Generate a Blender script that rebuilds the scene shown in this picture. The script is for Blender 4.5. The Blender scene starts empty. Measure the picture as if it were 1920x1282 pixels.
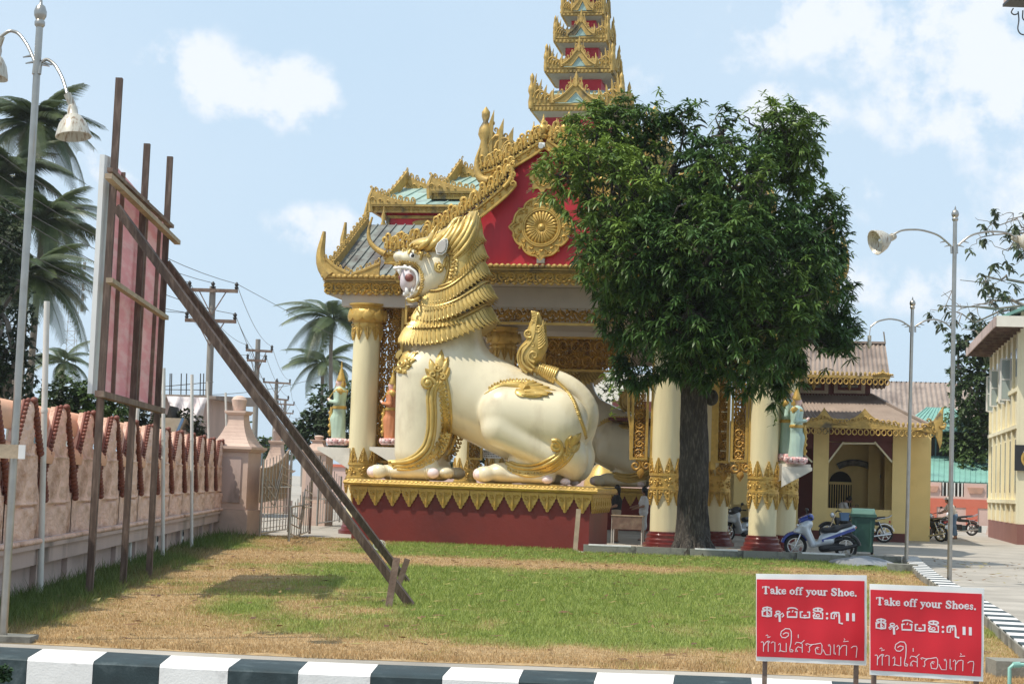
import bpy, math, random
import numpy as np
from mathutils import Vector, Matrix
random.seed(7); RNG = np.random.default_rng(7)
SC = bpy.context.scene
# ---------------------------------------------------------------- camera
FPX = 3200.0; EYE = 1.6
pit = math.atan(263/FPX); rol = math.radians(2.1)
F_ = np.array([0, math.cos(pit), math.sin(pit)])
r0_ = np.array([1., 0, 0]); u0_ = np.array([0, -math.sin(pit), math.cos(pit)])
R_ = math.cos(rol)*r0_ + math.sin(rol)*u0_
U_ = math.cos(rol)*u0_ - math.sin(rol)*r0_
CAM = np.array([0, 0, EYE])
cd = bpy.data.cameras.new('camera'); cam = bpy.data.objects.new('camera', cd)
SC.collection.objects.link(cam); SC.camera = cam
cd.sensor_width = 36; cd.lens = 36*FPX/1920; cd.clip_start = 0.3; cd.clip_end = 6000
cam.matrix_world = Matrix(((R_[0], U_[0], -F_[0], 0), (R_[1], U_[1], -F_[1], 0), (R_[2], U_[2], -F_[2], EYE), (0, 0, 0, 1)))
# ---------------------------------------------------------------- world and sun
SUNV = np.array([-0.52, -0.25, 1.0]); SUNV /= np.linalg.norm(SUNV)
sun_el = math.asin(SUNV[2]); sun_az = math.atan2(SUNV[0], SUNV[1])
W = bpy.data.worlds.new('World'); SC.world = W; W.use_nodes = True
wn = W.node_tree.nodes; wl = W.node_tree.links; wn.clear()
def ND(nt, kind, **kw):
    n = nt.nodes.new(kind)
    for k, v in kw.items(): setattr(n, k, v)
    return n
wt = W.node_tree
bg = ND(wt, 'ShaderNodeBackground'); wo = ND(wt, 'ShaderNodeOutputWorld')
sky = ND(wt, 'ShaderNodeTexSky', sky_type='NISHITA', sun_disc=False, sun_elevation=sun_el, sun_rotation=sun_az, air_density=1.0, dust_density=2.2, ozone_density=1.5, altitude=0)
tc = ND(wt, 'ShaderNodeTexCoord')
def wmath(op, a, b=None, c=None):
    n = ND(wt, 'ShaderNodeMath', operation=op)
    for i, v in enumerate((a, b, c)):
        if v is None: continue
        if isinstance(v, (int, float)): n.inputs[i].default_value = v
        else: wl.new(v, n.inputs[i])
    return n.outputs[0]
def vray(px, py):
    d = F_ + (px-960)/FPX*R_ + (641-py)/FPX*U_
    return d/np.linalg.norm(d)
noi = ND(wt, 'ShaderNodeTexNoise'); noi.inputs['Scale'].default_value = 26; noi.inputs['Detail'].default_value = 8; noi.inputs['Roughness'].default_value = .6
wl.new(tc.outputs['Generated'], noi.inputs['Vector'])
noi2 = ND(wt, 'ShaderNodeTexNoise'); noi2.inputs['Scale'].default_value = 3.2; noi2.inputs['Detail'].default_value = 7
wl.new(tc.outputs['Generated'], noi2.inputs['Vector'])
total = None
# clouds: centre pixel, angular half sizes (px), strength ; each is a soft ellipsoid in direction space
CL = [(365, 128, 85, 58, 1.15), (440, 160, 120, 62, 1.0), (545, 172, 95, 66, 1.15), (600, 425, 95, 45, .8), (170, 320, 120, 70, .5), (1620, 40, 300, 110, .82), (1860, 130, 260, 170, .85), (1480, 210, 110, 60, .75),
      (1230, 150, 60, 55, .4), (1640, 360, 180, 70, .4), (1700, 540, 240, 60, .55), (2300, 300, 400, 250, 1.0), (-500, 200, 300, 90, .9), (1300, -500, 500, 150, .9), (200, -600, 300, 120, .8)]
for (cx, cy, ax, ay, st) in CL:
    d = vray(cx, cy)
    m = ND(wt, 'ShaderNodeVectorMath', operation='SUBTRACT'); wl.new(tc.outputs['Generated'], m.inputs[0]); m.inputs[1].default_value = tuple(d)
    e1 = np.cross(d, [0, 0, 1]); e1 /= np.linalg.norm(e1); e2 = np.cross(e1, d)
    s = None
    for ax_v, rad in ((e1, ax/FPX), (e2, ay/FPX)):
        dp = ND(wt, 'ShaderNodeVectorMath', operation='DOT_PRODUCT'); wl.new(m.outputs[0], dp.inputs[0]); dp.inputs[1].default_value = tuple(ax_v/rad)
        q = wmath('POWER', wmath('ABSOLUTE', dp.outputs['Value']), 2.0)
        s = q if s is None else wmath('ADD', s, q)
    dp = ND(wt, 'ShaderNodeVectorMath', operation='DOT_PRODUCT'); wl.new(tc.outputs['Generated'], dp.inputs[0]); dp.inputs[1].default_value = tuple(d)
    front = wmath('GREATER_THAN', dp.outputs['Value'], 0)
    g = wmath('MULTIPLY', wmath('MULTIPLY', wmath('POWER', 2.718, wmath('MULTIPLY', s, -0.9)), st), front)
    total = g if total is None else wmath('MAXIMUM', total, g)
# break the edges with noise
nz = wmath('MULTIPLY', wmath('SUBTRACT', noi.outputs['Fac'], .5), 4.4)
msk = wmath('ADD', total, wmath('MULTIPLY', nz, wmath('MINIMUM', wmath('ADD', total, .12), .8)))
mr = ND(wt, 'ShaderNodeMapRange', interpolation_type='SMOOTHSTEP'); wl.new(msk, mr.inputs['Value'])
mr.inputs['From Min'].default_value = .22; mr.inputs['From Max'].default_value = .90; mr.inputs['To Max'].default_value = .80
veil = ND(wt, 'ShaderNodeMapRange'); wl.new(noi2.outputs['Fac'], veil.inputs['Value']); veil.inputs['From Min'].default_value = .35; veil.inputs['From Max'].default_value = .75; veil.inputs['To Max'].default_value = .18
mk = wmath('MAXIMUM', mr.outputs[0], veil.outputs[0])
haz = ND(wt, 'ShaderNodeMixRGB', blend_type='MIX'); haz.inputs[0].default_value = .66
wl.new(sky.outputs[0], haz.inputs[1]); haz.inputs[2].default_value = (12.6, 16.2, 19.6, 1)
cmx = ND(wt, 'ShaderNodeMixRGB', blend_type='MIX'); wl.new(mk, cmx.inputs[0]); wl.new(haz.outputs[0], cmx.inputs[1]); cmx.inputs[2].default_value = (15.0, 15.5, 16.4, 1)
wl.new(cmx.outputs[0], bg.inputs[0]); bg.inputs[1].default_value = .066; wl.new(bg.outputs[0], wo.inputs[0])
sl = bpy.data.lights.new('sun', 'SUN'); so = bpy.data.objects.new('sun', sl); SC.collection.objects.link(so)
sl.energy = 4.6; sl.angle = math.radians(.55); sl.color = (1, .93, .80)
so.rotation_euler = Vector(-SUNV).to_track_quat('-Z', 'Y').to_euler(); so.location = (-20, -10, 40)
vs = SC.view_settings; vs.view_transform = 'Standard'; vs.look = 'None'; vs.exposure = 0.0; vs.gamma = 1; vs.use_curve_mapping = False
# ---------------------------------------------------------------- projection helpers
def ray(px, py): return F_ + (px-960)/FPX*R_ + (641-py)/FPX*U_
def P(px, py, Y):
    d = ray(px, py); t = Y/d[1]; return CAM + d*t
def G(px, py, z=0.0):
    d = ray(px, py); t = (z-EYE)/d[2]; return CAM + d*t
class Frame:
    """a local frame on the ground: u to the right, v away, z up"""
    def __init__(s, o, k):
        th = math.atan(k); s.rz = -th; s.o = np.array([o[0], o[1], 0.0])
        s.u = np.array([math.cos(th), -math.sin(th), 0]); s.v = np.array([math.sin(th), math.cos(th), 0])
    def px(s, px, py, v=0.0):
        d = ray(px, py); c = CAM - s.o
        t = (v - c@s.v)/(d@s.v); p = c + d*t
        return np.array([p@s.u, p@s.v, p[2]])
    def w(s, p): return s.o + s.u*p[0] + s.v*p[1] + np.array([0, 0, 1.])*p[2]
    def l(s, p):
        q = np.array(p) - s.o; return np.array([q@s.u, q@s.v, q[2]])
# ---------------------------------------------------------------- objects
COL = SC.collection
def thing(name, label=None, cat=None, loc=(0, 0, 0), rz=0.0, group=None, kind=None):
    o = bpy.data.objects.new(name, None); COL.objects.link(o); o.empty_display_size = .2
    o.location = tuple(loc); o.rotation_euler = (0, 0, rz)
    return tag(o, label, cat, group, kind)
def tag(o, label=None, cat=None, group=None, kind=None):
    if label: o['label'] = label
    if cat: o['category'] = cat
    if group: o['group'] = group
    if kind: o['kind'] = kind
    return o
def inst(src, parent=None, loc=(0, 0, 0), rot=(0, 0, 0), scale=(1, 1, 1), name=None, m=None):
    o = bpy.data.objects.new(name or src.name.split('.')[0], src.data); COL.objects.link(o)
    if parent: o.parent = parent
    if m is not None: o.matrix_basis = m
    else: o.location = tuple(loc); o.rotation_euler = rot; o.scale = scale
    return o
def copy_tree(o, parent=None):
    c = o.copy(); COL.objects.link(c)
    if parent is not None: c.parent = parent
    for ch in o.children: copy_tree(ch, c)
    return c
class MB:
    def __init__(s): s.v = []; s.f = []; s.n = 0
    def add(s, v, f):
        v = np.asarray(v, float).reshape(-1, 3)
        s.v.append(v); s.f.extend([tuple(i+s.n for i in q) for q in f]); s.n += len(v); return s
    def merge(s, o, M=None, off=None):
        v = np.concatenate(o.v)
        if M is not None: v = v@np.asarray(M).T
        if off is not None: v = v+np.asarray(off)
        return s.add(v, o.f)
    def box(s, c, d, rz=0, ax=None):
        d = np.array(d)/2.
        v = np.array([[x, y, z] for x in (-1, 1) for y in (-1, 1) for z in (-1, 1)])*d
        if ax is not None: v = v@np.array(ax)
        elif rz: ca, sa = math.cos(rz), math.sin(rz); v = v@np.array([[ca, sa, 0], [-sa, ca, 0], [0, 0, 1]])
        return s.add(v+np.array(c), [(0, 1, 3, 2), (4, 6, 7, 5), (0, 4, 5, 1), (2, 3, 7, 6), (0, 2, 6, 4), (1, 5, 7, 3)])
    def bx(s, lo, hi):
        lo = np.array(lo, float); hi = np.array(hi, float); return s.box((lo+hi)/2, np.abs(hi-lo))
    def hexa(s, p):   # 8 points: bottom 4 ccw, top 4 ccw
        return s.add(p, [(3, 2, 1, 0), (4, 5, 6, 7), (0, 1, 5, 4), (1, 2, 6, 5), (2, 3, 7, 6), (3, 0, 4, 7)])
    def bar(s, a, b, w, h, up=(0, 0, 1)):
        a = np.array(a, float); b = np.array(b, float); t = b-a; L = np.linalg.norm(t); t /= L
        x = np.cross(t, up); nx = np.linalg.norm(x)
        if nx < 1e-4: x = np.cross(t, (0, 1, 0)); nx = np.linalg.norm(x)
        x /= nx; y = np.cross(x, t)
        return s.box((a+b)/2, (w, h, L), ax=[x, y, t])
    def tube(s, pts, r, n=8, closed=False, flat=None, caps=True):
        pts = np.asarray(pts, float); m = len(pts)
        r = np.broadcast_to(np.asarray(r, float), (m,))
        if closed: t = np.roll(pts, -1, 0)-np.roll(pts, 1, 0)
        else: t = np.gradient(pts, axis=0)
        t = t/(np.linalg.norm(t, axis=1)[:, None]+1e-12)
        ref = np.array([0, 1., 0]) if flat is None else np.array(flat, float)
        if flat is None and abs(t[:, 1]).max() > .95: ref = np.array([0, 0, 1.]) if abs(t[:, 2]).max() < .95 else np.array([.3, .5, .81])
        x = np.cross(t, ref); x /= (np.linalg.norm(x, axis=1)[:, None]+1e-12); y = np.cross(x, t)
        a = np.arange(n)*2*math.pi/n
        v = pts[:, None]+r[:, None, None]*(np.cos(a)[None, :, None]*x[:, None]+np.sin(a)[None, :, None]*y[:, None])
        f = []
        for i in range(m if closed else m-1):
            i2 = (i+1) % m
            for j in range(n):
                j2 = (j+1) % n; f.append((i*n+j, i*n+j2, i2*n+j2, i2*n+j))
        if not closed and caps: f.append(tuple(range(n-1, -1, -1))); f.append(tuple((m-1)*n+j for j in range(n)))
        return s.add(v.reshape(-1, 3), f)
    def cyl(s, a, b, r0, r1=None, n=12): return s.tube([a, b], [r0, r0 if r1 is None else r1], n, flat=None)
    def lathe(s, prof, c=(0, 0, 0), n=24, sx=1, sy=1, caps=True):
        pr = np.array(prof, float); m = len(pr); a = np.arange(n)*2*math.pi/n
        v = np.stack([pr[:, 0][:, None]*np.cos(a)*sx, pr[:, 0][:, None]*np.sin(a)*sy, np.repeat(pr[:, 1][:, None], n, 1)], -1)+np.array(c, float)
        f = [(i*n+j, i*n+(j+1) % n, (i+1)*n+(j+1) % n, (i+1)*n+j) for i in range(m-1) for j in range(n)]
        if caps: f.append(tuple(range(n-1, -1, -1))); f.append(tuple((m-1)*n+j for j in range(n)))
        return s.add(v.reshape(-1, 3), f)
    def sph(s, c, r, n=10, m=6):
        r = np.broadcast_to(np.array(r, float), (3,))
        th = np.linspace(0, math.pi, m+1)[1:-1]; a = np.arange(n)*2*math.pi/n
        v = [[0, 0, 1]]+[[math.sin(t)*math.cos(x), math.sin(t)*math.sin(x), math.cos(t)] for t in th for x in a]+[[0, 0, -1]]
        f = [(0, 1+j, 1+(j+1) % n) for j in range(n)]
        for i in range(m-2):
            for j in range(n): f.append((1+i*n+j, 1+(i+1)*n+j, 1+(i+1)*n+(j+1) % n, 1+i*n+(j+1) % n))
        l = 1+(m-1)*n
        f += [(l, l-n+(j+1) % n, l-n+j) for j in range(n)]
        return s.add(np.array(v)*r+np.array(c), f)
    def prism(s, poly, v0, v1):   # polygon of (u,z), extruded along v
        p = np.array(poly, float); n = len(p)
        ar = np.sum(p[:, 0]*np.roll(p[:, 1], -1)-np.roll(p[:, 0], -1)*p[:, 1])
        if ar < 0: p = p[::-1]
        a = np.stack([p[:, 0], np.full(n, v0), p[:, 1]], 1); b = a.copy(); b[:, 1] = v1
        f = [tuple(range(n)), tuple(range(2*n-1, n-1, -1))]+[((i+1) % n, i, n+i, n+(i+1) % n) for i in range(n)]
        return s.add(np.concatenate([a, b]), f)
    def puff(s, poly, vc, th, rim=.35, inset=.5):
        """a leaf like plate with domed front and back (poly star-shaped about its centroid)"""
        p = np.array(poly, float); n = len(p); c = p.mean(0); q = c+(p-c)*inset
        L = lambda a, y: np.stack([a[:, 0], np.full(len(a), y), a[:, 1]], 1)
        v = np.concatenate([L(q, vc-th), L(p, vc-th*rim), L(p, vc+th*rim), L(q, vc+th)])
        f = [tuple(range(n)), tuple(range(4*n-1, 3*n-1, -1))]
        for k in range(3): f += [(k*n+(i+1) % n, k*n+i, (k+1)*n+i, (k+1)*n+(i+1) % n) for i in range(n)]
        return s.add(v, f)
    def build(s, name, mat, parent=None, smooth=35, loc=None, kind=None, label=None, col=None, frame=None):
        me = bpy.data.meshes.new(name)
        v = np.concatenate(s.v) if s.v else np.zeros((0, 3))
        if loc is not None: v = v-np.array(loc, float)
        me.from_pydata(v.tolist(), [], s.f)
        if mat: me.materials.append(mat)
        if smooth:
            me.polygons.foreach_set('use_smooth', [True]*len(me.polygons))
            if smooth < 180: me.set_sharp_from_angle(angle=math.radians(smooth))
        if col is not None:
            a = me.color_attributes.new('Col', 'FLOAT_COLOR', 'POINT')
            c = np.ones((len(v), 4), np.float32); c[:, :3] = col; a.data.foreach_set('color', c.ravel())
        o = bpy.data.objects.new(name, me); COL.objects.link(o)
        if loc is not None: o.location = tuple(loc)
        if parent is not None: o.parent = parent
        if kind: o['kind'] = kind
        if label: o['label'] = label
        return o
def fastmesh(name, v, faces, mat, parent=None, col=None, smooth=False, kind=None):
    """v (N,3); faces (M,k) constant size array"""
    me = bpy.data.meshes.new(name); M, k = faces.shape
    me.vertices.add(len(v)); me.vertices.foreach_set('co', np.asarray(v, np.float32).ravel())
    me.loops.add(M*k); me.loops.foreach_set('vertex_index', faces.astype(np.int32).ravel())
    me.polygons.add(M); me.polygons.foreach_set('loop_start', np.arange(0, M*k, k, dtype=np.int32))
    me.update(calc_edges=True)
    if smooth: me.polygons.foreach_set('use_smooth', np.ones(M, bool))
    if mat: me.materials.append(mat)
    if col is not None:
        a = me.color_attributes.new('Col', 'FLOAT_COLOR', 'POINT')
        c = np.ones((len(v), 4), np.float32); c[:, :3] = col; a.data.foreach_set('color', c.ravel())
    o = bpy.data.objects.new(name, me); COL.objects.link(o)
    if parent is not None: o.parent = parent
    if kind: o['kind'] = kind
    return o
# ---------------------------------------------------------------- signed distance modelling
def s_ell(X, c, r):
    q = [(X[i]-c[i]) for i in range(3)]
    k0 = np.sqrt(sum((q[i]/r[i])**2 for i in range(3)))+1e-9; k1 = np.sqrt(sum((q[i]/r[i]**2)**2 for i in range(3)))+1e-9
    return k0*(k0-1)/k1
def s_cap(X, a, b, ra, rb, sq=1.0):
    """rounded cone from a to b; sq scales the thickness along v (axis 1)"""
    a = np.array(a, float); b = np.array(b, float); d = b-a; d2 = d.copy(); d2[1] /= sq; L = d2@d2+1e-9
    p = [X[0]-a[0], (X[1]-a[1])/sq, X[2]-a[2]]
    t = np.clip((p[0]*d2[0]+p[1]*d2[1]+p[2]*d2[2])/L, 0, 1)
    return (np.sqrt(sum((p[i]-t*d2[i])**2 for i in range(3)))-(ra+(rb-ra)*t))*min(1, sq)
def s_box(X, c, h, r=.02):
    q = [np.abs(X[i]-c[i])-h[i]+r for i in range(3)]
    return np.sqrt(sum(np.maximum(k, 0)**2 for k in q))+np.minimum(np.maximum(np.maximum(q[0], q[1]), q[2]), 0)-r
def smin(a, b, k):
    h = np.maximum(k-np.abs(a-b), 0)/k; return np.minimum(a, b)-h*h*k*.25
def smax(a, b, k): return -smin(-a, -b, k)
def surfnet(f, lo, hi, h):
    ax = [np.arange(lo[i], hi[i]+h, h, dtype=np.float32) for i in range(3)]
    X = np.meshgrid(*ax, indexing='ij', sparse=True)
    D = np.broadcast_to(f(X), tuple(len(a) for a in ax)).astype(np.float32)
    n = D.shape; ins = D < 0
    acc = np.zeros(tuple(k-1 for k in n)+(3,), np.float32); cnt = np.zeros(tuple(k-1 for k in n), np.float32)
    def sh(A, o): return A[o[0]:n[0]-1+o[0], o[1]:n[1]-1+o[1], o[2]:n[2]-1+o[2]]
    for axis in range(3):
        o2 = [i for i in range(3) if i != axis]
        for p in (0, 1):
            for q in (0, 1):
                a = [0, 0, 0]; a[o2[0]] = p; a[o2[1]] = q; b = list(a); b[axis] = 1
                Da = sh(D, a); Db = sh(D, b); m = (Da < 0) != (Db < 0)
                t = np.where(m, Da/(Da-Db+1e-20), 0)
                for i in range(3):
                    acc[..., i] += m*(a[i] if i != axis else t)
                cnt += m
    act = cnt > 0; idx = -np.ones(act.shape, np.int64); idx[act] = np.arange(act.sum())
    cell = np.argwhere(act); V = (cell+acc[act]/cnt[act][:, None])*h+np.array([ax[i][0] for i in range(3)])
    Fs = []
    for axis in range(3):
        o2 = [i for i in range(3) if i != axis]
        sl_a = [slice(1, n[i]-1) for i in range(3)]; sl_a[axis] = slice(0, n[axis]-1); sl_b = list(sl_a); sl_b[axis] = slice(1, n[axis])
        A = ins[tuple(sl_a)]; B = ins[tuple(sl_b)]; m = A != B; c = np.argwhere(m)
        base = c.copy()
        for i in o2: base[:, i] += 1
        q = []
        for (p, r) in ((0, 0), (1, 0), (1, 1), (0, 1)):
            z = base.copy(); z[:, o2[0]] -= p; z[:, o2[1]] -= r; q.append(idx[z[:, 0], z[:, 1], z[:, 2]])
        q = np.stack(q, 1); fl = A[m]
        if axis == 1: fl = ~fl
        q[~fl] = q[~fl][:, ::-1]
        Fs.append(q)
    Fq = np.concatenate(Fs)
    return V, Fq
def sdfmesh(name, f, lo, hi, h, mat, parent=None, kind=None):
    V, Q = surfnet(f, lo, hi, h); return fastmesh(name, V, Q, mat, parent, smooth=True, kind=kind)
# ---------------------------------------------------------------- materials
def mat(name, col, rough=.6, metal=0.0, var=.12, scale=3.0, bump=0.0, bscale=20, col2=None, f2=(.55, .75), s2=1.5, coat=0.0, attr=False, spec=.5, trans=0, stretch=None, d2=6, sub=0, f2v=1.0):
    m = bpy.data.materials.new(name); m.use_nodes = True; nt = m.node_tree; b = nt.nodes['Principled BSDF']; L = nt.links
    tcn = ND(nt, 'ShaderNodeTexCoord'); src = tcn.outputs['Object']
    if stretch:
        mp = ND(nt, 'ShaderNodeMapping'); L.new(src, mp.inputs[0]); mp.inputs['Scale'].default_value = stretch; src = mp.outputs[0]
    n1 = ND(nt, 'ShaderNodeTexNoise'); n1.inputs['Scale'].default_value = scale; n1.inputs['Detail'].default_value = 6; L.new(src, n1.inputs['Vector'])
    hs = ND(nt, 'ShaderNodeHueSaturation'); mr = ND(nt, 'ShaderNodeMapRange'); L.new(n1.outputs['Fac'], mr.inputs['Value'])
    mr.inputs['From Min'].default_value = .3; mr.inputs['From Max'].default_value = .7; mr.inputs['To Min'].default_value = 1-var; mr.inputs['To Max'].default_value = 1+var
    L.new(mr.outputs[0], hs.inputs['Value'])
    if attr:
        at = ND(nt, 'ShaderNodeVertexColor'); at.layer_name = 'Col'; csrc = at.outputs['Color']
    else:
        rgb = ND(nt, 'ShaderNodeRGB'); rgb.outputs[0].default_value = (*col, 1); csrc = rgb.outputs[0]
    if col2 is not None:
        n2 = ND(nt, 'ShaderNodeTexNoise'); n2.inputs['Scale'].default_value = s2; n2.inputs['Detail'].default_value = d2; n2.inputs['Roughness'].default_value = .6; L.new(src, n2.inputs['Vector'])
        r2 = ND(nt, 'ShaderNodeMapRange'); L.new(n2.outputs['Fac'], r2.inputs['Value']); r2.inputs['From Min'].default_value = f2[0]; r2.inputs['From Max'].default_value = f2[1]; r2.inputs['To Max'].default_value = f2v
        mx = ND(nt, 'ShaderNodeMixRGB'); L.new(r2.outputs[0], mx.inputs[0]); L.new(csrc, mx.inputs[1]); mx.inputs[2].default_value = (*col2, 1); csrc = mx.outputs[0]
    L.new(csrc, hs.inputs['Color']); L.new(hs.outputs[0], b.inputs['Base Color'])
    b.inputs['Roughness'].default_value = rough; b.inputs['Metallic'].default_value = metal; b.inputs['Specular IOR Level'].default_value = spec
    b.inputs['Coat Weight'].default_value = coat; b.inputs['Coat Roughness'].default_value = .15
    if bump:
        n3 = ND(nt, 'ShaderNodeTexNoise'); n3.inputs['Scale'].default_value = bscale; n3.inputs['Detail'].default_value = 5; L.new(src, n3.inputs['Vector'])
        bp = ND(nt, 'ShaderNodeBump'); bp.inputs['Strength'].default_value = 1; bp.inputs['Distance'].default_value = bump; L.new(n3.outputs['Fac'], bp.inputs['Height']); L.new(bp.outputs[0], b.inputs['Normal'])
    if trans:
        tr = ND(nt, 'ShaderNodeBsdfTranslucent'); L.new(hs.outputs[0], tr.inputs[0]); mxs = ND(nt, 'ShaderNodeMixShader'); mxs.inputs[0].default_value = trans
        out = nt.nodes['Material Output']; L.new(b.outputs[0], mxs.inputs[1]); L.new(tr.outputs[0], mxs.inputs[2]); L.new(mxs.outputs[0], out.inputs[0])
    return m
M = {}
M['gold'] = mat('gold_paint', (.56, .36, .09), .36, .35, .16, 6, .006, 60, col2=(.27, .17, .05), f2=(.56, .78), s2=2.2)
M['gold_lion'] = mat('gold_paint_lion', (.60, .42, .13), .34, .3, .14, 4, .004, 50, col2=(.36, .27, .10), f2=(.5, .8), s2=1.6)
M['gold_old'] = mat('gold_paint_weathered', (.47, .31, .09), .5, .25, .2, 7, .01, 50, col2=(.09, .08, .06), f2=(.57, .66), s2=1.1, f2v=.85)
M['gold_dark'] = mat('gold_brown_paint', (.42, .24, .05), .45, .3, .18, 6, .004, 50, col2=(.16, .08, .03), f2=(.5, .7), s2=5)
M['cream'] = mat('cream_enamel', (.76, .68, .49), .3, 0, .05, 1.5, .004, 6, col2=(.44, .36, .24), f2=(.49, .74), s2=1.5, coat=.3, f2v=.75, stretch=(1, 1, .45))
M['cream_col'] = mat('cream_column_paint', (.74, .655, .41), .42, 0, .05, 2, .002, 8, col2=(.68, .58, .35), f2=(.5, .8), s2=1.2, stretch=(3, 3, .4))
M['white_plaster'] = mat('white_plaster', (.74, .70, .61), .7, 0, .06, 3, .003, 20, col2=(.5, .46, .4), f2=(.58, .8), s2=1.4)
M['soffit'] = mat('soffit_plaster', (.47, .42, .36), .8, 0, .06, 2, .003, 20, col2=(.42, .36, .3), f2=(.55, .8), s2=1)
M['red'] = mat('red_wall_paint', (.52, .018, .035), .55, 0, .1, 1.2, .003, 12, col2=(.36, .014, .026), f2=(.45, .75), s2=1.4, stretch=(1.4, 1, .4))
M['maroon'] = mat('maroon_wall_paint', (.175, .020, .015), .55, 0, .12, 1.4, .005, 10, col2=(.10, .014, .012), f2=(.48, .7), s2=.7)
M['red_base'] = mat('red_enamel', (.13, .016, .014), .3, 0, .08, 3, coat=.4)
M['roofgreen'] = mat('green_metal_roof', (.33, .46, .42), .45, .1, .1, 2.5, .003, 30, col2=(.13, .13, .12), f2=(.55, .72), s2=.8)
M['roofold'] = mat('weathered_roof_metal', (.20, .22, .20), .6, .1, .18, 3, .004, 30, col2=(.10, .08, .07), f2=(.45, .62), s2=1.2)
M['corr'] = mat('brown_corrugated_roof', (.31, .245, .205), .6, 0, .15, 1.5, .003, 40, col2=(.16, .12, .10), f2=(.5, .7), s2=.6)
M['teal_roof'] = mat('teal_metal_roof', (.22, .43, .37), .5, .1, .1, 1.5, col2=(.15, .3, .27), f2=(.5, .7), s2=.6)
M['teal_wall'] = mat('teal_wall', (.15, .28, .30), .7, 0, .08, 1)
M['yellow'] = mat('yellow_wall_paint', (.80, .60, .25), .7, 0, .06, 1.2, .002, 20, col2=(.56, .40, .14), f2=(.55, .8), s2=.8)
M['pale_yellow'] = mat('pale_yellow_wall', (.76, .69, .48), .7, 0, .06, .6, .002, 20, col2=(.60, .53, .35), f2=(.55, .8), s2=.5)
M['brown_trim'] = mat('maroon_brown_trim', (.12, .028, .022), .6, 0, .1, 2)
M['pink'] = mat('pink_render', (.58, .34, .25), .75, 0, .08, 1.2, .004, 25, col2=(.36, .22, .17), f2=(.5, .75), s2=.9)
M['pink_coping'] = mat('pink_coping_paint', (.66, .36, .22), .7, 0, .07, 1.0, .003, 25, col2=(.38, .22, .15), f2=(.56, .8), s2=1.3)
M['relief'] = mat('stained_relief_plaster', (.70, .47, .37), .8, 0, .16, 5, .02, 26, col2=(.36, .20, .13), f2=(.50, .68), s2=2.0)
M['bead'] = mat('rust_red_beads', (.20, .065, .045), .6, 0, .15, 5, col2=(.14, .05, .03), f2=(.5, .7), s2=3)
M['plinth'] = mat('mauve_plinth_plaster', (.50, .38, .34), .8, 0, .1, 1.6, .004, 25, col2=(.19, .15, .13), f2=(.52, .72), s2=1.2, stretch=(1, 1, .35))
M['concrete'] = mat('old_concrete', (.24, .232, .20), .85, 0, .15, 3, .006, 30, col2=(.09, .085, .075), f2=(.48, .66), s2=2.5)
M['pave'] = mat('sandy_concrete_paving', (.38, .345, .30), .85, 0, .13, 1.3, .004, 60, col2=(.26, .235, .20), f2=(.46, .72), s2=.45, d2=9)
M['road'] = mat('grey_road', (.24, .23, .21), .85, 0, .1, 1.5, .004, 80)
M['kerb_w'] = mat('white_kerb_paint', (.74, .72, .70), .6, 0, .07, 5, .003, 60, col2=(.45, .43, .42), f2=(.62, .78), s2=4)
M['kerb_b'] = mat('dark_teal_kerb_paint', (.018, .034, .038), .55, 0, .25, 5, .003, 60, col2=(.07, .09, .095), f2=(.55, .8), s2=5)
M['steel'] = mat('stainless_steel', (.40, .375, .34), .28, .9, .1, 8, col2=(.36, .31, .24), f2=(.5, .8), s2=3)
M['lampw'] = mat('enamel_lamp_white', (.50, .47, .40), .35, .1, .08, 5, col2=(.22, .14, .08), f2=(.5, .66), s2=9, stretch=(4, 4, .5))
M['wood'] = mat('dark_old_timber', (.10, .066, .052), .8, 0, .25, 6, .006, 40, col2=(.20, .145, .115), f2=(.48, .7), s2=5, stretch=(4, 4, .5))
M['wood2'] = mat('brown_timber', (.17, .11, .085), .8, 0, .25, 6, .006, 40, col2=(.26, .20, .15), f2=(.48, .7), s2=4)
M['wood3'] = mat('light_timber', (.38, .29, .20), .75, 0, .2, 6, .004, 40)
M['banner'] = mat('pink_banner_back', (.76, .42, .44), .6, 0, .05, 1.2, .004, 5, col2=(.80, .56, .56), f2=(.45, .6), s2=3.0, stretch=(.6, .6, 3), trans=.35)
M['white'] = mat('white_paint', (.78, .78, .76), .5, 0, .05, 3)
M['pvc'] = mat('grey_white_pipe', (.60, .58, .54), .5, 0, .1, 4, col2=(.36, .33, .29), f2=(.52, .75), s2=3, stretch=(2, 2, .5))
M['pole_wood'] = mat('grey_utility_pole', (.26, .24, .215), .85, 0, .15, 3, stretch=(4, 4, .4))
M['black'] = mat('black_plastic', (.018, .018, .02), .45, 0, .1, 4)
M['rubber'] = mat('tyre_rubber', (.02, .02, .02), .8, 0, .15, 8)
M['seat_black'] = mat('black_seat_vinyl', (.022, .022, .025), .5, 0, .1, 4)
M['blue_body'] = mat('blue_fairing', (.02, .05, .28), .25, .1, .05, 3, coat=.6)
M['silver_body'] = mat('silver_white_fairing', (.58, .62, .66), .28, .15, .05, 3, coat=.6)
M['chrome'] = mat('chrome', (.6, .6, .6), .18, 1, .05, 5)
M['lens'] = mat('headlamp_lens', (.75, .8, .85), .08, .3, .03, 5, coat=1)
M['red_lens'] = mat('red_tail_lens', (.45, .01, .01), .15, 0, .03, 5, coat=1)
M['bin'] = mat('dark_green_bin', (.022, .075, .056), .5, 0, .08, 3, col2=(.06, .14, .11), f2=(.5, .8), s2=3)
M['binlid'] = mat('green_bin_lid', (.07, .15, .12), .5, 0, .08, 3)
M['skin'] = mat('skin_tan', (.36, .20, .13), .55, 0, .05, 4)
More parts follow.
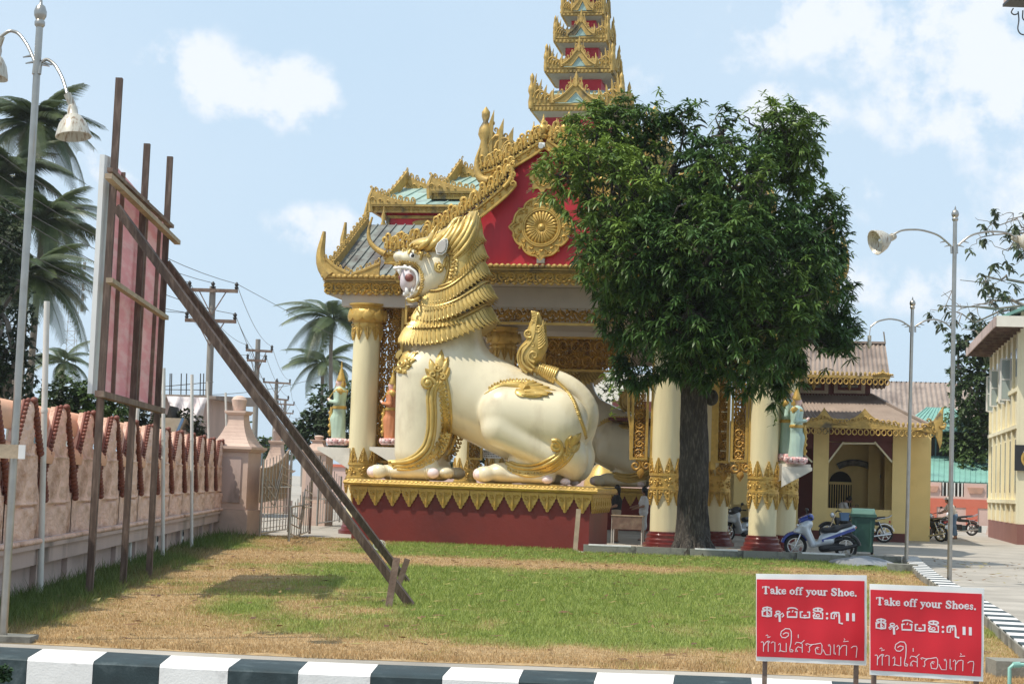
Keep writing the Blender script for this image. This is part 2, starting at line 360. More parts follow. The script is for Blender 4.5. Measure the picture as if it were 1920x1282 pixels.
M['hair'] = mat('black_hair', (.012, .010, .010), .5, 0, .1, 20)
M['cloth_black'] = mat('black_cloth', (.018, .018, .02), .85, 0, .1, 8)
M['cloth_white'] = mat('white_cloth', (.66, .64, .62), .85, 0, .06, 4)
M['cloth_blue'] = mat('blue_cloth', (.13, .22, .36), .85, 0, .1, 6)
M['cloth_tan'] = mat('tan_cloth', (.42, .33, .24), .85, 0, .1, 6)
M['statue_green'] = mat('pale_green_robe', (.42, .54, .42), .4, 0, .08, 4, coat=.2)
M['statue_teal'] = mat('pale_teal_robe', (.42, .57, .50), .4, 0, .08, 4, coat=.2)
M['statue_orange'] = mat('orange_robe', (.60, .23, .10), .4, 0, .08, 4, coat=.2)
M['statue_skin'] = mat('statue_pink_skin', (.78, .52, .47), .4, 0, .04, 4)
M['lotus'] = mat('pink_lotus_paint', (.70, .38, .38), .45, 0, .1, 8, col2=(.75, .62, .6), f2=(.45, .6), s2=9)
M['nail'] = mat('pale_pink_nail', (.80, .66, .66), .35, 0, .04, 4, coat=.3)
M['mouth'] = mat('lilac_mouth', (.72, .64, .68), .4, 0, .05, 4, coat=.2)
M['throat'] = mat('dark_red_throat', (.20, .06, .05), .5, 0, .1, 6)
M['tooth'] = mat('white_teeth', (.84, .82, .80), .3, 0, .03, 4, coat=.3)
M['eye'] = mat('white_eye', (.85, .85, .85), .2, 0, .02, 4, coat=.5)
M['ear'] = mat('grey_white_ear', (.50, .47, .44), .45, 0, .05, 4)
M['glass'] = mat('window_glass', (.10, .13, .14), .12, 0, .1, 1, coat=.5)
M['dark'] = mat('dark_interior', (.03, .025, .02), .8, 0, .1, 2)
M['sign_red'] = mat('red_sign_vinyl', (.60, .012, .025), .45, 0, .06, 4, .004, 4, trans=0)
M['sign_ink'] = mat('pale_sign_ink', (.72, .66, .68), .5, 0, .03, 4)
M['tarp'] = mat('grey_plastic_sheet', (.20, .21, .23), .45, 0, .12, 4, .01, 8)
M['coral'] = mat('coral_band_paint', (.62, .17, .11), .7, 0, .07, 1.5)
M['palepink'] = mat('pale_pink_wall', (.66, .47, .42), .75, 0, .06, 1)
M['leaf'] = mat('mango_leaf', (.05, .1, .03), .42, 0, .12, 4, attr=True, trans=.22, spec=.35)
M['leaf2'] = mat('background_leaf', (.05, .1, .03), .6, 0, .15, 3, attr=True, trans=.25)
M['bark'] = mat('mango_bark', (.042, .033, .027), .9, 0, .3, 5, .05, 14, col2=(.11, .092, .075), f2=(.50, .62), s2=9, stretch=(3, 3, .6))
M['bark2'] = mat('palm_bark', (.20, .17, .14), .9, 0, .2, 5, .02, 14)
M['frond'] = mat('palm_frond', (.06, .088, .032), .45, 0, .25, 2, trans=.2, col2=(.12, .14, .05), f2=(.5, .75), s2=.5)
M['grass'] = mat('grass_blade', (.1, .2, .05), .6, 0, .15, 3, attr=True, trans=.3)
M['lawn'] = mat('lawn_soil', (.1, .2, .05), .9, 0, .28, 9, .03, 30, attr=True)
M['wire'] = mat('black_cable', (.06, .06, .06), .6, 0, .1, 2)
# ================================================================ SETTING
def vnoise(x, y, s, seed=0, octs=4):
    out = np.zeros_like(x, float); amp = 1; tot = 0
    for o in range(octs):
        xs = x*s*2**o+seed*17.3+o*5.1; ys = y*s*2**o+seed*9.7+o*3.3
        xi = np.floor(xs); yi = np.floor(ys); fx = xs-xi; fy = ys-yi; fx = fx*fx*(3-2*fx); fy = fy*fy*(3-2*fy)
        h = lambda a, b: np.modf(np.abs(np.sin(a*127.1+b*311.7+seed*7.7)*43758.5453))[0]
        v = (h(xi, yi)*(1-fx)+h(xi+1, yi)*fx)*(1-fy)+(h(xi, yi+1)*(1-fx)+h(xi+1, yi+1)*fx)*fy
        out += v*amp; tot += amp; amp *= .55
    return out/tot
gr = MB().add([(-900, -60, -.40), (900, -60, -.40), (900, 2500, -.40), (-900, 2500, -.40)], [(0, 1, 2, 3)]).build('ground', M['road'], kind='structure')
# front kerb: block joints read along its front and back top edges
KFp = [(51, 1233), (175, 1239.5), (299, 1245.5), (428, 1252), (559, 1257.7), (695, 1263), (829, 1267.8), (973, 1273.6), (1113, 1279), (1262, 1284.5), (1410, 1291), (1566, 1298), (1730, 1307)]
KBp = [(86, 1212), (207, 1217.5), (325, 1224), (458, 1230.4), (581, 1235.6), (713, 1240.8), (849, 1245.8), (984, 1250.6), (1121, 1255.6), (1266, 1260), (1408, 1265), (1558, 1271.5), (1712, 1279)]
kf = [G(x, y, .12) for x, y in KFp]; kb = [G(x, y, .12) for x, y in KBp]
for L_ in (kf, kb):
    d0, d1 = L_[1]-L_[0], L_[-1]-L_[-2]
    for k in range(24): L_.insert(0, L_[0]-d0); L_.append(L_[-1]+d1*1.0)
kf, kb = np.array(kf), np.array(kb)
pv = MB(); n_ = len(kf); mid = (kf+kb)/2
pv.add([(p[0], p[1], 0) for p in mid]+[(p[0]*60, 2000, 0) for p in mid]+[(p[0], p[1], -.38) for p in mid], [(i, i+1, n_+i+1, n_+i) for i in range(n_-1)]+[(2*n_+i, 2*n_+i+1, i+1, i) for i in range(n_-1)])
pv.build('pavement', M['pave'], kind='structure')
kerb = thing('front_kerb', loc=tuple(kf[24]), kind='structure')
for i in range(n_-1):
    f0, f1, b0, b1 = kf[i], kf[i+1], kb[i], kb[i+1]; e = (f1-f0)*.004; f0, b0, f1, b1 = f0+e, b0+e, f1-e, b1-e; Z = np.array([0, 0, 1.])
    row = lambda f, b: [f*[1, 1, 0]-Z*.40, f-Z*.02, f+(b-f)*.035, f+(b-f)*.82, f+(b-f)*.93-Z*.018, b-Z*.07, b*[1, 1, 0]-Z*.40]
    A, B = row(f0, b0), row(f1, b1); k = 7
    MB().add(np.array(A+B)-kf[24], [(j, j+k, j+k+1, j+1) for j in range(k-1)]+[tuple(range(k)), tuple(range(2*k-1, k-1, -1))]).build('kerb_block', M['kerb_b'] if (i-24) % 2 else M['kerb_w'], kerb, smooth=50)
def kback_y(x): return np.interp(x, kb[:, 0], kb[:, 1])
# right kerb: curved, striped top
rk_px = [(1694, 1041), (1700, 1050), (1725, 1074), (1760, 1096), (1800, 1121), (1847, 1151), (1874, 1174), (1920, 1212), (1975, 1262), (2040, 1330)]
rk = np.array([G(x, y, .15)[:2] for x, y in rk_px])
sg = np.concatenate([[0], np.cumsum(np.linalg.norm(np.diff(rk, axis=0), axis=1))])
def rkp(s): return np.array([np.interp(s, sg, rk[:, 0]), np.interp(s, sg, rk[:, 1])])
rkerb = thing('road_kerb', loc=(rk[0][0], rk[0][1], 0), kind='structure')
s = 0; k = 0; step = .42
while s < sg[-1]-step:
    a, b = rkp(s+.006), rkp(s+step-.006); ta = rkp(s+.2)-rkp(s-.2 if s > .2 else 0); ta /= np.linalg.norm(ta); tb = rkp(s+step+.2)-rkp(s+step-.2); tb /= np.linalg.norm(tb)
    na = np.array([-ta[1], ta[0]]); nb = np.array([-tb[1], tb[0]]); wdt = .34
    m = MB().hexa(np.array([(*a, -.02), (*b, -.02), (*(b+nb*wdt), -.02), (*(a+na*wdt), -.02), (*a, .15), (*b, .15), (*(b+nb*wdt), .15), (*(a+na*wdt), .15)])-np.array([rk[0][0], rk[0][1], 0]))
    m.build('kerb_block', M['concrete'] if False else (M['kerb_w'] if k % 2 else M['kerb_b']), rkerb, smooth=0)
    s += step; k += 1
mm = MB()   # bare concrete flank on the lawn side
for i in range(40):
    s0, s1 = sg[-1]*i/40, sg[-1]*(i+1)/40; a, b = rkp(s0), rkp(s1); t = (b-a)/np.linalg.norm(b-a); n = np.array([-t[1], t[0]])*-.02
    mm.hexa(np.array([(*(a+n), -.02), (*(b+n), -.02), (*(b-n*.1), -.02), (*(a-n*.1), -.02), (*(a+n), .135), (*(b+n), .135), (*(b-n*.1), .135), (*(a-n*.1), .135)])-np.array([rk[0][0], rk[0][1], 0]))
mm.build('kerb_flank', M['concrete'], rkerb)
# lawn: grid with painted-in grass colours (patches of dry and green turf, darker along the wall)
wa = G(23, 1124)[:2]; wb = G(396, 1007)[:2]; wdir = (wb-wa)/np.linalg.norm(wb-wa)
def wallx(y): return wa[0]+(y-wa[1])*wdir[0]/wdir[1]
def righx(y):
    o = np.argsort(rk[:, 1]); return np.interp(y, rk[o, 1], rk[o, 0])
PK0 = G(1093, 1037); PK1 = G(1690, 1060); pkd = (PK1-PK0)/np.linalg.norm(PK1-PK0)
PV = Frame(G(1243, 1025), .19)
def greenness(x, y):
    px = 960+FPX*x/y
    g = .49+1.0*(vnoise(x, y*.6, .5, 3)-.5)+.8*(vnoise(x, y*.5, 2.2, 5)-.5)
    g += .30*np.clip((px-560)/260, -1.0, 1)
    g -= .75*np.exp(-((y-33.5)/1.7)**2)*(px > 300)*np.clip((1500-px)/200, .2, 1)
    g += .45*np.exp(-((y-38.5)/2.2)**2)*np.clip((px-650)/80, 0, 1)
    g += .35*np.exp(-((y-26)/4.5)**2)*np.clip((px-600)/200, 0, 1)
    g += .28*np.exp(-((px-480)/120)**2-((y-20.5)/1.8)**2)
    g -= .75*np.clip((17.6-y)/1.3, 0, 1)
    g -= .45*np.clip((px-1380)/120, 0, 1)*np.clip((37.5-y)/2, 0, 1)
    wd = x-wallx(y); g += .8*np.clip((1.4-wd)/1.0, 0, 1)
    return np.clip(g, 0, 1)
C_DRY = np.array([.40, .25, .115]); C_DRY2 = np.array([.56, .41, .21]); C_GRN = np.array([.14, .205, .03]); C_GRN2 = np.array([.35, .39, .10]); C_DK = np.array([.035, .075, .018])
def grasscol(x, y, rr):
    g = greenness(x, y)[:, None]; r1 = rr[:, None]
    dry = C_DRY*(1-r1)+C_DRY2*r1; grn = C_GRN*(1-r1)+C_GRN2*r1
    gg = np.clip((g-.22+.5*(r1-.5))/.55, 0, 1); gg = gg*gg*(3-2*gg)
    c = dry*(1-gg)+grn*gg
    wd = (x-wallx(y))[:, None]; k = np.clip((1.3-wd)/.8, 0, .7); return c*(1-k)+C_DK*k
def lawn_back(x):   # y of the far edge of the lawn
    yk = PK0[1]+(x-PK0[0])*pkd[1]/pkd[0]
    return np.where(x > PK0[0]-.1, yk, 43.6+(-x-2)*.12)
sr = np.linspace(0, 1, 120)**1.5; tu = np.linspace(0, 1, 150); gx = []; gy = []
for s_ in sr:
    xx = wallx(20)+(righx(20)-wallx(20))*tu; yy = 20+0*xx
    for _ in range(6):
        y0 = kback_y(xx)+1.25; yy = y0+(np.minimum(lawn_back(xx), 46)-y0)*s_; xx = wallx(yy)+(righx(yy)-wallx(yy))*tu
    gx.append(xx); gy.append(yy)
gx = np.array(gx); gy = np.array(gy); gz = .003+(.006+.02*vnoise(gx, gy, .8, 9))*np.clip(sr*30, 0, 1)[:, None]
n0, n1 = gx.shape; ii = np.arange(n0*n1).reshape(n0, n1)
fq = np.stack([ii[:-1, :-1], ii[:-1, 1:], ii[1:, 1:], ii[1:, :-1]], -1).reshape(-1, 4)
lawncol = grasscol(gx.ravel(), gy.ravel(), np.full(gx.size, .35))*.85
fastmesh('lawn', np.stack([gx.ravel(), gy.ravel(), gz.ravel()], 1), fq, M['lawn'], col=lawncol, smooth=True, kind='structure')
# blades
NB = 420000
yy = 13.9+(RNG.random(NB)**1.9)*31.0
x0 = wallx(yy); x1 = np.minimum(righx(yy), yy*.33+.3); x0 = np.maximum(x0, -yy*.33-.3)
xx = x0+(x1-x0)*RNG.random(NB)
kk = kback_y(xx)+1.05+.5*vnoise(xx, yy*0, 2.5, 4)
ok = (yy > kk) & (yy < lawn_back(xx)) & (x1 > x0) & (xx > x0)
xx = xx[ok]; yy = yy[ok]; nb = len(xx)
gn = greenness(xx, yy); hgt = (.022+.035*RNG.random(nb))*(.55+.6*gn)*(1+.012*(yy-14)); wdt = (.0028+.0035*RNG.random(nb))*(yy/15)**.75
near = (xx-wallx(yy)) < 1.0; hgt[near] *= 1.0+2.8*RNG.random(near.sum())**2
ang = RNG.random(nb)*math.pi; lean = (RNG.random((nb, 2))-.5)*1.5*hgt[:, None]
dx = np.cos(ang)*wdt; dy = np.sin(ang)*wdt
z0 = np.full(nb, .004)
V = np.empty((nb, 3, 3), np.float32)
V[:, 0] = np.stack([xx-dx, yy-dy, z0], 1); V[:, 1] = np.stack([xx+dx, yy+dy, z0], 1); V[:, 2] = np.stack([xx+lean[:, 0], yy+lean[:, 1], z0+hgt+.012], 1)
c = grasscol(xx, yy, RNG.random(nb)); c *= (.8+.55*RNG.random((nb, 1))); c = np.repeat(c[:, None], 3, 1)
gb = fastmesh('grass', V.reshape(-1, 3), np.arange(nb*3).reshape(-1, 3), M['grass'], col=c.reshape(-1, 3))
tag(gb, 'short lawn grass, green in the middle and dry brown at the edges', 'grass', kind='stuff')
# ragged concrete apron between kerb and lawn is the pavement sheet itself
# ---------------------------------------------------------------- low kerb in front of the pavilion
pk = thing('lawn_edging', 'low grey concrete edging between the lawn and the pavilion forecourt, streaked with white paint', 'edging', tuple(PK0))
L = np.linalg.norm(PK1-PK0); ang = math.atan2(pkd[1], pkd[0]); xg = 0; i = 0
nrm = np.array([-pkd[1], pkd[0], 0])
trunk_x = (1272, 1338)
while xg < L-.1:
    ln = 1.25 if xg+1.25 < L else L-xg
    c = PK0+pkd*(xg+ln/2)+nrm*.08; pxx = 960+FPX*c[0]/c[1]
    if not (1262 < pxx < 1330):
        m = MB(); m.box((0, 0, .105), (ln-.012, .16, .21)); o = m.build('edging_block', M['concrete'], pk, smooth=0, )
        o.location = tuple(c-PK0); o.rotation_euler = (0, 0, ang)
        if i % 2 == 0 or pxx < 1200:
            w_ = MB().box((0, 0, .2185), (ln*.8, .15, .012)); w_.box((0, -.0815, .205), (ln*.8, .006, .03)); o2 = w_.build('paint_strip', M['kerb_w'], o, smooth=0)
    xg += ln; i += 1
# concrete block beside the lamp and the pipe corner
a = G(1694, 1073); b = MB().box((0, 0, .09), (.62, .38, .18)); o = b.build('concrete_block', M['concrete'], smooth=0); o.location = (a[0], a[1]+.1, 0); o.rotation_euler = (0, 0, -.15)
tag(o, 'small mossy concrete block at the end of the lawn beside the road kerb', 'block')
a = G(1915, 1272); o = MB().box((0, 0, .06), (.6, .35, .2)).build('pipe_footing', M['concrete'], smooth=0); o.location = (a[0]+.05, a[1]+.1, .0); tag(o, 'low concrete footing under the green pipe at the bottom right corner', 'footing')
p1 = G(1893, 1252, .16); m = MB(); m.tube([p1+[0, 0, -.15], p1+[0, 0, .0], p1+[.03, 0, .03], p1+[.4, .05, .04]], .018, 10); m.cyl(p1+[.03, 0, .03], p1+[.09, .007, .033], .026); o = m.build('green_pipe', M['teal_roof']); tag(o, 'short green plastic pipe elbow above the concrete footing', 'pipe')
# fallen plastic sheet
c0 = G(1626, 1063); nx_, ny_ = 46, 20
uu, vv = np.meshgrid(np.linspace(-1, 1, nx_), np.linspace(-1, 1, ny_), indexing='ij'); rad = np.clip(1-(uu**2*.9+vv**2*.9), 0, 1)
zz = .02+.15*rad**.6*(.7+.6*vnoise(uu+3, vv*3+3, 2.2, 2))+.05*np.sin(vv*9+uu*2)*rad
sx_ = 1.25*(1-.25*vv**2); vt = np.stack([uu*sx_*.6, vv*.75+.1*np.sin(uu*4), zz], -1).reshape(-1, 3)
ii = np.arange(nx_*ny_).reshape(nx_, ny_); fq = np.stack([ii[:-1, :-1], ii[1:, :-1], ii[1:, 1:], ii[:-1, 1:]], -1).reshape(-1, 4)
o = fastmesh('plastic_sheet', vt, fq, M['tarp'], smooth=True); o.location = (c0[0], c0[1]+.55, .01); tag(o, 'crumpled grey plastic sheet lying on the lawn in front of the bin', 'sheet')
# shrub tip at lower left corner

a = G(20, 1210); o = MB().box((0, 0, .03), (.42, .3, .06)).build('lamp_footing', M['concrete'], smooth=0); o.location = (a[0]-.1, a[1]+.35, 0); tag(o, 'low concrete footing around the foot of the nearest lamp pole', 'footing')
# ================================================================ PAVILION
def q(px, py, v=0.0): return PV.px(px, py, v)
pav = thing('temple_pavilion', 'large red and gold temple pavilion with tiered spire, carved gables and white columns', 'pavilion', tuple(PV.o), PV.rz)
def spiral(c, r0, r1, a0, turns, n=20, v=0.0, sgn=1):
    t = np.linspace(0, 1, n); r = r0+(r1-r0)*t**.8; a = a0+sgn*turns*2*math.pi*t
    return np.stack([c[0]+r*np.cos(a), np.full(n, v), c[1]+r*np.sin(a)], 1)
def curl(mb, c, ang, L, th, v, sgn=1, n=9, k=4, turn=.95):
    """a leaf like curl leaving c in direction ang, curling to one side"""
    t = np.linspace(0, 1, n); a = ang+sgn*turn*2*math.pi*t**1.6; st = L*(1-.6*t)/n*1.9
    x = c[0]+np.cumsum(np.cos(a)*st); z = c[1]+np.cumsum(np.sin(a)*st)
    mb.tube(np.stack([x, np.full(n, v), z], 1), th*(1-.55*t), k, flat=(0, 1, 0))
def scrolls(mb, u0, u1, z0, z1, v, cell, th, seed=0, vert=False, dense=True):
    """running vine of mirrored spirals with leaf curls, as real ribbons"""
    rg = random.Random(seed); L = (z1-z0) if vert else (u1-u0); H = (u1-u0) if vert else (z1-z0)
    n = max(1, round(L/cell)); c = L/n
    rows = max(1, round(H/cell)); ch = H/rows
    for r in range(rows):
        for i in range(n):
            a = (i+.5)*c; b = (r+.5)*ch
            cx, cz = (u0+b, z0+a) if vert else (u0+a, z0+b)
            R = min(c, ch)*.5; sg = 1 if (i+r) % 2 else -1; a0 = (0 if not vert else math.pi/2)+(0 if sg > 0 else math.pi)*0+rg.uniform(-.2, .2)
            pts = spiral((cx, cz), R*.98, R*.18, a0+(math.pi if sg < 0 else 0), 1.45, 18, v, sg)
            pts[:, 0] = cx+(pts[:, 0]-cx)*((ch if vert else c)/2/R if True else 1); pts[:, 2] = cz+(pts[:, 2]-cz)*((c if vert else ch)/2/R)
            mb.tube(pts, th*np.linspace(1, .7, 18), 4, flat=(0, 1, 0))
            mb.sph((cx, v, cz), (R*.16, th*1.2, R*.16), 6, 4)
            if dense:
                for j in range(6):
                    aa = j*math.pi/3+rg.uniform(-.3, .3); curl(mb, (cx+math.cos(aa)*R*.55, cz+math.sin(aa)*R*.55), aa+sg*1.2, R*.55, th*.8, v+th*.3*(j % 2), sg*(1 if j % 2 else -1), 7)
                for (dx, dz) in ((-1, -1), (1, 1), (-1, 1), (1, -1)):
                    curl(mb, (cx+dx*R*.95, cz+dz*R*.95), math.atan2(-dz, -dx)+rg.uniform(-.5, .5), R*.5, th*.8, v, rg.choice((-1, 1)), 7)
def knob_row(mb, pts, h, sp, v=None, r=None, up=(0, 0, 1)):
    """crest: a row of little curled flames standing along a line"""
    pts = np.asarray(pts, float); seg = np.linalg.norm(np.diff(pts, axis=0), axis=1); s = np.concatenate([[0], np.cumsum(seg)])
    n = max(2, int(s[-1]/sp)); r = r or h*.20
    for i in range(n+1):
        t = s[-1]*i/n; p = np.array([np.interp(t, s, pts[:, j]) for j in range(3)]); hh = h*(.85+.25*((i*37) % 7)/7)
        sg = 1 if (i//1) % 2 else -1; a = np.linspace(0, 4.6, 7); cr = hh*.17
        loop = np.stack([sg*cr*(1-np.cos(a)), 0*a, hh*.72+cr*np.sin(a)*1.2], 1); st = np.array([[0, 0, -.02], [-.05*hh*sg, 0, hh*.4]])
        mb.tube(p+np.concatenate([st, loop]), r*np.array([1.0, .8, .62, .62, .6, .55, .5, .45, .35]), 5, caps=False); mb.sph(p+[0, 0, hh*.18], r*1.05, 5, 3)
def horn(mb, pts, r0, r1=.01, n=7, flat=None):
    pts = np.asarray(pts, float); m = len(pts)
    t = np.linspace(0, 1, 10); xs = np.linspace(0, 1, m)
    pp = np.stack([np.interp(t, xs, pts[:, j]) for j in range(3)], 1); pp[1:-1] = (pp[:-2]+2*pp[1:-1]+pp[2:])/4
    mb.tube(pp, r0+(r1-r0)*t**1.1, n)
def leafpoly(cx, cz, w, h, up=1, n=7):
    """flame / lotus leaf outline, tip up (up=1) or down"""
    t = np.linspace(0, 1, n); prof = np.sin(np.pi*(t*.93+.07))**.75*(1-t**3*.9); prof[-1] = 0
    L = [(cx-w/2*p, cz+up*h*a) for a, p in zip(t, prof)]; Rr = [(cx+w/2*p, cz+up*h*a) for a, p in zip(t[:-1][::-1], prof[:-1][::-1])]
    return L+Rr
def pendant_leaf(mb, cx, ztop, w, h, v, th, up=-1):
    """carved pointed leaf: plate with serrated side leaflets and a rib"""
    n = 5; pl = []
    for sd in (-1, 1):
        pts = []
        for i in range(n+1):
            t = i/n; ww = w/2*(1-t**1.35)
            pts.append((cx+sd*ww, ztop+up*h*t)); 
            if i < n: pts.append((cx+sd*(w/2*(1-((i+.75)/n)**1.35)+w*.045), ztop+up*h*(i+.82)/n))
        pl.append(pts)
    poly = pl[0]+pl[1][::-1][1:]
    mb.prism(poly, v-th*.3, v+th*.6)
    mb.tube([(cx, v-th*.5, ztop), (cx, v-th*.7, ztop+up*h*.5), (cx, v-th*.3, ztop+up*h*.95)], [w*.07, w*.09, w*.02], 5, flat=(0, 1, 0))
    for sd in (-1, 1):
        mb.tube(spiral((cx+sd*w*.23, ztop+up*h*.16), w*.17, w*.04, 0, 1.2, 10, v-th*.5, sd), w*.035, 4, flat=(0, 1, 0))
        curl(mb, (cx+sd*w*.12, ztop+up*h*.42), -up*0+(math.pi/2*up)+sd*-.5, w*.35, w*.04, v-th*.5, sd, 6)
        curl(mb, (cx+sd*w*.06, ztop+up*h*.62), (math.pi/2*up)+sd*-.5, w*.25, w*.035, v-th*.5, sd, 6)
def wrap(mb, R, a0=0.0, c=(0, 0)):
    o = MB(); v = np.concatenate(mb.v); a = v[:, 0]/R+a0; rr = R-v[:, 1]
    o.add(np.stack([c[0]+rr*np.sin(a), c[1]-rr*np.cos(a), v[:, 2]], 1), mb.f); return o
# ---- columns (built once, copied)
CR = .375
def make_column(u, v, ztop=6.5, full=True, base=True):
    sh = MB(); sh.lathe([(CR, .40), (CR, ztop-.05)], n=28)
    s = sh.build('column', M['cream_col'], pav, smooth=60); s.location = (u, v, 0)
    if base:
        b = MB(); b.lathe([(.57, 0), (.57, .10), (.50, .13), (.50, .20), (.46, .24), (.47, .33), (.42, .36), (.42, .42), (.38, .42)], n=28)
        b.build('column_base', M['red_base'], s, smooth=40)
    bd = MB(); bd.lathe([(CR+.003, 1.55), (CR+.055, 1.55), (CR+.055, 1.61), (CR+.03, 1.62), (CR+.03, 1.92), (CR+.055, 1.93), (CR+.055, 2.0), (CR+.003, 2.0)], n=28)
    fl = MB(); C = 2*math.pi*CR
    for i in range(8):
        x = (i+.5)*C/8
        pendant_leaf(fl, x, 1.55, C/8*.98, .42, -.035, .05)
        pendant_leaf(fl, x, 2.0, C/8*.85, .42, -.03, .05, up=1)
        for k in range(8):
            a = k*math.pi/4; curl(fl, (x+.03*math.cos(a), 1.77+.03*math.sin(a)), a, .12, .016, -.045, 1 if k % 2 else -1, 6)
        fl.sph((x, -.05, 1.77), (.035, .03, .035), 6, 4)
    bd.merge(wrap(fl, CR)); bd.build('column_band', M['gold'], s, smooth=40)
    if full:
        cp = MB(); z = ztop
        cp.lathe([(CR+.003, z-.66), (CR+.05, z-.66), (CR+.06, z-.60), (CR+.04, z-.54), (CR+.10, z-.46), (CR+.16, z-.34), (CR+.15, z-.22), (CR+.08, z-.14), (CR+.10, z-.08), (CR+.16, z-.04), (CR+.16, z)], n=24)
        fl = MB()
        for i in range(10):
            x = (i+.5)*C/10; pendant_leaf(fl, x, z-.66, C/10*.98, .38, -.035, .05)
            fl.puff(leafpoly(x, z-.50, C/10*1.2, .34), -.15, .05); fl.sph((x, -.07, z-.6), .03, 6, 4)
        cp.merge(wrap(fl, CR)); cp.build('capital', M['gold'], s, smooth=40)
    return s
def cu(px, py, v): return q(px, py, v)
ZC = q(1243, 560, 0)[2]; ZA = 6.5
uA = q(676, 900, 0)[0]; uC = 0.0; uD = q(1429, 1000, 0)[0]; uB = q(768, 600, .9)[0]
col0 = make_column(uA, 0)
cols = [(uC, 0), (uD, 0), (uB, 1.1), (q(1340, 980, 3.0)[0], 3.0), (q(1466, 980, 1.3)[0], 1.6), (q(944, 640, 6.5)[0], 6.5), (uC, 6.5), (uD, 6.5), (uA, 6.5),
        (uA, 14), (q(944, 640, 6.5)[0], 14), (uC, 14), (uA, 21), (uB+.4, 21), (uC, 21)]
for (u, v) in cols:
    c = copy_tree(col0, pav); c.location = (u, v, 0)
# small notice on the inner column
nb = q(925, 840, 6.1); 
o = MB().box((0, 0, 0), (.62, .01, .26)).build('notice', M['white'], pav, smooth=0); o.location = tuple(q(922, 851, 6.05)); lt = MB()
for r in range(3):
    for k in range(9): lt.box((-.22+k*.055+(r % 2)*.01, -.008, .07-r*.07), (.035, .004, .018 if (k*7+r) % 3 else .028))
lt.build('lettering', M['black'], o, smooth=0, kind='stuff')
# ---- hall floor edge, ceiling and roof mass
uL = q(608, 540, -.3)[0]; uR = q(1574, 520, -.3)[0]
fz1 = q(680, 518, -.3)[2]; fz0 = q(680, 553, -.3)[2]
VB = 21.6
uM = uC+1.3; VW = 7.2
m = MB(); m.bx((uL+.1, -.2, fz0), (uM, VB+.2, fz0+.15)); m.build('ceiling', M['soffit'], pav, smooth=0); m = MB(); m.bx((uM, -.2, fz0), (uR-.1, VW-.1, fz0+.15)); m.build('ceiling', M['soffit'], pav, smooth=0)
# lower soffit bulkheads between columns (beams)
bm = MB()
bz1 = fz0-.003; bz0 = 6.42
for v in (0, 6.5, 14, 21): bm.bx((uL+.5, v-.18, bz0), (uR-.5 if v < 7 else uM-.1, v+.18, bz1))
for u in (uA, uC, uD): bm.bx((u-.18, .19, bz0+.01), (u+.18, VB-.9 if u < uM else 6.3, bz1-.004))
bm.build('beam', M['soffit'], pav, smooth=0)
# hipped lower roof
zr0 = fz1; tl = q(692, 423, 3.0); zr1 = tl[2]; ui0, ui1 = tl[0], uR-(tl[0]-uL)
m = MB().hexa([(uL, -.3, zr0), (uM, -.3, zr0), (uM, VB+.3, zr0), (uL, VB+.3, zr0), (ui0, 3, zr1), (uM, 3, zr1), (uM, VB-3, zr1), (ui0, VB-3, zr1)]); m.build('lower_roof', M['roofold'], pav, smooth=0)
m = MB().hexa([(uM, -.3, zr0), (uR, -.3, zr0), (uR, VW, zr0), (uM, VW, zr0), (uM, 3, zr1), (ui1, 3, zr1), (ui1, VW-2.6, zr1), (uM, VW-2.6, zr1)])
m.build('lower_roof', M['roofold'], pav, smooth=0)
def roof_panels(a0, a1, b0, b1, n, mat_, name='roof_panel', parent=None):
    """seamed sheets between eave line a0-a1 and ridge line b0-b1 (local points)"""
    a0, a1, b0, b1 = map(np.array, (a0, a1, b0, b1)); nn = np.cross(a1-a0, b0-a0); nn /= np.linalg.norm(nn); nn *= np.sign(nn[2])
    for i in range(n):
        p, r = a0+(a1-a0)*i/n, a0+(a1-a0)*(i+1)/n; s_, t_ = b0+(b1-b0)*i/n, b0+(b1-b0)*(i+1)/n
        w = (r-p); e = w/np.linalg.norm(w)*.012
        m = MB().hexa([p+e+nn*.004, r-e+nn*.004, t_-e+nn*.004, s_+e+nn*.004, p+e+nn*.03, r-e+nn*.03, t_-e+nn*.03, s_+e+nn*.03])
        m.bar(p+nn*.035, s_+nn*.035, .03, .07, up=nn); m.build(name, mat_, parent or pav, smooth=0)
roof_panels((uL+.1, -.3, zr0), (q(905, 500, -.3)[0], -.3, zr0), (ui0, 3, zr1), (q(905, 500, -.3)[0]+.3, 3, zr1), 16, M['roofold'])
roof_panels((q(1130, 500, -.3)[0], -.3, zr0), (uR-.1, -.3, zr0), (q(1130, 500, -.3)[0], 3, zr1), (ui1, 3, zr1), 16, M['roofold'])
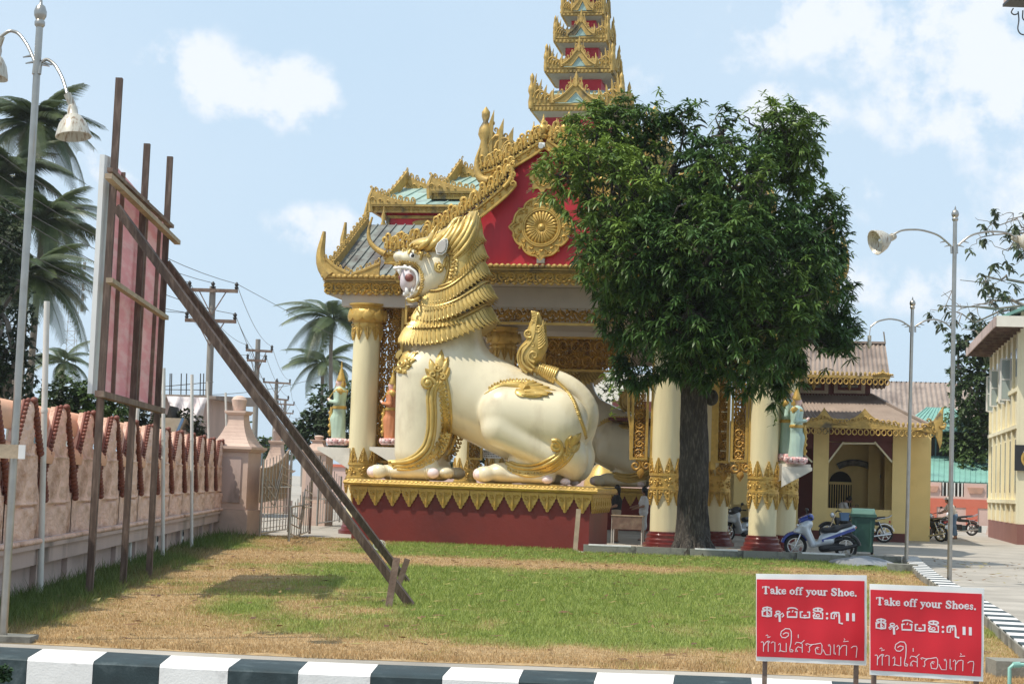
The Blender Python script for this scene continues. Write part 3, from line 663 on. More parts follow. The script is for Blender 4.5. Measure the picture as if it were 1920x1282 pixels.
# ---- fascia boards: carved band
def fascia(u0, u1, z0, z1, v, seed, drop=True):
    h = z1-z0; m = MB()
    m.bx((u0, v, z0+h*.12), (u1, v+.12, z1-h*.30)); m.bx((u0-.03, v-.10, z1-h*.26), (u1+.03, v+.14, z1-h*.14)); m.bx((u0-.05, v-.16, z1-h*.12), (u1+.05, v+.16, z1))
    m.bx((u0-.02, v-.05, z1-h*.34), (u1+.02, v+.13, z1-h*.30))
    n = int((u1-u0)/.16)
    for i in range(n+1):
        u = u0+(u1-u0)*i/n; m.sph((u, v-.16, z1-h*.04), (.075, .05, .06), 6, 4)
    o = m.build('fascia', M['gold_old'], pav, smooth=30)
    f = MB(); scrolls(f, u0, u1, z0+h*.12, z1-h*.36, v-.035, h*.5, .034, seed)
    n = int((u1-u0)/.2)
    for i in range(n): f.puff(leafpoly(u0+(u1-u0)*(i+.5)/n, z0+h*.16, .17, h*.18, -1), v+.02, .04)
    f.build('carving', M['gold'], o, smooth=40)
gf = -1.15
g0, g1 = q(905, 533, gf)[2], q(905, 497, gf)[2]
axu = q(1014, 500, gf)[0]; gw = axu-q(742, 500, gf)[0]
fascia(axu-gw, axu+gw, g0, g1, gf, 3)
fascia(uL, axu-gw-.05, fz0, fz1, -.3, 4); fascia(axu+gw+.05, uR, fz0, fz1, -.3, 5)
# central soffit under the gable bay
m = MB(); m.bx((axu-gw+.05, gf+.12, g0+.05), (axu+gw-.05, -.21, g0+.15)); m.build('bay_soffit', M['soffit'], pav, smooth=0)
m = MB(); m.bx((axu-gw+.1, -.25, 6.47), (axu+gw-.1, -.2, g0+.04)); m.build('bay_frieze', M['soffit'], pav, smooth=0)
# ---- lattice beam panels with frames
def lattice(px0, py0, px1, py1, v, cell, vert=False, seed=0, fr=.07, name='lattice_panel', th=.024, m1='gold_dark', rows=None):
    a = q(px0, (py0+py1)/2, v); b = q(px1, (py0+py1)/2, v); zt = q((px0+px1)/2, py0, v)[2]; zb = q((px0+px1)/2, py1, v)[2]
    m = MB(); m.bx((a[0], v-.05, zt-fr), (b[0], v+.05, zt)); m.bx((a[0], v-.05, zb), (b[0], v+.05, zb+fr)); m.bx((a[0], v-.05, zb+fr), (a[0]+fr, v+.05, zt-fr)); m.bx((b[0]-fr, v-.05, zb+fr), (b[0], v+.05, zt-fr))
    o = m.build(name, M['gold'], pav, smooth=0)
    s_ = MB(); scrolls(s_, a[0]+fr, b[0]-fr, zb+fr, zt-fr, v, cell, th*1.5, seed, vert); scrolls(s_, a[0]+fr, b[0]-fr, zb+fr, zt-fr, v+.025, cell*.52, th*1.15, seed+50, vert); s_.build('scrollwork', M[m1], o, smooth=50)
    return a[0], b[0], zb, zt
lattice(916, 553, 1172, 610, -.15, .62, seed=1, th=.03)
lattice(760, 553, 914, 610, -.15, .62, seed=2, th=.03)
lattice(1020, 632, 1182, 697, 6.3, .40, seed=5, th=.03)
lattice(706, 568, 753, 868, .3, .34, vert=True, seed=6, th=.022)
lattice(1184, 715, 1216, 862, .1, .26, vert=True, seed=7, th=.02)
lattice(1344, 640, 1369, 868, .7, .26, vert=True, seed=8, th=.02)
lattice(1372, 640, 1404, 866, .1, .28, vert=True, seed=9, th=.02)
lattice(876, 820, 905, 862, 5.9, .3, vert=True, seed=10, th=.02)
# arch post beside the passage and scroll feet below the wing panels
m = MB()
pp = [q(x, y, .1) for x, y in ((1183, 862), (1183, 800), (1179, 775), (1179, 700), (1179, 665), (1172, 648), (1155, 640))]
m.tube(pp, .045, 8); m.build('arch_moulding', M['gold'], pav, smooth=50)
def scroll_foot(px, py, v, s, flip=1):
    m = MB(); c = q(px, py, v)
    m.tube(spiral((c[0]-.14*s, c[2]), .17*s, .03*s, 1.5, 1.3, 18, v, -1), .045*s, 8, flat=(0, 1, 0))
    m.tube(spiral((c[0]+.16*s, c[2]+.02), .14*s, .03*s, 1.5, 1.3, 18, v, 1), .04*s, 8, flat=(0, 1, 0))
    for k in range(4): curl(m, (c[0]-.2*s+k*.12*s, c[2]+.15*s), math.pi/2-.9+k*.6, .25*s, .035*s, v-.02, 1 if k > 1 else -1)
    m.puff(leafpoly(c[0], c[2]-.05, .22*s, .32*s, -1), v, .05)
    m.build('scroll_foot', M['gold_dark'], pav, smooth=50)
scroll_foot(1201, 873, .1, 1); scroll_foot(730, 882, .3, 1.1); scroll_foot(1358, 880, .7, .9); scroll_foot(1388, 878, .1, 1); scroll_foot(890, 874, 5.9, .9)
# gold posts
m = MB()
for (px, y0, y1, v, r) in ((1337, 640, 880, .8, .07), (1407, 640, 880, .05, .07), (1221, 640, 890, .0, .05)):
    a = q(px, y1, v); b = q(px, y0, v); m.bx((a[0]-r, v-.06, a[2]), (a[0]+r, v+.06, 6.42))
m.build('post', M['gold'], pav, smooth=0)
# ---- gable bay
def gq(px, py, v=gf): return q(px, py, v)
def mir(pts, v=None):
    p = np.array(pts, float).copy(); p[:, 0] = 2*axu-p[:, 0]; return p
wallpx = [(742, 497), (800, 462), (850, 432), (900, 398), (958, 352), (962, 322), (1016, 264)]
L_ = [gq(x, y, gf+.2)[[0, 2]] for x, y in wallpx]; Rr = [(2*axu-a, z) for a, z in L_[::-1]]
zb = L_[0][1]-.02
m = MB().prism(L_+Rr[1:] if abs(L_[-1][0]-Rr[0][0]) < .05 else L_+Rr, gf+.2, gf+.5); m.build('gable_wall', M['red'], pav, smooth=0)
m = MB()
lo_ = [(696, 468), (742, 480), (800, 458), (850, 420), (900, 384), (945, 347), (962, 325)]
# roofs behind the gable
top = np.array([gq(x, y, gf+.4) for x, y in ((742, 485), (800, 452), (850, 414), (900, 378), (945, 340))])
for P_ in (top, mir(top)):
    for i in range(len(P_)-1):
        a, b = P_[i].copy(), P_[i+1].copy(); a[1] = b[1] = gf+.25; a2, b2 = a.copy(), b.copy(); a2[1] = b2[1] = 6.0
        m.add([a, b, b2, a2, a-[0, 0, .08], b-[0, 0, .08], b2-[0, 0, .08], a2-[0, 0, .08]], [(0, 1, 2, 3), (7, 6, 5, 4), (0, 4, 5, 1), (3, 2, 6, 7), (0, 3, 7, 4), (1, 5, 6, 2)])
tp2 = np.array([gq(900, 322, gf+.3), gq(960, 290, gf+.3), gq(1016, 250, gf+.3)]); tp2[-1][0] = axu
for P_ in (tp2, mir(tp2)):
    for i in range(len(P_)-1):
        a, b = P_[i].copy(), P_[i+1].copy(); a[1] = b[1] = gf+.05; a2, b2 = a.copy(), b.copy(); a2[1] = b2[1] = 9
        m.add([a, b, b2, a2, a-[0, 0, .08], b-[0, 0, .08], b2-[0, 0, .08], a2-[0, 0, .08]], [(0, 1, 2, 3), (7, 6, 5, 4), (0, 4, 5, 1), (3, 2, 6, 7), (0, 3, 7, 4), (1, 5, 6, 2)])
m.build('gable_roof', M['roofold'], pav, smooth=0)
def smoothline(pts, n=40):
    pts = np.array(pts, float); s = np.concatenate([[0], np.cumsum(np.linalg.norm(np.diff(pts, axis=0), axis=1))]); t = np.linspace(0, s[-1], n)
    o = np.stack([np.interp(t, s, pts[:, j]) for j in range(pts.shape[1])], 1)
    for _ in range(3): o[1:-1] = (o[:-2]+2*o[1:-1]+o[2:])/4
    return o
def ribbon(mb, top_, bot_, v0, v1):
    n = len(top_); A = [np.stack([l[:, 0], np.full(n, v), l[:, 2]], 1) for l, v in ((top_, v0), (bot_, v0), (bot_, v1), (top_, v1))]
    f = []
    for i in range(n-1):
        for k in range(4):
            k2 = (k+1) % 4; f.append((k*n+i, k2*n+i, k2*n+i+1, k*n+i+1))
    f += [(0, 3*n, 2*n, n), (n-1, 2*n-1, 3*n-1, 4*n-1)]
    mb.add(np.concatenate(A), f)
def barge(px_line, thick, v, sgn_m, crest_h, name='bargeboard'):
    """carved bargeboard following the pixel line, with its mirror twin"""
    c = smoothline([q(x, y, v) for x, y in px_line], 44)
    if sgn_m: c = mir(c)
    t = np.gradient(c, axis=0); t /= np.linalg.norm(t, axis=1)[:, None]; nrm = np.stack([-t[:, 2], 0*t[:, 0], t[:, 0]], 1)*(1 if not sgn_m else -1)
    m = MB(); th = thick
    ribbon(m, c+nrm*th*.15, c-nrm*th*.5, v+.05, v+.16); 
    for off, r in ((.48, .045), (.1, .05), (-.5, .04)): m.tube(np.stack([*(c+nrm*th*off).T], 1)+[0, .03, 0], r, 6)
    s_ = np.concatenate([[0], np.cumsum(np.linalg.norm(np.diff(c, axis=0), axis=1))]); n = int(s_[-1]/.26)
    for i in range(n):
        tt = (i+.5)/n*s_[-1]; p = np.array([np.interp(tt, s_, c[:, j]) for j in range(3)]); a = np.array([np.interp(tt, s_, t[:, j]) for j in range(3)]); nn = np.array([-a[2], 0, a[0]])*(1 if not sgn_m else -1)
        pc = p+nn*th*.3; an = math.atan2(a[2], a[0])
        m.tube(spiral((pc[0], pc[2]), .12, .03, an+math.pi, 1.1, 10, v, -1 if not sgn_m else 1), .032, 5, flat=(0, 1, 0))
        pc = p-nn*th*.2; curl(m, (pc[0], pc[2]), an+math.pi*.8, .24, .03, v+.02, 1, 7)
    knob_row(m, c+nrm*th*.5+[0, .02, 0], crest_h*.85, .155); knob_row(m, c+nrm*th*.5+[.07, .12, .10], crest_h*.9, .19); knob_row(m, c+nrm*th*.5+[.03, -.04, -.02], crest_h*.45, .12)
    m.build(name, M['gold'], pav, smooth=40)
lower_px = [(722, 478), (742, 480), (775, 474), (810, 455), (860, 420), (905, 386), (940, 357), (957, 337)]
upper_px = [(903, 326), (930, 318), (960, 301), (990, 283), (1018, 264)]
for sm in (False, True):
    barge(lower_px, .42, gf-.25, sm, .42); barge(upper_px, .36, gf-.1, sm, .36)
    m = MB(); mm_ = (lambda p: mir(p)) if sm else (lambda p: np.array(p))
    horn(m, mm_([q(*p, gf-.25) for p in ((722, 476), (712, 471), (697, 461), (689, 445), (692, 425), (698, 407))]), .095, .03)
    m.build('bargeboard_horn', M['gold_old'], pav, smooth=60); m = MB()
    horn(m, mm_([q(*p, gf-.1) for p in ((915, 340), (900, 336), (894, 318), (893, 300), (900, 278))]), .15, .03)
    m.build('bargeboard_horn', M['gold_old'], pav, smooth=60); m = MB()
    pts = mm_([q(*p, gf-.25) for p in ((945, 352), (958, 338), (962, 322), (957, 308), (949, 313), (953, 322))]); m.tube(smoothline(pts, 16), .07, 8)
    for k in range(6):
        p = mm_([q(958+(k % 2)*4, 300+k*9, gf-.25)])[0]; m.tube(spiral((p[0], p[2]), .1, .03, k, 1.2, 10, p[1]-.03, 1), .035, 5, flat=(0, 1, 0))
    m.build('bargeboard_curl', M['gold'], pav, smooth=60)
# side hook where the lower board begins (horn over lower roof)
# pinnacles where the boards meet
m = MB()
for (x, yb, yt, r) in ((1018, 262, 214, .18), (1000, 262, 228, .1), (1043, 258, 222, .12), (1060, 258, 215, .17), (1085, 258, 225, .1), (1030, 262, 236, .1)):
    b = q(x, yb, gf+.1); t = q(x, yt, gf+.1); h = t[2]-b[2]
    m.lathe([(r*.9, 0), (r*1.05, h*.12), (r*.7, h*.2), (r*.95, h*.38), (r*.8, h*.5), (r*.4, h*.62), (r*.45, h*.68), (r*.2, h*.8), (.012, h)], c=tuple(b), n=10)
m.build('pinnacle', M['gold'], pav, smooth=50)
# medallion
mc = q(1016, 427, gf+.18); sm_ = 45.0/FPX
md = MB(); nn = 96; out = []
rr_ = np.array([62, 66]); 
for i in range(nn):
    a = 2*math.pi*i/nn; lob = abs(math.cos(a*2)); tip = max(0, 1-abs(((a/(math.pi/2)+.5) % 1)-.5)*9)
    r = (50+7*abs(math.sin(a*4))**.6+14*tip**1.3-(3 if False else 0))*sm_
    out.append((mc[0]+r*math.cos(a), mc[2]+r*1.02*math.sin(a)))
md.prism(out, gf+.10, gf+.19)
ol = np.array([(x, gf+.09, z) for x, z in out]); md.tube(ol, .035, 6, closed=True)
a = np.linspace(0, 2*math.pi, 49)[:-1]
for r in (34, 37.5): md.tube(np.stack([mc[0]+r*sm_*np.cos(a), np.full(48, gf+.08), mc[2]+r*sm_*np.sin(a)], 1), .03, 6, closed=True)
for i in range(26):
    a_ = 2*math.pi*i/26; r = 44*sm_; curl(md, (mc[0]+r*math.cos(a_), mc[2]+r*math.sin(a_)), a_+1.2, .22, .026, gf+.08, 1 if i % 2 else -1, 8)
    r = 52*sm_; curl(md, (mc[0]+r*math.cos(a_+.1), mc[2]+r*math.sin(a_+.1)), a_-.9, .16, .022, gf+.08, -1 if i % 2 else 1, 7)
o = md.build('medallion', M['gold'], pav, smooth=40)
for i in range(26):
    a_ = 2*math.pi*i/26; c_, s_ = math.cos(a_), math.sin(a_); pt = []
    for (r, w) in ((7, 1.2), (14, 2.1), (22, 3.2), (29, 3.7), (32, 2.6), (33, 0)): pt.append((r, w))
    poly = [(r, w) for r, w in pt]+[(r, -w) for r, w in pt[:-1][::-1]]
    poly = [(mc[0]+sm_*(r*c_-w*s_), mc[2]+sm_*(r*s_+w*c_)) for r, w in poly]
    MB().puff(poly, gf+.10, .055, .2, .6).build('petal', M['gold'], o, smooth=60)
MB().lathe([(.10, 0), (.09, .03), (.03, .05), (.01, .06)], n=16).build('boss', M['gold'], o, smooth=50).matrix_basis = Matrix.Translation((mc[0], gf+.08, mc[2]))@Matrix.Rotation(math.pi/2, 4, 'X')
m = MB(); c_ = q(1018, 335, gf+.18)
m.prism([(c_[0]+.33*math.cos(t)*(1+.12*math.cos(8*t)), c_[2]+.36*math.sin(t)*(1+.12*math.cos(8*t))) for t in np.linspace(0, 2*math.pi, 49)[:-1]], gf+.10, gf+.19)
for i in range(10): a_ = i*.628; curl(m, (c_[0]+.17*math.cos(a_), c_[2]+.17*math.sin(a_)), a_+1, .2, .026, gf+.09, 1)
m.build('upper_boss', M['gold'], pav, smooth=40)
p = q(1014, 488, gf+.1); MB().box((p[0], gf+.12, p[2]-.02), (.22, .12, .12)).build('bracket', M['concrete'], pav, smooth=0)
p = q(1017, 273, gf-.05); m = MB(); m.box(p, (.16, .22, .12)); m.cyl(p+[0, -.08, -.02], p+[0, -.24, -.06], .06, .075, 10); m.build('floodlight', M['white'], pav, smooth=30)
# ---- corner finials and crest on the lower roof's left hip
m = MB()
hipA = np.array(q(616, 500, -.3)); hipB = np.array(q(690, 410, 3.0))
c = smoothline([q(612, 505, -.3), q(625, 490, .0), q(648, 462, 1.0), q(670, 432, 2.1), q(690, 408, 3.0)], 24)
ribbon(m, c, c-[0, 0, .42], 0, .1) if False else None
for i in range(len(c)-1): m.bar(c[i]-[0, 0, .16], c[i+1]-[0, 0, .16], .12, .36)
knob_row(m, c+[0, 0, .02], .22, .16)
horn(m, [q(618, 518, -.35), q(603, 500, -.35), q(600, 475, -.35), q(605, 452, -.35), q(608, 434, -.35)], .2, .05)
horn(m, [q(645, 468, 1.0), q(643, 450, 1.0), q(646, 434, 1.0), q(648, 417, 1.0)], .12, .04)
horn(m, [q(686, 418, 3.0), q(686, 400, 3.0), q(689, 380, 3.0)], .11, .03)
# low crest swags above the left fascia
s1 = smoothline([q(612, 486, -.42), q(630, 502, -.42), q(655, 513, -.42)], 14); s2 = smoothline([q(660, 514, -.42), q(685, 506, -.42), q(700, 499, -.42), q(712, 494, -.42)], 14)
for s_ in (s1, s2):
    m.tube(s_, .05, 6); ribbon(m, s_, np.stack([s_[:, 0], s_[:, 1], np.full(len(s_), fz1)], 1), -.44, -.36); knob_row(m, s_, .16, .13)
m.build('hip_crest', M['gold_old'], pav, smooth=40)
p = q(718, 432, 4); m = MB(); m.lathe([(.07, 0), (.1, .15), (.05, .3), (.08, .42), (.02, .62), (.01, .75)], c=tuple(p), n=8); m.build('pinnacle', M['gold_old'], pav)
# mirrored right hip, mostly behind the tree
m = MB(); c2 = c.copy(); c2[:, 0] = uL+uR-c2[:, 0]
for i in range(len(c2)-1): m.bar(c2[i]-[0, 0, .16], c2[i+1]-[0, 0, .16], .12, .36)
knob_row(m, c2, .22, .16); h = np.array([q(618, 518, -.35), q(603, 500, -.35), q(600, 475, -.35), q(605, 452, -.35), q(608, 434, -.35)]); h[:, 0] = uL+uR-h[:, 0]; horn(m, h, .2, .05)
m.build('hip_crest', M['gold_old'], pav, smooth=40)
# ---- stepped left arm roofs R1, R2 (mirrored to the right)
VA = 10.5
ut = np.mean([q(1000, 200, VA-1.5)[0]+1.5, q(1095, 75, VA)[0], q(1097, 26, VA)[0]])
def tri_crest(m, base, u_len, h, sgn):
    """concave triangular crest: high at the corner, falling along u"""
    t = np.linspace(0, 1, 12); z = h*(1-t)**1.8; c = np.stack([base[0]+sgn*u_len*t, np.full(12, base[1]), base[2]+z+.05], 1)
    bot = c.copy(); bot[:, 2] = base[2]; ribbon(m, c, bot, base[1]-.05, base[1]+.05); m.tube(c, .045, 5); knob_row(m, c, .2, .11)
    for k in range(4): 
        tt = .1+.16*k; curl(m, (base[0]+sgn*u_len*tt, base[2]+.04), math.pi/2, h*(1-tt)**1.8*1.0, .03, base[1]-.07, sgn)
def arm(el, er, y_f0, y_f1, vf, y_r, rl, bx_l, bx_y, sgn):
    """one roof step; sgn -1 builds its mirror image about the spire axis"""
    MU = (lambda u: u) if sgn > 0 else (lambda u: 2*ut-u)
    z0 = q(el, y_f1, vf)[2]; z1 = q(el, y_f0, vf)[2]; u0 = q(el, y_f0, vf)[0]; u1 = ut-.6
    zr = q(rl, y_r, VA)[2]; ur = u0+.55
    def mm_(P): P = np.array(P, float); P[:, 0] = [MU(a) for a in P[:, 0]]; return P
    vb_ = 2*VA-vf
    poly = mm_([(u0, vf, z1), (u1, vf, z1), (u1, vb_, z1), (u0, vb_, z1), (ur, VA-.02, zr), (u1, VA-.02, zr), (u1, VA+.02, zr), (ur, VA+.02, zr)])
    m = MB().hexa(poly if sgn > 0 else poly[[1, 0, 3, 2, 5, 4, 7, 6]]); m.build('arm_roof', M['roofgreen'], pav, smooth=0)
    a = mm_([(u0+.1, vf, z1), (u1, vf, z1), (ur, VA-.02, zr), (u1, VA-.02, zr)]); roof_panels(a[0], a[1], a[2], a[3], 10 if u1-u0 > 4 else 7, M['roofgreen'])
    f = MB(); lo, hi = min(MU(u0), MU(u1)), max(MU(u0), MU(u1)); h = z1-z0
    for vv_ in (vf, vb_-.1): f.bx((lo, vv_, z0), (hi, vv_+.1, z1-h*.3)); f.bx((lo-.04, vv_-.08, z1-h*.25), (hi+.04, vv_+.14, z1))
    e = MU(u0); f.bx((min(e, e+.1*sgn), vf+.11, z0), (max(e, e+.1*sgn), vb_-.11, z1))
    o = f.build('arm_fascia', M['gold_old'], pav, smooth=0)
    s_ = MB(); scrolls(s_, lo, hi, z0, z1-h*.3, vf-.01, h*.6, .02, 4, dense=False); s_.build('carving', M['gold_old'], o, smooth=40)
    c = MB(); e = MU(u0); tri_crest(c, (e, vf-.05, z1), 1.5, .42, sgn); horn(c, [(e-.02*sgn, vf-.05, z0), (e-.08*sgn, vf-.05, z1+.2), (e, vf-.05, z1+.42), (e+.03*sgn, vf-.05, z1+.58)], .10, .04)
    e2 = MU(ur); tri_crest(c, (e2, VA, zr), 1.3, .40, sgn); 
    ln = np.array([(e, vf, z1+.15), ((e+e2)/2, (vf+VA)/2, (z1+zr)/2-.05), (e2, VA, zr+.5)]); ln = smoothline(ln, 12)
    for i in range(11): c.bar(ln[i], ln[i+1], .1, .34)
    knob_row(c, ln+[0, 0, .15], .14, .16); ln2 = ln.copy(); ln2[:, 1] = 2*VA-ln2[:, 1]
    for i in range(11): c.bar(ln2[i], ln2[i+1], .1, .34)
    horn(c, [(e2, VA, zr), (e2-.05*sgn, VA, zr+.35), (e2, VA, zr+.62)], .1, .04)
    c.build('arm_crest', M['gold_old'], pav, smooth=40)
    ub = q(bx_l, bx_y, vf+.4)[0]; bz = q(bx_l, bx_y, vf+.4)[2]; lo, hi = min(MU(ub), MU(u1)), max(MU(ub), MU(u1))
    MB().bx((lo, vf+.4, bz-1.2), (hi, vb_-.4, z0+.1)).build('clerestory_wall', M['red'], pav, smooth=0)
    fr = MB(); zt = z0-.05; zl = bz; n = 2; wd = (hi-lo)/n
    for k in range(n):
        a_, b_ = lo+k*wd, lo+(k+1)*wd; v_ = vf+.34
        fr.bx((a_, v_, zt-.1), (b_, v_+.06, zt)); fr.bx((a_, v_, zl), (b_, v_+.06, zl+.1)); fr.bx((a_, v_, zl+.1), (a_+.12, v_+.06, zt-.1)); fr.bx((b_-.12, v_, zl+.1), (b_, v_+.06, zt-.1))
        t = np.linspace(0, 2*math.pi, 25)[:-1]; fr.puff([((a_+b_)/2+.5*np.cos(x), (zl+zt)/2+.12*np.sin(x)) for x in t], v_+.03, .04)
    fr.build('wall_frame', M['gold_old'], pav, smooth=20)
for sgn in (1, -1):
    arm(697, 824, 384, 398, 8.0, 355, 726, 724, 432, sgn)
    arm(808, 905, 359, 373, 8.4, 334, 838, 835, 405, sgn)
# ---- spire tiers
def tier(z_box0, z_box1, ab, z0, z1, ae, hfin, hgab, first=False):
    MB().bx((ut-ab, VA-ab, z_box0), (ut+ab, VA+ab, z_box1)).build('tier_wall', M['red'], pav, smooth=0)
    s = MB(); k = ab+.02; zc = z_box1+.0
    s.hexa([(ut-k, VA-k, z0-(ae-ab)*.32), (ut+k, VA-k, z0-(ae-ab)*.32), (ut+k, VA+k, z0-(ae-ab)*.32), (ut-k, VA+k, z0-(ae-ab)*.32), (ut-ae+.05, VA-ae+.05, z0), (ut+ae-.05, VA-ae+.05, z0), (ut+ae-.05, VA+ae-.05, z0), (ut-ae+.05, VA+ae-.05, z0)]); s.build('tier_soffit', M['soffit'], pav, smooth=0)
    e = MB(); h = z1-z0; e.bx((ut-ae, VA-ae, z0+.002), (ut+ae, VA+ae, z1-h*.3)); e.bx((ut-ae-.04, VA-ae-.04, z1-h*.28), (ut+ae+.04, VA+ae+.04, z1))
    for sd in range(4):
        n = int(ae*2/.13)
        for i in range(n):
            x = -ae+(i+.5)*2*ae/n; p = [(x, -ae-.015), (ae+.015, x), (-x, ae+.015), (-ae-.015, -x)][sd]; e.box((ut+p[0], VA+p[1], z0+h*.3), (.07, .07, h*.4))
    e.build('tier_eave', M['gold_old'], pav, smooth=0)
    # roof above eave
    MB().hexa([(ut-ae*.96, VA-ae*.96, z1), (ut+ae*.96, VA-ae*.96, z1), (ut+ae*.96, VA+ae*.96, z1), (ut-ae*.96, VA+ae*.96, z1), (ut-ab*.75, VA-ab*.75, z1+hfin*.5), (ut+ab*.75, VA-ab*.75, z1+hfin*.5), (ut+ab*.75, VA+ab*.75, z1+hfin*.5), (ut-ab*.75, VA+ab*.75, z1+hfin*.5)]).build('tier_roof', M['roofgreen'], pav, smooth=0)
    c = MB(); one = MB(); w = ae; kh = hfin/1.0
    for sd in (-1, 1):   # corner crests of the front side
        t = np.linspace(0, 1, 8); ln = np.stack([sd*(w-.0-w*.52*t), np.full(8, -w), z1+.02+kh*.62*(1-t)**1.6], 1); bt = ln.copy(); bt[:, 2] = z1-.01
        ribbon(one, ln, bt, -w-.03, -w+.04); knob_row(one, ln, kh*.16, w*.10)
        for k in range(6): curl(one, (sd*w*(.95-.085*k), z1), 1.57, kh*(.62-.08*k), w*.028, -w-.06, sd, 8)
        for k in range(4): one.tube([(sd*(w*(.93-.12*k)), -w-.03, z1), (sd*(w*(.93-.12*k)), -w-.05, z1+kh*(.55-.1*k)), (sd*(w*(.90-.12*k)), -w-.03, z1+kh*(.85-.16*k))], [w*.035, w*.035, .008], 5)
    g = w*.50 
    gt = [(-g, z1+.02), (-g*.95, z1+hgab*.32), (-g*.55, z1+hgab*.32), (-g*.18, z1+hgab*.75), (0, z1+hgab), (g*.18, z1+hgab*.75), (g*.55, z1+hgab*.32), (g*.95, z1+hgab*.32), (g, z1+.02), (g*.42, z1+.02), (0, z1+hgab*.42), (-g*.42, z1+.02)]
    one.prism(gt, -w-.10, -w-.02); 
    for sd in (-1, 1):
        ln = np.array([(sd*g, -w-.12, z1+.06), (sd*g*.6, -w-.12, z1+hgab*.22), (sd*g*.12, -w-.12, z1+hgab*.66)]); one.tube(smoothline(ln, 8), w*.03, 5); knob_row(one, ln+[0, .04, hgab*.1], kh*.15, w*.10)
        one.tube([(sd*g, -w-.08, z1), (sd*g*1.05, -w-.08, z1+hgab*.3), (sd*g, -w-.08, z1+hgab*.55)], [w*.05, w*.04, .01], 6)
        one.tube([(sd*g*.22, -w-.08, z1+hgab*.6), (sd*g*.25, -w-.08, z1+hgab*1.0)], [w*.03, .01], 5)
    one.lathe([(w*.05, z1+hgab*.6), (w*.07, z1+hgab*.75), (w*.03, z1+hgab*.88), (w*.05, z1+hgab*.98), (.008, z1+hgab*1.22)], c=(0, -w-.08, 0), n=6)
    V_ = np.concatenate(one.v)
    for r in range(4):
        a = r*math.pi/2; ca, sa = math.cos(a), math.sin(a); R3 = np.array([[ca, -sa, 0], [sa, ca, 0], [0, 0, 1]]); c.add(V_@R3.T+[ut, VA, 0], one.f)
    for (sx, sy) in ((-1, -1), (1, -1), (1, 1), (-1, 1)):
        c.lathe([(w*.06, 0), (w*.075, hfin*.2), (w*.05, hfin*.38), (w*.085, hfin*.5), (w*.075, hfin*.62), (w*.03, hfin*.74), (w*.05, hfin*.84), (w*.05, hfin*.92), (.01, hfin*1.02)], c=(ut+sx*w, VA+sy*w, z0+h*.3), n=8)
    c.build('tier_crest', M['gold_old'], pav, smooth=45)
    MB().prism([(-g*.4, z1+.02), (0, z1+hgab*.40), (g*.4, z1+.02)], -w-.05, -w-.03).build('gablet_panel', M['roofgreen'], pav, smooth=0).location = (ut, VA, 0)
def zq(px, py, a): return q(px, py, VA-a)[2]
T = [  # box x-left, box top/bottom y, eave y bottom/top, eave half width, finial top y, gablet top y
    (2.2, 330, 300, 2.80, 308, 293, 206, 225), (1.10, 262, 209, 1.52, 208, 194, 142, 145), (.72, 190, 144, 1.13, 137, 126, 86, 80), (.57, 123, 84, .90, 80, 69, 33, 28), (.42, 67, 35, .71, 30, 22, -16, -22),
    (.33, 20, -4, .56, -9, -16, -45, -50), (.26, -18, -40, .44, -44, -50, -76, -80), (.20, -52, -72, .34, -76, -81, -102, -106)]
for (ab, yb0, yb1, ae, y0, y1, yf, yg) in T:
    px_ = 1085; z0, z1 = zq(px_, y0, ae), zq(px_, y1, ae); tier(zq(px_, yb0, ab), z0+.02, ab, z0, z1, ae, zq(px_, yf, ae)-z0, zq(px_, yg, ae)-z1)
zt = zq(1085, -84, .3)
MB().lathe([(.2, zt), (.22, zt+.2), (.14, zt+.4), (.18, zt+.6), (.1, zt+1.1), (.13, zt+1.3), (.05, zt+2.0), (.09, zt+2.2), (.02, zt+3.2), (.005, zt+3.8)], c=(ut, VA, 0), n=16).build('spire_finial', M['gold'], pav)
MB().bx((ut-2.2, VA-2.2, zr1-1), (ut+2.2, VA+2.2, zq(1085, 320, 2.2))).build('tower_base', M['red'], pav, smooth=0)
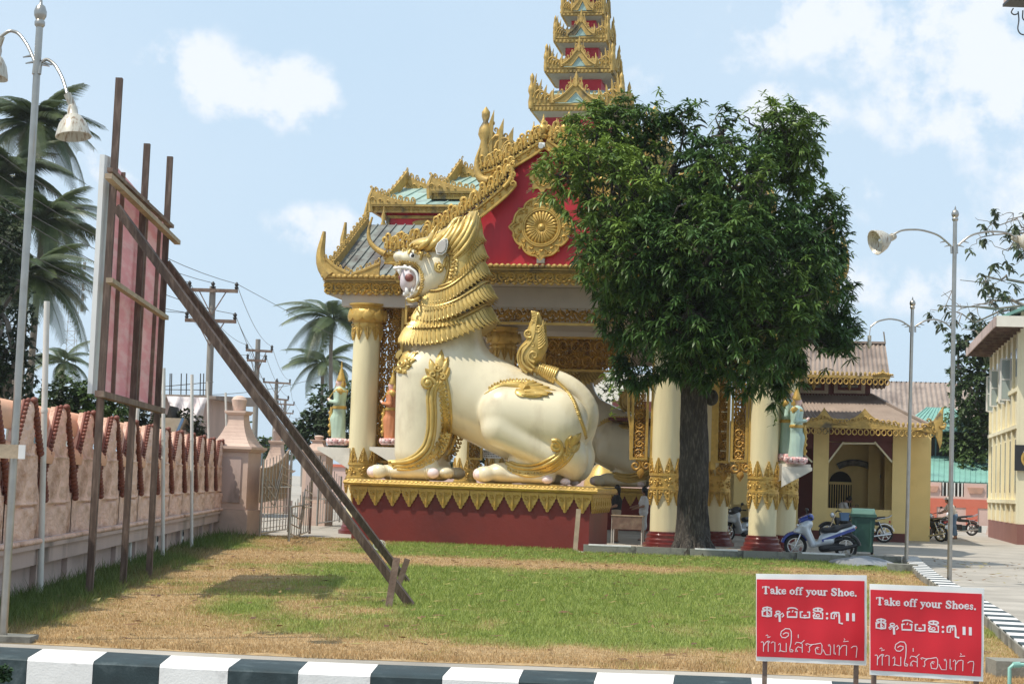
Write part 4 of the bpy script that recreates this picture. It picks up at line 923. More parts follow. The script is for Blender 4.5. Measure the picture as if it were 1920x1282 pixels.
# ---- statues on brackets
def bracket(px, pyt, pyb, v, w, dep, sgn):
    a = q(px, pyt, v); zb = q(px, pyb, v)[2]; m = MB(); w_ = w
    m.prism([(a[0]-w_*sgn*.0-sgn*w_*.35, a[2]), (a[0]+sgn*w_*.65, a[2]), (a[0]+sgn*w_*.65, a[2]-.08), (a[0]-sgn*w_*.35, zb-.25)], v-dep/2, v+dep/2)
    m.build('bracket_shelf', M['white_plaster'], pav, smooth=0); return a
def make_statue(label, robe, p, z, face, h, hand=1, group='painted guardian statues on the column brackets'):
    """standing crowned figure in profile; face=-1 looks to -u"""
    t = thing('deity_statue', label, 'statue', PV.w((p[0], p[1], z)), PV.rz, group)
    F = face; sc = h/2.0
    def fr(X):
        x, y, z_ = [c/sc for c in X]
        x = x*F
        X2 = [x, y, z_]
        d = s_cap(X2, (0, 0, .05), (0, 0, .85), .20, .17, .85); d = smin(d, s_cap(X2, (.0, 0, .85), (.0, 0, 1.30), .15, .19, 1.1), .08)
        d = smin(d, s_cap(X2, (-.02, 0, .1), (.1, 0, .55), .14, .15, .9), .1)
        for sy in (-1, 1):
            d = smin(d, s_cap(X2, (0, sy*.22, 1.33), (-.02, sy*.27, 1.02), .075, .065), .04)
            d = smin(d, s_cap(X2, (-.02, sy*.27, 1.02), (.26, sy*.08, 1.05), .06, .045), .03)
        d = d+.006*np.sin(z_*0+x*60+y*50)*(z_ < .9)
        return d*sc
    s_ = sc*1.25
    sdfmesh('robe', fr, (-.42*sc, -.42*sc, 0), (.42*sc, .42*sc, 1.5*sc), .026*sc, robe, t)
    def fh(X):
        x, y, z_ = [c/sc for c in X]; x = x*F; X2 = [x, y, z_]
        d = s_ell(X2, (.02, 0, 1.60), (.105, .09, .13)); d = smin(d, s_cap(X2, (0, 0, 1.38), (.0, 0, 1.55), .06, .06), .04); d = smin(d, s_ell(X2, (.125, 0, 1.59), (.03, .02, .03)), .03)
        d = smin(d, s_ell(X2, (.10, 0, 1.53), (.03, .035, .02)), .02); d = smin(d, s_ell(X2, (.09, 0, 1.48), (.035, .04, .03)), .02)
        for sy in (-1, 1): d = np.minimum(d, s_cap(X2, (.26, sy*.06, 1.05), (.33, sy*.01, 1.12), .045, .035))
        return d*sc
    sdfmesh('head_and_hands', fh, (-.4*sc, -.25*sc, .9*sc), (.4*sc, .25*sc, 1.8*sc), .02*sc, M['statue_skin'], t)
    g = MB()
    g.lathe([(.12, 1.62), (.13, 1.68), (.10, 1.72), (.105, 1.76), (.075, 1.80), (.08, 1.84), (.05, 1.88), (.055, 1.92), (.025, 1.98), (.03, 2.02), (.006, 2.2)], n=12, c=(-.01*F, 0, 0))
    g.lathe([(.19, 1.28), (.23, 1.32), (.20, 1.38), (.10, 1.44), (.08, 1.46)], n=14, sx=.85)
    g.lathe([(.2, .84), (.22, .88), (.2, .93)], n=16, sx=.95)
    for sy in (-1, 1):
        g.puff([(F*(-.08), 1.66), (F*(-.14), 1.55), (F*(-.10), 1.42), (F*(-.03), 1.5)], sy*.1, .02)
        g.puff([(F*.05, 1.38), (F*.02, 1.28), (F*-.12, 1.24), (F*-.16, 1.38), (F*-.05, 1.44)], sy*.26, .05)
    g.tube([(F*.22, 0, .9), (F*.25, 0, .6), (F*.22, 0, .3), (F*.25, 0, .08)], [.05, .045, .05, .03], 6)
    for k in range(4): g.puff(leafpoly(F*.26, .25+k*.18, .12, .14, -1), 0, .04)
    if hand: g.tube([(F*.33, 0, 1.12), (F*.18, 0, 1.35), (F*.1, -.03, 1.6)], [.02, .015, .01], 5)
    V_ = np.concatenate(g.v)*sc; g2 = MB().add(V_, g.f); g2.build('gold_regalia', M['gold'], t, smooth=50)
    b = MB(); b.lathe([(.27, -.17), (.30, -.13), (.24, -.09), (.30, -.02), (.24, .02)], n=18)
    for i in range(12):
        a = i*math.pi/6; f_ = MB().puff(leafpoly(0, -.13, .16, .15), 0, .04); b.merge(wrap(f_, .30, a))
    V_ = np.concatenate(b.v)*sc; MB().add(V_, b.f).build('lotus_base', M['lotus'], t, smooth=50)
    return t
def place_statue(label, robe, px, y_top, y_foot, v, face, **k):
    a = q(px, y_foot, v); zt_ = q(px, y_top, v)[2]; return make_statue(label, robe, (a[0], v), a[2], face, (zt_-a[2])/1.1, **k)
bracket(640, 839, 862, .0, .95, .6, -1); place_statue('green robed crowned figure holding a flower on the bracket left of the leftmost column', M['statue_green'], 634, 676, 823, .0, -1)
bracket(738, 839, 862, -.3, .95, .6, -1); place_statue('orange robed crowned figure between the leftmost column and the lion', M['statue_orange'], 732, 684, 823, -.3, -1)
bracket(1470, 869, 893, .2, 1.1, .6, 1); place_statue('pale teal robed crowned figure nearer the rightmost column, holding a stalk', M['statue_teal'], 1475, 697, 852, .2, 1)
a_ = place_statue('pale teal robed crowned figure at the outer end of the right bracket, looking out', M['statue_teal'], 1492, 712, 858, -.25, 1, hand=0)
bracket(1486, 875, 896, -.25, .8, .35, 1)
# cream pilaster behind the right bracket
a = q(1459, 700, .3); MB().bx((a[0]-.18, .2, 2.0), (a[0]+.12, .5, 6.45)).build('pilaster', M['cream_col'], pav, smooth=0)
# little gold lamp crown by the right statues
p = q(1493, 703, .3); m = MB(); m.lathe([(.05, .25), (.16, .1), (.28, .0), (.26, -.06), (.1, -.1)], c=tuple(p), n=14)
for i in range(10): a = i*.628; m.tube([(p[0]+.26*math.cos(a), .3+.26*math.sin(a), p[2]-.05), (p[0]+.28*math.cos(a), .3+.28*math.sin(a), p[2]-.22)], .03, 5)
m.tube([p+[0, 0, .2], p+[-.1, 0, 1.2]], .012, 5); o = m.build('eave_pendant', M['gold_old'], pav, smooth=40)
# ================================================================ LION (chinthe) AND PEDESTAL
LF = Frame(G(1103, 1033), .19)
LV = 1.72; S = .01334
def c3(px, py, d=0.0): return LF.px(px, py, LV+d*S)
lion = thing('lion_statue', 'giant cream and gold guardian lion statue with open mouth crouching on the nearer red pedestal', 'statue', LF.w((0, 0, 0)), LF.rz)
def E(X, px, py, d, rx, rd, rz, both=True):
    p = c3(px, py, -abs(d)); vm = LV
    y = -np.abs(X[1]-vm) if (both and d) else X[1]-vm
    return s_ell([X[0], y, X[2]], (p[0], p[1]-vm, p[2]), (rx*S, rd*S, rz*S))
def Cc(X, a, b, ra, rb, sq=1.0, both=True):
    pa = c3(a[0], a[1], -abs(a[2]) if both else a[2]); pb = c3(b[0], b[1], -abs(b[2]) if both else b[2])
    y = -np.abs(X[1]-LV) if (both and (a[2] or b[2])) else X[1]-LV
    pa[1] -= LV; pb[1] -= LV
    return s_cap([X[0], y, X[2]], pa, pb, ra*S, rb*S, sq)
def lion_sdf(X):
    K = S
    d = Cc(X, (852, 722, 0), (1005, 798, 0), 86, 84, .88)
    d = smin(d, E(X, 815, 722, 0, 73, 70, 88), 20*K)
    d = smin(d, Cc(X, (842, 705, 0), (852, 600, 0), 76, 52, .9), 25*K)
    d = smin(d, E(X, 1036, 808, 0, 66, 72, 84), 20*K)
    # hind quarter lobes
    th = Cc(X, (945, 774, 66), (1044, 792, 56), 50, 60, .72)
    sh = Cc(X, (938, 803, 74), (1030, 852, 68), 37, 27, .8)
    d = smin(d, th, 4*K); d = smin(d, sh, 5*K)
    d = smin(d, Cc(X, (975, 866, 52), (1062, 850, 48), 24, 40, .8), 8*K)
    d = smin(d, E(X, 1075, 866, 38, 26, 26, 36), 12*K)
    # front legs
    d = smin(d, Cc(X, (792, 705, 50), (781, 846, 54), 51, 43, .72), 8*K)
    # paws
    d = smin(d, Cc(X, (722, 884, 52), (806, 882, 52), 13, 19, 1.5), 10*K)
    for k in (-22, 0, 22): d = smin(d, E(X, 706+abs(k)*.25, 884, 52+k, 15, 12, 14), 5*K)
    d = smin(d, E(X, 836, 886, 50, 16, 22, 12), 8*K)
    d = smin(d, Cc(X, (912, 889, 56), (1030, 896, 56), 15, 11, 1.6), 8*K)
    d = smin(d, E(X, 938, 884, 56, 24, 26, 17), 8*K)
    for k in (-22, 0, 22): d = smin(d, E(X, 905+abs(k)*.25, 889, 56+k, 16, 12, 15), 5*K)
    # tail
    ch = [(1082, 832, 0), (1103, 800, -4), (1107, 768, -10), (1092, 738, -14), (1065, 715, -14), (1035, 702, -12)]; rr = [15, 19, 19, 17, 15, 12]
    ca = np.array(ch, float); tt = np.linspace(0, 5, 15); cx = [np.interp(tt, range(6), ca[:, k]) for k in range(3)]; rt = np.interp(tt, range(6), rr)
    for k in range(3):
        for _ in range(3): cx[k][1:-1] = (cx[k][:-2]+2*cx[k][1:-1]+cx[k][2:])/4
    tl_ = None
    for i in range(14):
        e_ = Cc(X, [c[i] for c in cx], [c[i+1] for c in cx], rt[i], rt[i+1], both=False); tl_ = e_ if tl_ is None else np.minimum(tl_, e_)
    d = smin(d, tl_, 6*K)
    # head
    h = E(X, 826, 506, 0, 40, 46, 48); h = smin(h, E(X, 812, 518, 24, 27, 22, 34), 12*K)
    h = smin(h, Cc(X, (753, 485, 0), (800, 487, 0), 13, 22, 1.9), 8*K); h = smin(h, E(X, 754, 482, 0, 17, 26, 11), 4*K)
    h = smin(h, Cc(X, (802, 545, 0), (770, 553, 0), 14, 8, 2.2), 8*K)
    h = smin(h, E(X, 775, 476, 20, 14, 12, 10), 6*K)
    h = smax(h, -np.minimum(E(X, 752, 526, 0, 33, 60, 24), Cc(X, (730, 540, 0), (760, 530, 0), 22, 18, 4)), 3*K)
    d = smin(d, h, 14*K)
    return d
a = c3(680, 915, -100); b = c3(1130, 440, 0)
lo = (a[0]-.2, LV-1.55, 1.2); hi = (b[0]+.35, LV+1.55, b[2]+.3)
body = sdfmesh('body', lion_sdf, lo, hi, .036, M['cream'], lion)
# --- find the visible surface under a pixel
def surf(pts, f=lion_sdf, off=0.0, vmin=-1.7, vmax=0.35):
    out = []; vs_ = np.linspace(LV+vmin, LV+vmax, 110); last = LV-.8
    for (px, py) in pts:
        L = np.array([LF.px(px, py, v) for v in (vs_[0], vs_[-1])]); t = (vs_-vs_[0])/(vs_[-1]-vs_[0])
        Q = L[0][None]+(L[1]-L[0])[None]*t[:, None]; D = f([Q[:, 0], Q[:, 1], Q[:, 2]]); w = np.where(D < 0)[0]
        v = vs_[w[0]]-off if len(w) else last; last = v; out.append(LF.px(px, py, v))
    return np.array(out)
def fill(pts, n):
    pts = np.array(pts, float); s = np.concatenate([[0], np.cumsum(np.linalg.norm(np.diff(pts, axis=0), axis=1))]); t = np.linspace(0, s[-1], n)
    o = np.stack([np.interp(t, s, pts[:, j]) for j in range(2)], 1)
    for _ in range(3): o[1:-1] = (o[:-2]+2*o[1:-1]+o[2:])/4
    return o
def smooth3(p, k=2):
    p = p.copy()
    for _ in range(k): p[1:-1] = (p[:-2]+2*p[1:-1]+p[2:])/4
    return p
def build2(mb, name, mt, par, smooth=60):
    V_ = np.concatenate(mb.v); W_ = V_.copy(); W_[:, 1] = 2*LV-W_[:, 1]; MB().add(W_, [f[::-1] for f in mb.f]).build(name, mt, par, smooth=smooth); return mb.build(name, mt, par, smooth=smooth)
def both(mb):
    V_ = np.concatenate(mb.v).copy(); W_ = V_.copy(); W_[:, 1] = 2*LV-W_[:, 1]
    o = MB().add(V_, mb.f); o.add(W_, [f[::-1] for f in mb.f]); return o
def strip(mb, pts, r, n=26, f=None, off=0.0, k=7, taper=None):
    p = smooth3(surf(fill(pts, n), f or lion_sdf, off)); rr = r*S*(np.ones(n) if taper is None else np.interp(np.linspace(0, 1, n), np.linspace(0, 1, len(taper)), taper)); mb.tube(p, rr, k)
def sp2(cx, cy, r0, r1, a0, turns, n=16, sg=1):
    t = np.linspace(0, 1, n); r = r0+(r1-r0)*t; a = a0+sg*turns*2*math.pi*t; return np.stack([cx+r*np.cos(a), cy+r*np.sin(a)], 1)
def leafrow(mb, path, n, size, r, side=1, f=None, off=.02, tip=1.0):
    """row of curled leaflets along a pixel path"""
    P2 = fill(path, 60); s = np.concatenate([[0], np.cumsum(np.linalg.norm(np.diff(P2, axis=0), axis=1))])
    for i in range(n):
        t = (i+.5)/n*s[-1]; p = np.array([np.interp(t, s, P2[:, j]) for j in range(2)]); e = np.array([np.interp(t+1, s, P2[:, j]) for j in range(2)])-np.array([np.interp(t-1, s, P2[:, j]) for j in range(2)]); a = math.atan2(e[1], e[0])
        sz = size*(.8+.4*((i*7) % 5)/4)
        pts = sp2(p[0], p[1], sz, sz*.2, a+side*math.pi*.5, .85, 9, -side)
        mb.tube(smooth3(surf(pts, f or lion_sdf, off), 1), r*S*np.linspace(1, .6, 9), 5)
def leaf3(mb, base, tip, w, f=None, off=.02, lift=.05, ribs=True):
    """single raised pointed leaf from base to tip (pixels)"""
    b = np.array(base, float); t = np.array(tip, float); d = t-b; L = np.linalg.norm(d); d /= L; n = np.array([-d[1], d[0]])
    k = 6; tt = np.linspace(0, 1, k); wid = w*np.sin(np.pi*(tt*.85+.15))**.8; wid[-1] = 0.3
    mid = surf([b+d*L*x for x in tt], f or lion_sdf, off+lift); l = surf([b+d*L*x+n*ww for x, ww in zip(tt, wid)], f or lion_sdf, off); r = surf([b+d*L*x-n*ww for x, ww in zip(tt, wid)], f or lion_sdf, off)
    V_ = np.concatenate([l, mid, r]); 
    back = V_.copy(); back[:, 1] += .04
    fcs = []
    for i in range(k-1): fcs += [(i, i+1, k+i+1, k+i), (k+i, k+i+1, 2*k+i+1, 2*k+i)]
    fcs += [(3*k+i, 3*k+i+1, i+1, i) for i in range(k-1)]+[(2*k+i, 2*k+i+1, 5*k+i+1, 5*k+i) for i in range(k-1)]
    mb.add(np.concatenate([V_, back]), fcs)
LSM = 60
# --- gold trims
m = MB()
inner = [(822, 716), (812, 722), (808, 740), (810, 775), (809, 810), (802, 838), (786, 856), (765, 866), (735, 868)]
strip(m, inner, 5, 40, off=.03); strip(m, [(x-7, y-3 if y > 830 else y) for x, y in inner], 3, 40, off=.01); strip(m, [(x+6, y+6 if y > 830 else y) for x, y in inner], 4, 40, off=.02)
p = surf(sp2(802, 718, 14, 3, 0, 1.5, 20, -1), off=.05); m.tube(smooth3(p), 4.5*S, 7); m.sph(surf([(801, 718)], off=.06)[0], 6*S, 8, 6)
build2(m, 'leg_band', M['gold_lion'], lion, smooth=LSM)
m = MB()
outer = [(826, 700), (834, 740), (838, 780), (836, 815), (824, 843), (805, 860), (780, 870), (750, 875), (736, 873)]
leafrow(m, outer, 30, 6.5, 2.6, 1); leafrow(m, [(x-8, y-5 if y > 830 else y) for x, y in outer], 26, 4.5, 2.3, -1); leafrow(m, [(x+6, y+4 if y > 830 else y) for x, y in outer[:-1]], 30, 4.5, 2.4, 1, off=.01)
strip(m, [(x+9, y+6 if y > 830 else y) for x, y in outer], 3.2, 40, off=.0); strip(m, [(x-3, y-1) for x, y in outer], 8, 40, off=-.06)
for (b, t, w) in (((822, 700), (828, 655), 9), ((815, 702), (806, 672), 7), ((812, 708), (797, 690), 6), ((830, 700), (840, 668), 7), ((834, 712), (843, 688), 5), ((820, 715), (819, 680), 7)): leaf3(m, b, t, w)
for (x, y, r, a) in ((820, 690, 8, 0), (812, 702, 7, 2), (830, 706, 7, 4)): m.tube(smooth3(surf(sp2(x, y, r, 2, a, 1.2, 14), off=.07)), 2.8*S, 6)
build2(m, 'leg_foliage', M['gold_lion'], lion, smooth=LSM)
m = MB()
for (b, t, w) in (((748, 678), (784, 660), 8), ((752, 688), (780, 672), 6), ((752, 692), (772, 684), 6), ((748, 676), (770, 656), 6), ((750, 690), (762, 700), 7), ((745, 672), (752, 655), 6)): leaf3(m, b, t, w)
for (x, y, r, a) in ((752, 682, 9, 0), (748, 694, 7, 3), (765, 676, 6, 1)): m.tube(smooth3(surf(sp2(x, y, r, 2, a, 1.2, 14), off=.06)), 3*S, 6)
build2(m, 'shoulder_leaf', M['gold_lion'], lion, smooth=LSM)
m = MB()   # wing on the haunch
strip(m, [(908, 739), (925, 729), (945, 722), (968, 722), (988, 730)], 4.5, 30, off=.0, taper=[.3, .8, 1.3, 1.9, 2.0])
leafrow(m, [(915, 730), (940, 717), (965, 714), (995, 716), (1004, 722)], 16, 4.0, 2.4, -1)
leaf3(m, (976, 733), (1030, 733), 13, lift=.04, off=.0)
for (b, t, w) in (((982, 730), (1042, 731), 5), ((984, 734), (1036, 736), 5), ((982, 738), (1028, 740), 5), ((978, 739), (1016, 743), 5), ((985, 726), (1030, 725), 5), ((985, 723), (1018, 720), 5), ((980, 722), (1006, 715), 5), ((966, 732), (992, 742), 7)): leaf3(m, b, t, w, off=.05, lift=.06)
build2(m, 'haunch_wing', M['gold_lion'], lion, smooth=LSM)
m = MB()   # hind leg band
hb = [(1036, 826), (1046, 824), (1054, 834), (1053, 850), (1042, 862), (1020, 873), (995, 879), (970, 877), (950, 868)]
strip(m, hb, 4.6, 40, off=.03); strip(m, [(x-2, y-7) for x, y in hb[3:]], 3, 34, off=.01); strip(m, [(x+2, y+6) for x, y in hb[2:]], 3.2, 34, off=.02)
m.tube(smooth3(surf(sp2(1042, 836, 11, 3, 4.7, 1.4, 20), off=.05)), 4*S, 7); m.sph(surf([(1042, 836)], off=.05)[0], 5*S, 8, 6)
build2(m, 'leg_band', M['gold_lion'], lion, smooth=LSM)
m = MB()
ob = [(1076, 828), (1070, 846), (1056, 864), (1034, 878), (1008, 887), (980, 888), (956, 880)]
leafrow(m, ob, 26, 5.5, 2.5, 1); leafrow(m, [(x-4, y-4) for x, y in ob], 22, 4, 2.2, -1); strip(m, [(x+5, y+5) for x, y in ob], 2.8, 34, off=.0); strip(m, [(x-2, y-2) for x, y in ob], 7, 40, off=-.05)
for (b, t, w) in (((1070, 836), (1090, 811), 8), ((1062, 838), (1072, 815), 7), ((1074, 848), (1088, 828), 6), ((1062, 850), (1066, 826), 5)): leaf3(m, b, t, w)
build2(m, 'leg_foliage', M['gold_lion'], lion, smooth=LSM)
# rope along the rump
m = MB(); p = surf(fill([(1038, 708), (1060, 728), (1076, 752), (1086, 780), (1096, 808), (1098, 822)], 40), off=.0)
m.tube(p, 3.5*S, 6)
for i in range(0, 39): m.sph(p[i], (4.8*S, 4.8*S, 3.0*S), 6, 4)
m.build('rump_rope', M['gold_lion'], lion, smooth=80)
# anklets
m = MB()
for (x, y) in ((730, 884), (797, 884), (801, 884)):
    strip(m, [(x+3, 868), (x-1, 878), (x, 890), (x+3, 898)], 1.8, 12, off=.0)
build2(m, 'paw_crease', M['cream'], lion, smooth=LSM)
# nails
m = MB()
for (x, y, dd, rx, rd, rz) in ((698, 884, 52, 11, 9, 11), (700, 885, 30, 10, 9, 10), (700, 885, 74, 10, 9, 10), (812, 887, 76, 12, 8, 10), (897, 889, 56, 11, 9, 12), (899, 890, 34, 10, 9, 10), (899, 890, 78, 10, 9, 10), (1026, 899, 70, 11, 8, 8), (1060, 903, 52, 10, 8, 7)):
    p = c3(x, y, -dd); m2 = MB().sph(p, (rx*S, rd*S, rz*S), 12, 8); build2(m2, 'claw', M['nail'], lion, smooth=180)
# --- mouth, teeth, eyes, ears
def mouth_f(X): return smax(E(X, 768, 524, 0, 20, 26, 28), -E(X, 742, 524, 0, 23, 18, 12), 4*S)
sdfmesh('mouth_lining', mouth_f, c3(735, 565, 0)-[.1, .5, .1], c3(800, 480, 0)+[.2, .5, .2], .022, M['mouth'], lion)
m = MB(); p = c3(767, 521, -24); m.sph(p, (9*S, 6*S, 8*S), 12, 8); p = c3(756, 521, 0); m.sph(p, (9*S, 18*S, 8*S), 12, 8); m.build('throat', M['throat'], lion, smooth=180)
def tooth(px, py, d, h, r, up, lean=0):
    for sd in (-1, 1):
        a = c3(px, py, -abs(d)); a[1] = LV+sd*abs(d)*S; b = a+np.array([lean*S, 0, up*h*S]); MB().tube([a-np.array([0, 0, up*3*S]), a+(b-a)*.5, b], [r*S, r*.75*S, .5*S], 8).build('tooth', M['tooth'], lion, smooth=180)
tooth(749, 502, 18, 17, 5, -1, 2); tooth(760, 500, 22, 8, 4, -1); tooth(769, 502, 23, 7, 4, -1); tooth(764, 550, 18, 16, 5, 1, -4); tooth(773, 546, 20, 8, 4, 1); tooth(742, 502, 8, 7, 3.5, -1); tooth(758, 552, 8, 6, 3.5, 1)
lip = [(739, 502), (748, 501), (762, 500), (773, 503), (781, 508), (785, 520), (784, 534), (778, 546), (770, 555), (763, 560)]
def face_f(X): return lion_sdf(X)
m = MB(); strip(m, [(x-1, y+1) for x, y in lip], 2.8, 30, off=.0); build2(m, 'inner_lip', M['tooth'], lion, smooth=180)
m = MB(); l2 = [(741, 497), (750, 495), (765, 495), (777, 498), (787, 505), (791, 520), (790, 537), (784, 550), (775, 560), (764, 566)]
strip(m, l2, 2.2, 30, off=.0)
P2 = fill(l2, 60)
leafrow(m, [(x+1, y+(-3 if y < 500 else 0)) for x, y in l2], 26, 3.0, 1.9, -1, off=.015)
strip(m, [(x+3, y-4 if y < 500 else y) for x, y in l2], 2.0, 30, off=.0)
strip(m, [(763, 560), (770, 566), (785, 560), (795, 553), (800, 556)], 3.5, 16, off=0)
build2(m, 'gold_lip', M['gold_lion'], lion, smooth=LSM)
m = MB(); e = surf([(775, 480)], off=-.03)[0]; m.sph(e, (8*S, 6*S, 7.5*S), 14, 10); build2(m, 'eye', M['eye'], lion, smooth=180)
m = MB(); m.sph(e-[.2*S, 4.6*S, 0], (3.6*S, 2.4*S, 3.8*S), 12, 8); build2(m, 'pupil', M['black'], lion, smooth=180)
m = MB()
pts = [(766, 476), (768, 468), (775, 464), (785, 468), (792, 478), (788, 487)]
strip(m, pts, 3, 18, off=.03); strip(m, [(x-1, y-6) for x, y in pts[:4]], 3, 12, off=.02)
m.tube(smooth3(surf(sp2(768, 466, 5, 1.5, 0, 1.1, 12))), 2*S, 6); m.tube(smooth3(surf(sp2(758, 469, 4, 1.5, 2, 1.1, 12))), 1.8*S, 6)
build2(m, 'eyebrow', M['gold_lion'], lion, smooth=LSM)
# ears
for sd in (-1, 1):
    m = MB(); poly = [(818, 478), (816, 466), (820, 456), (829, 449), (839, 446), (841, 452), (840, 463), (837, 473), (829, 479)]
    L_ = [c3(829+(x-829)*.86, 464+(y-464)*.9, -52)[[0, 2]] for x, y in poly]; vv_ = LV+sd*52*S*.92
    m.puff(L_, vv_, .11, .3, .75); o = m.build('ear', M['ear'], lion, smooth=50)
    m = MB(); p = np.array([(a, vv_-.09*(-sd)*-1 if False else vv_+sd*.07, b) for a, b in L_]); m.tube(p, 1.3*S, 6, closed=True); m.build('ear_rim', M['white'], o, smooth=180)
# --- crest and mane
def crest_f(X):
    K = S
    d = E(X, 812, 462, 0, 46, 46, 17); d = smin(d, Cc(X, (835, 462, 0), (872, 446, 0), 26, 27, 1.35), 10*K)
    d = smin(d, Cc(X, (872, 446, 0), (888, 418, 0), 26, 12, 1.1), 10*K); d = smin(d, Cc(X, (886, 426, 0), (896, 394, 0), 10, 1.5, .8), 4*K)
    d = smin(d, Cc(X, (800, 458, 0), (862, 424, 0), 8, 10, 2.2), 9*K); d = smin(d, Cc(X, (872, 470, 0), (868, 520, 0), 33, 36, 1.3), 14*K)
    d = smin(d, E(X, 885, 440, 0, 18, 34, 46), 8*K)
    return d
crest = sdfmesh('crest', crest_f, c3(760, 560, 0)-[.1, 1.05, 0], c3(925, 385, 0)+[.3, 1.05, .1], .032, M['gold_lion'], lion)
m = MB()
st = [((778, 474), (792, 462), (806, 450), (815, 430), (818, 424)), ((790, 476), (806, 464), (820, 450), (835, 436), (838, 430)), ((800, 478), (818, 464), (836, 448), (848, 428), (852, 415)), ((812, 478), (826, 462), (846, 446), (856, 428), (862, 408)), ((840, 466), (850, 450), (862, 432), (868, 418), (874, 404)),
      ((842, 474), (856, 456), (870, 438), (878, 420), (882, 406)), ((846, 478), (862, 462), (876, 442), (886, 420), (893, 396)), ((848, 486), (866, 472), (880, 452), (890, 428), (894, 402)), ((826, 446), (838, 436), (846, 424), (856, 410), (866, 408))]
for i, s_ in enumerate(st):
    strip(m, s_, 5.2, 22, crest_f, .03, 7, taper=[.5, 1, 1.2, 1.1, .3]); strip(m, [(x+5, y+3) for x, y in s_], 2.8, 22, crest_f, .0, 6, taper=[.6, 1, 1, .8, .3])
for (x, y, r, a, sg) in ((783, 466, 7, 0, 1), (795, 458, 7, 2, -1), (808, 470, 8, 3, 1), (800, 476, 6, 1, -1), (786, 476, 5, 0, 1), (818, 460, 7, 0, -1), (773, 462, 6, 3, 1), (826, 470, 6, 2, 1)):
    m.tube(smooth3(surf(sp2(x, y, r, 1.5, a, 1.3, 14, sg), crest_f, .02)), 2.6*S, 6)
build2(m, 'crest_strands', M['gold_lion'], lion, smooth=LSM)
m = MB()   # cheek flames
def cm_f(X): return np.minimum(lion_sdf(X), crest_f(X))
ck = [(840, 482), (841, 500), (837, 520), (826, 540), (806, 552), (796, 554)]
strip(m, ck, 3, 26, cm_f, .02); strip(m, [(x+5, y+3) for x, y in ck], 2.2, 26, cm_f, .02)
leafrow(m, [(852, 470), (855, 495), (852, 520), (846, 540), (836, 552), (815, 560)], 14, 5.5, 2.6, 1, cm_f, .03); leafrow(m, [(845, 472), (848, 495), (845, 515), (838, 535), (822, 550)], 12, 4.5, 2.3, -1, cm_f, .05)
m.tube(smooth3(surf(sp2(824, 502, 10, 2, 4.2, 1.4, 18, -1), cm_f, .03)), 3.2*S, 7)
for (b, t) in (((832, 500), (838, 478)), ((836, 504), (842, 484)), ((830, 506), (822, 490)), ((850, 470), (842, 456)), ((856, 474), (850, 460)), ((858, 480), (859, 462))): leaf3(m, b, t, 4, cm_f)
build2(m, 'cheek_flames', M['gold_lion'], lion, smooth=LSM)
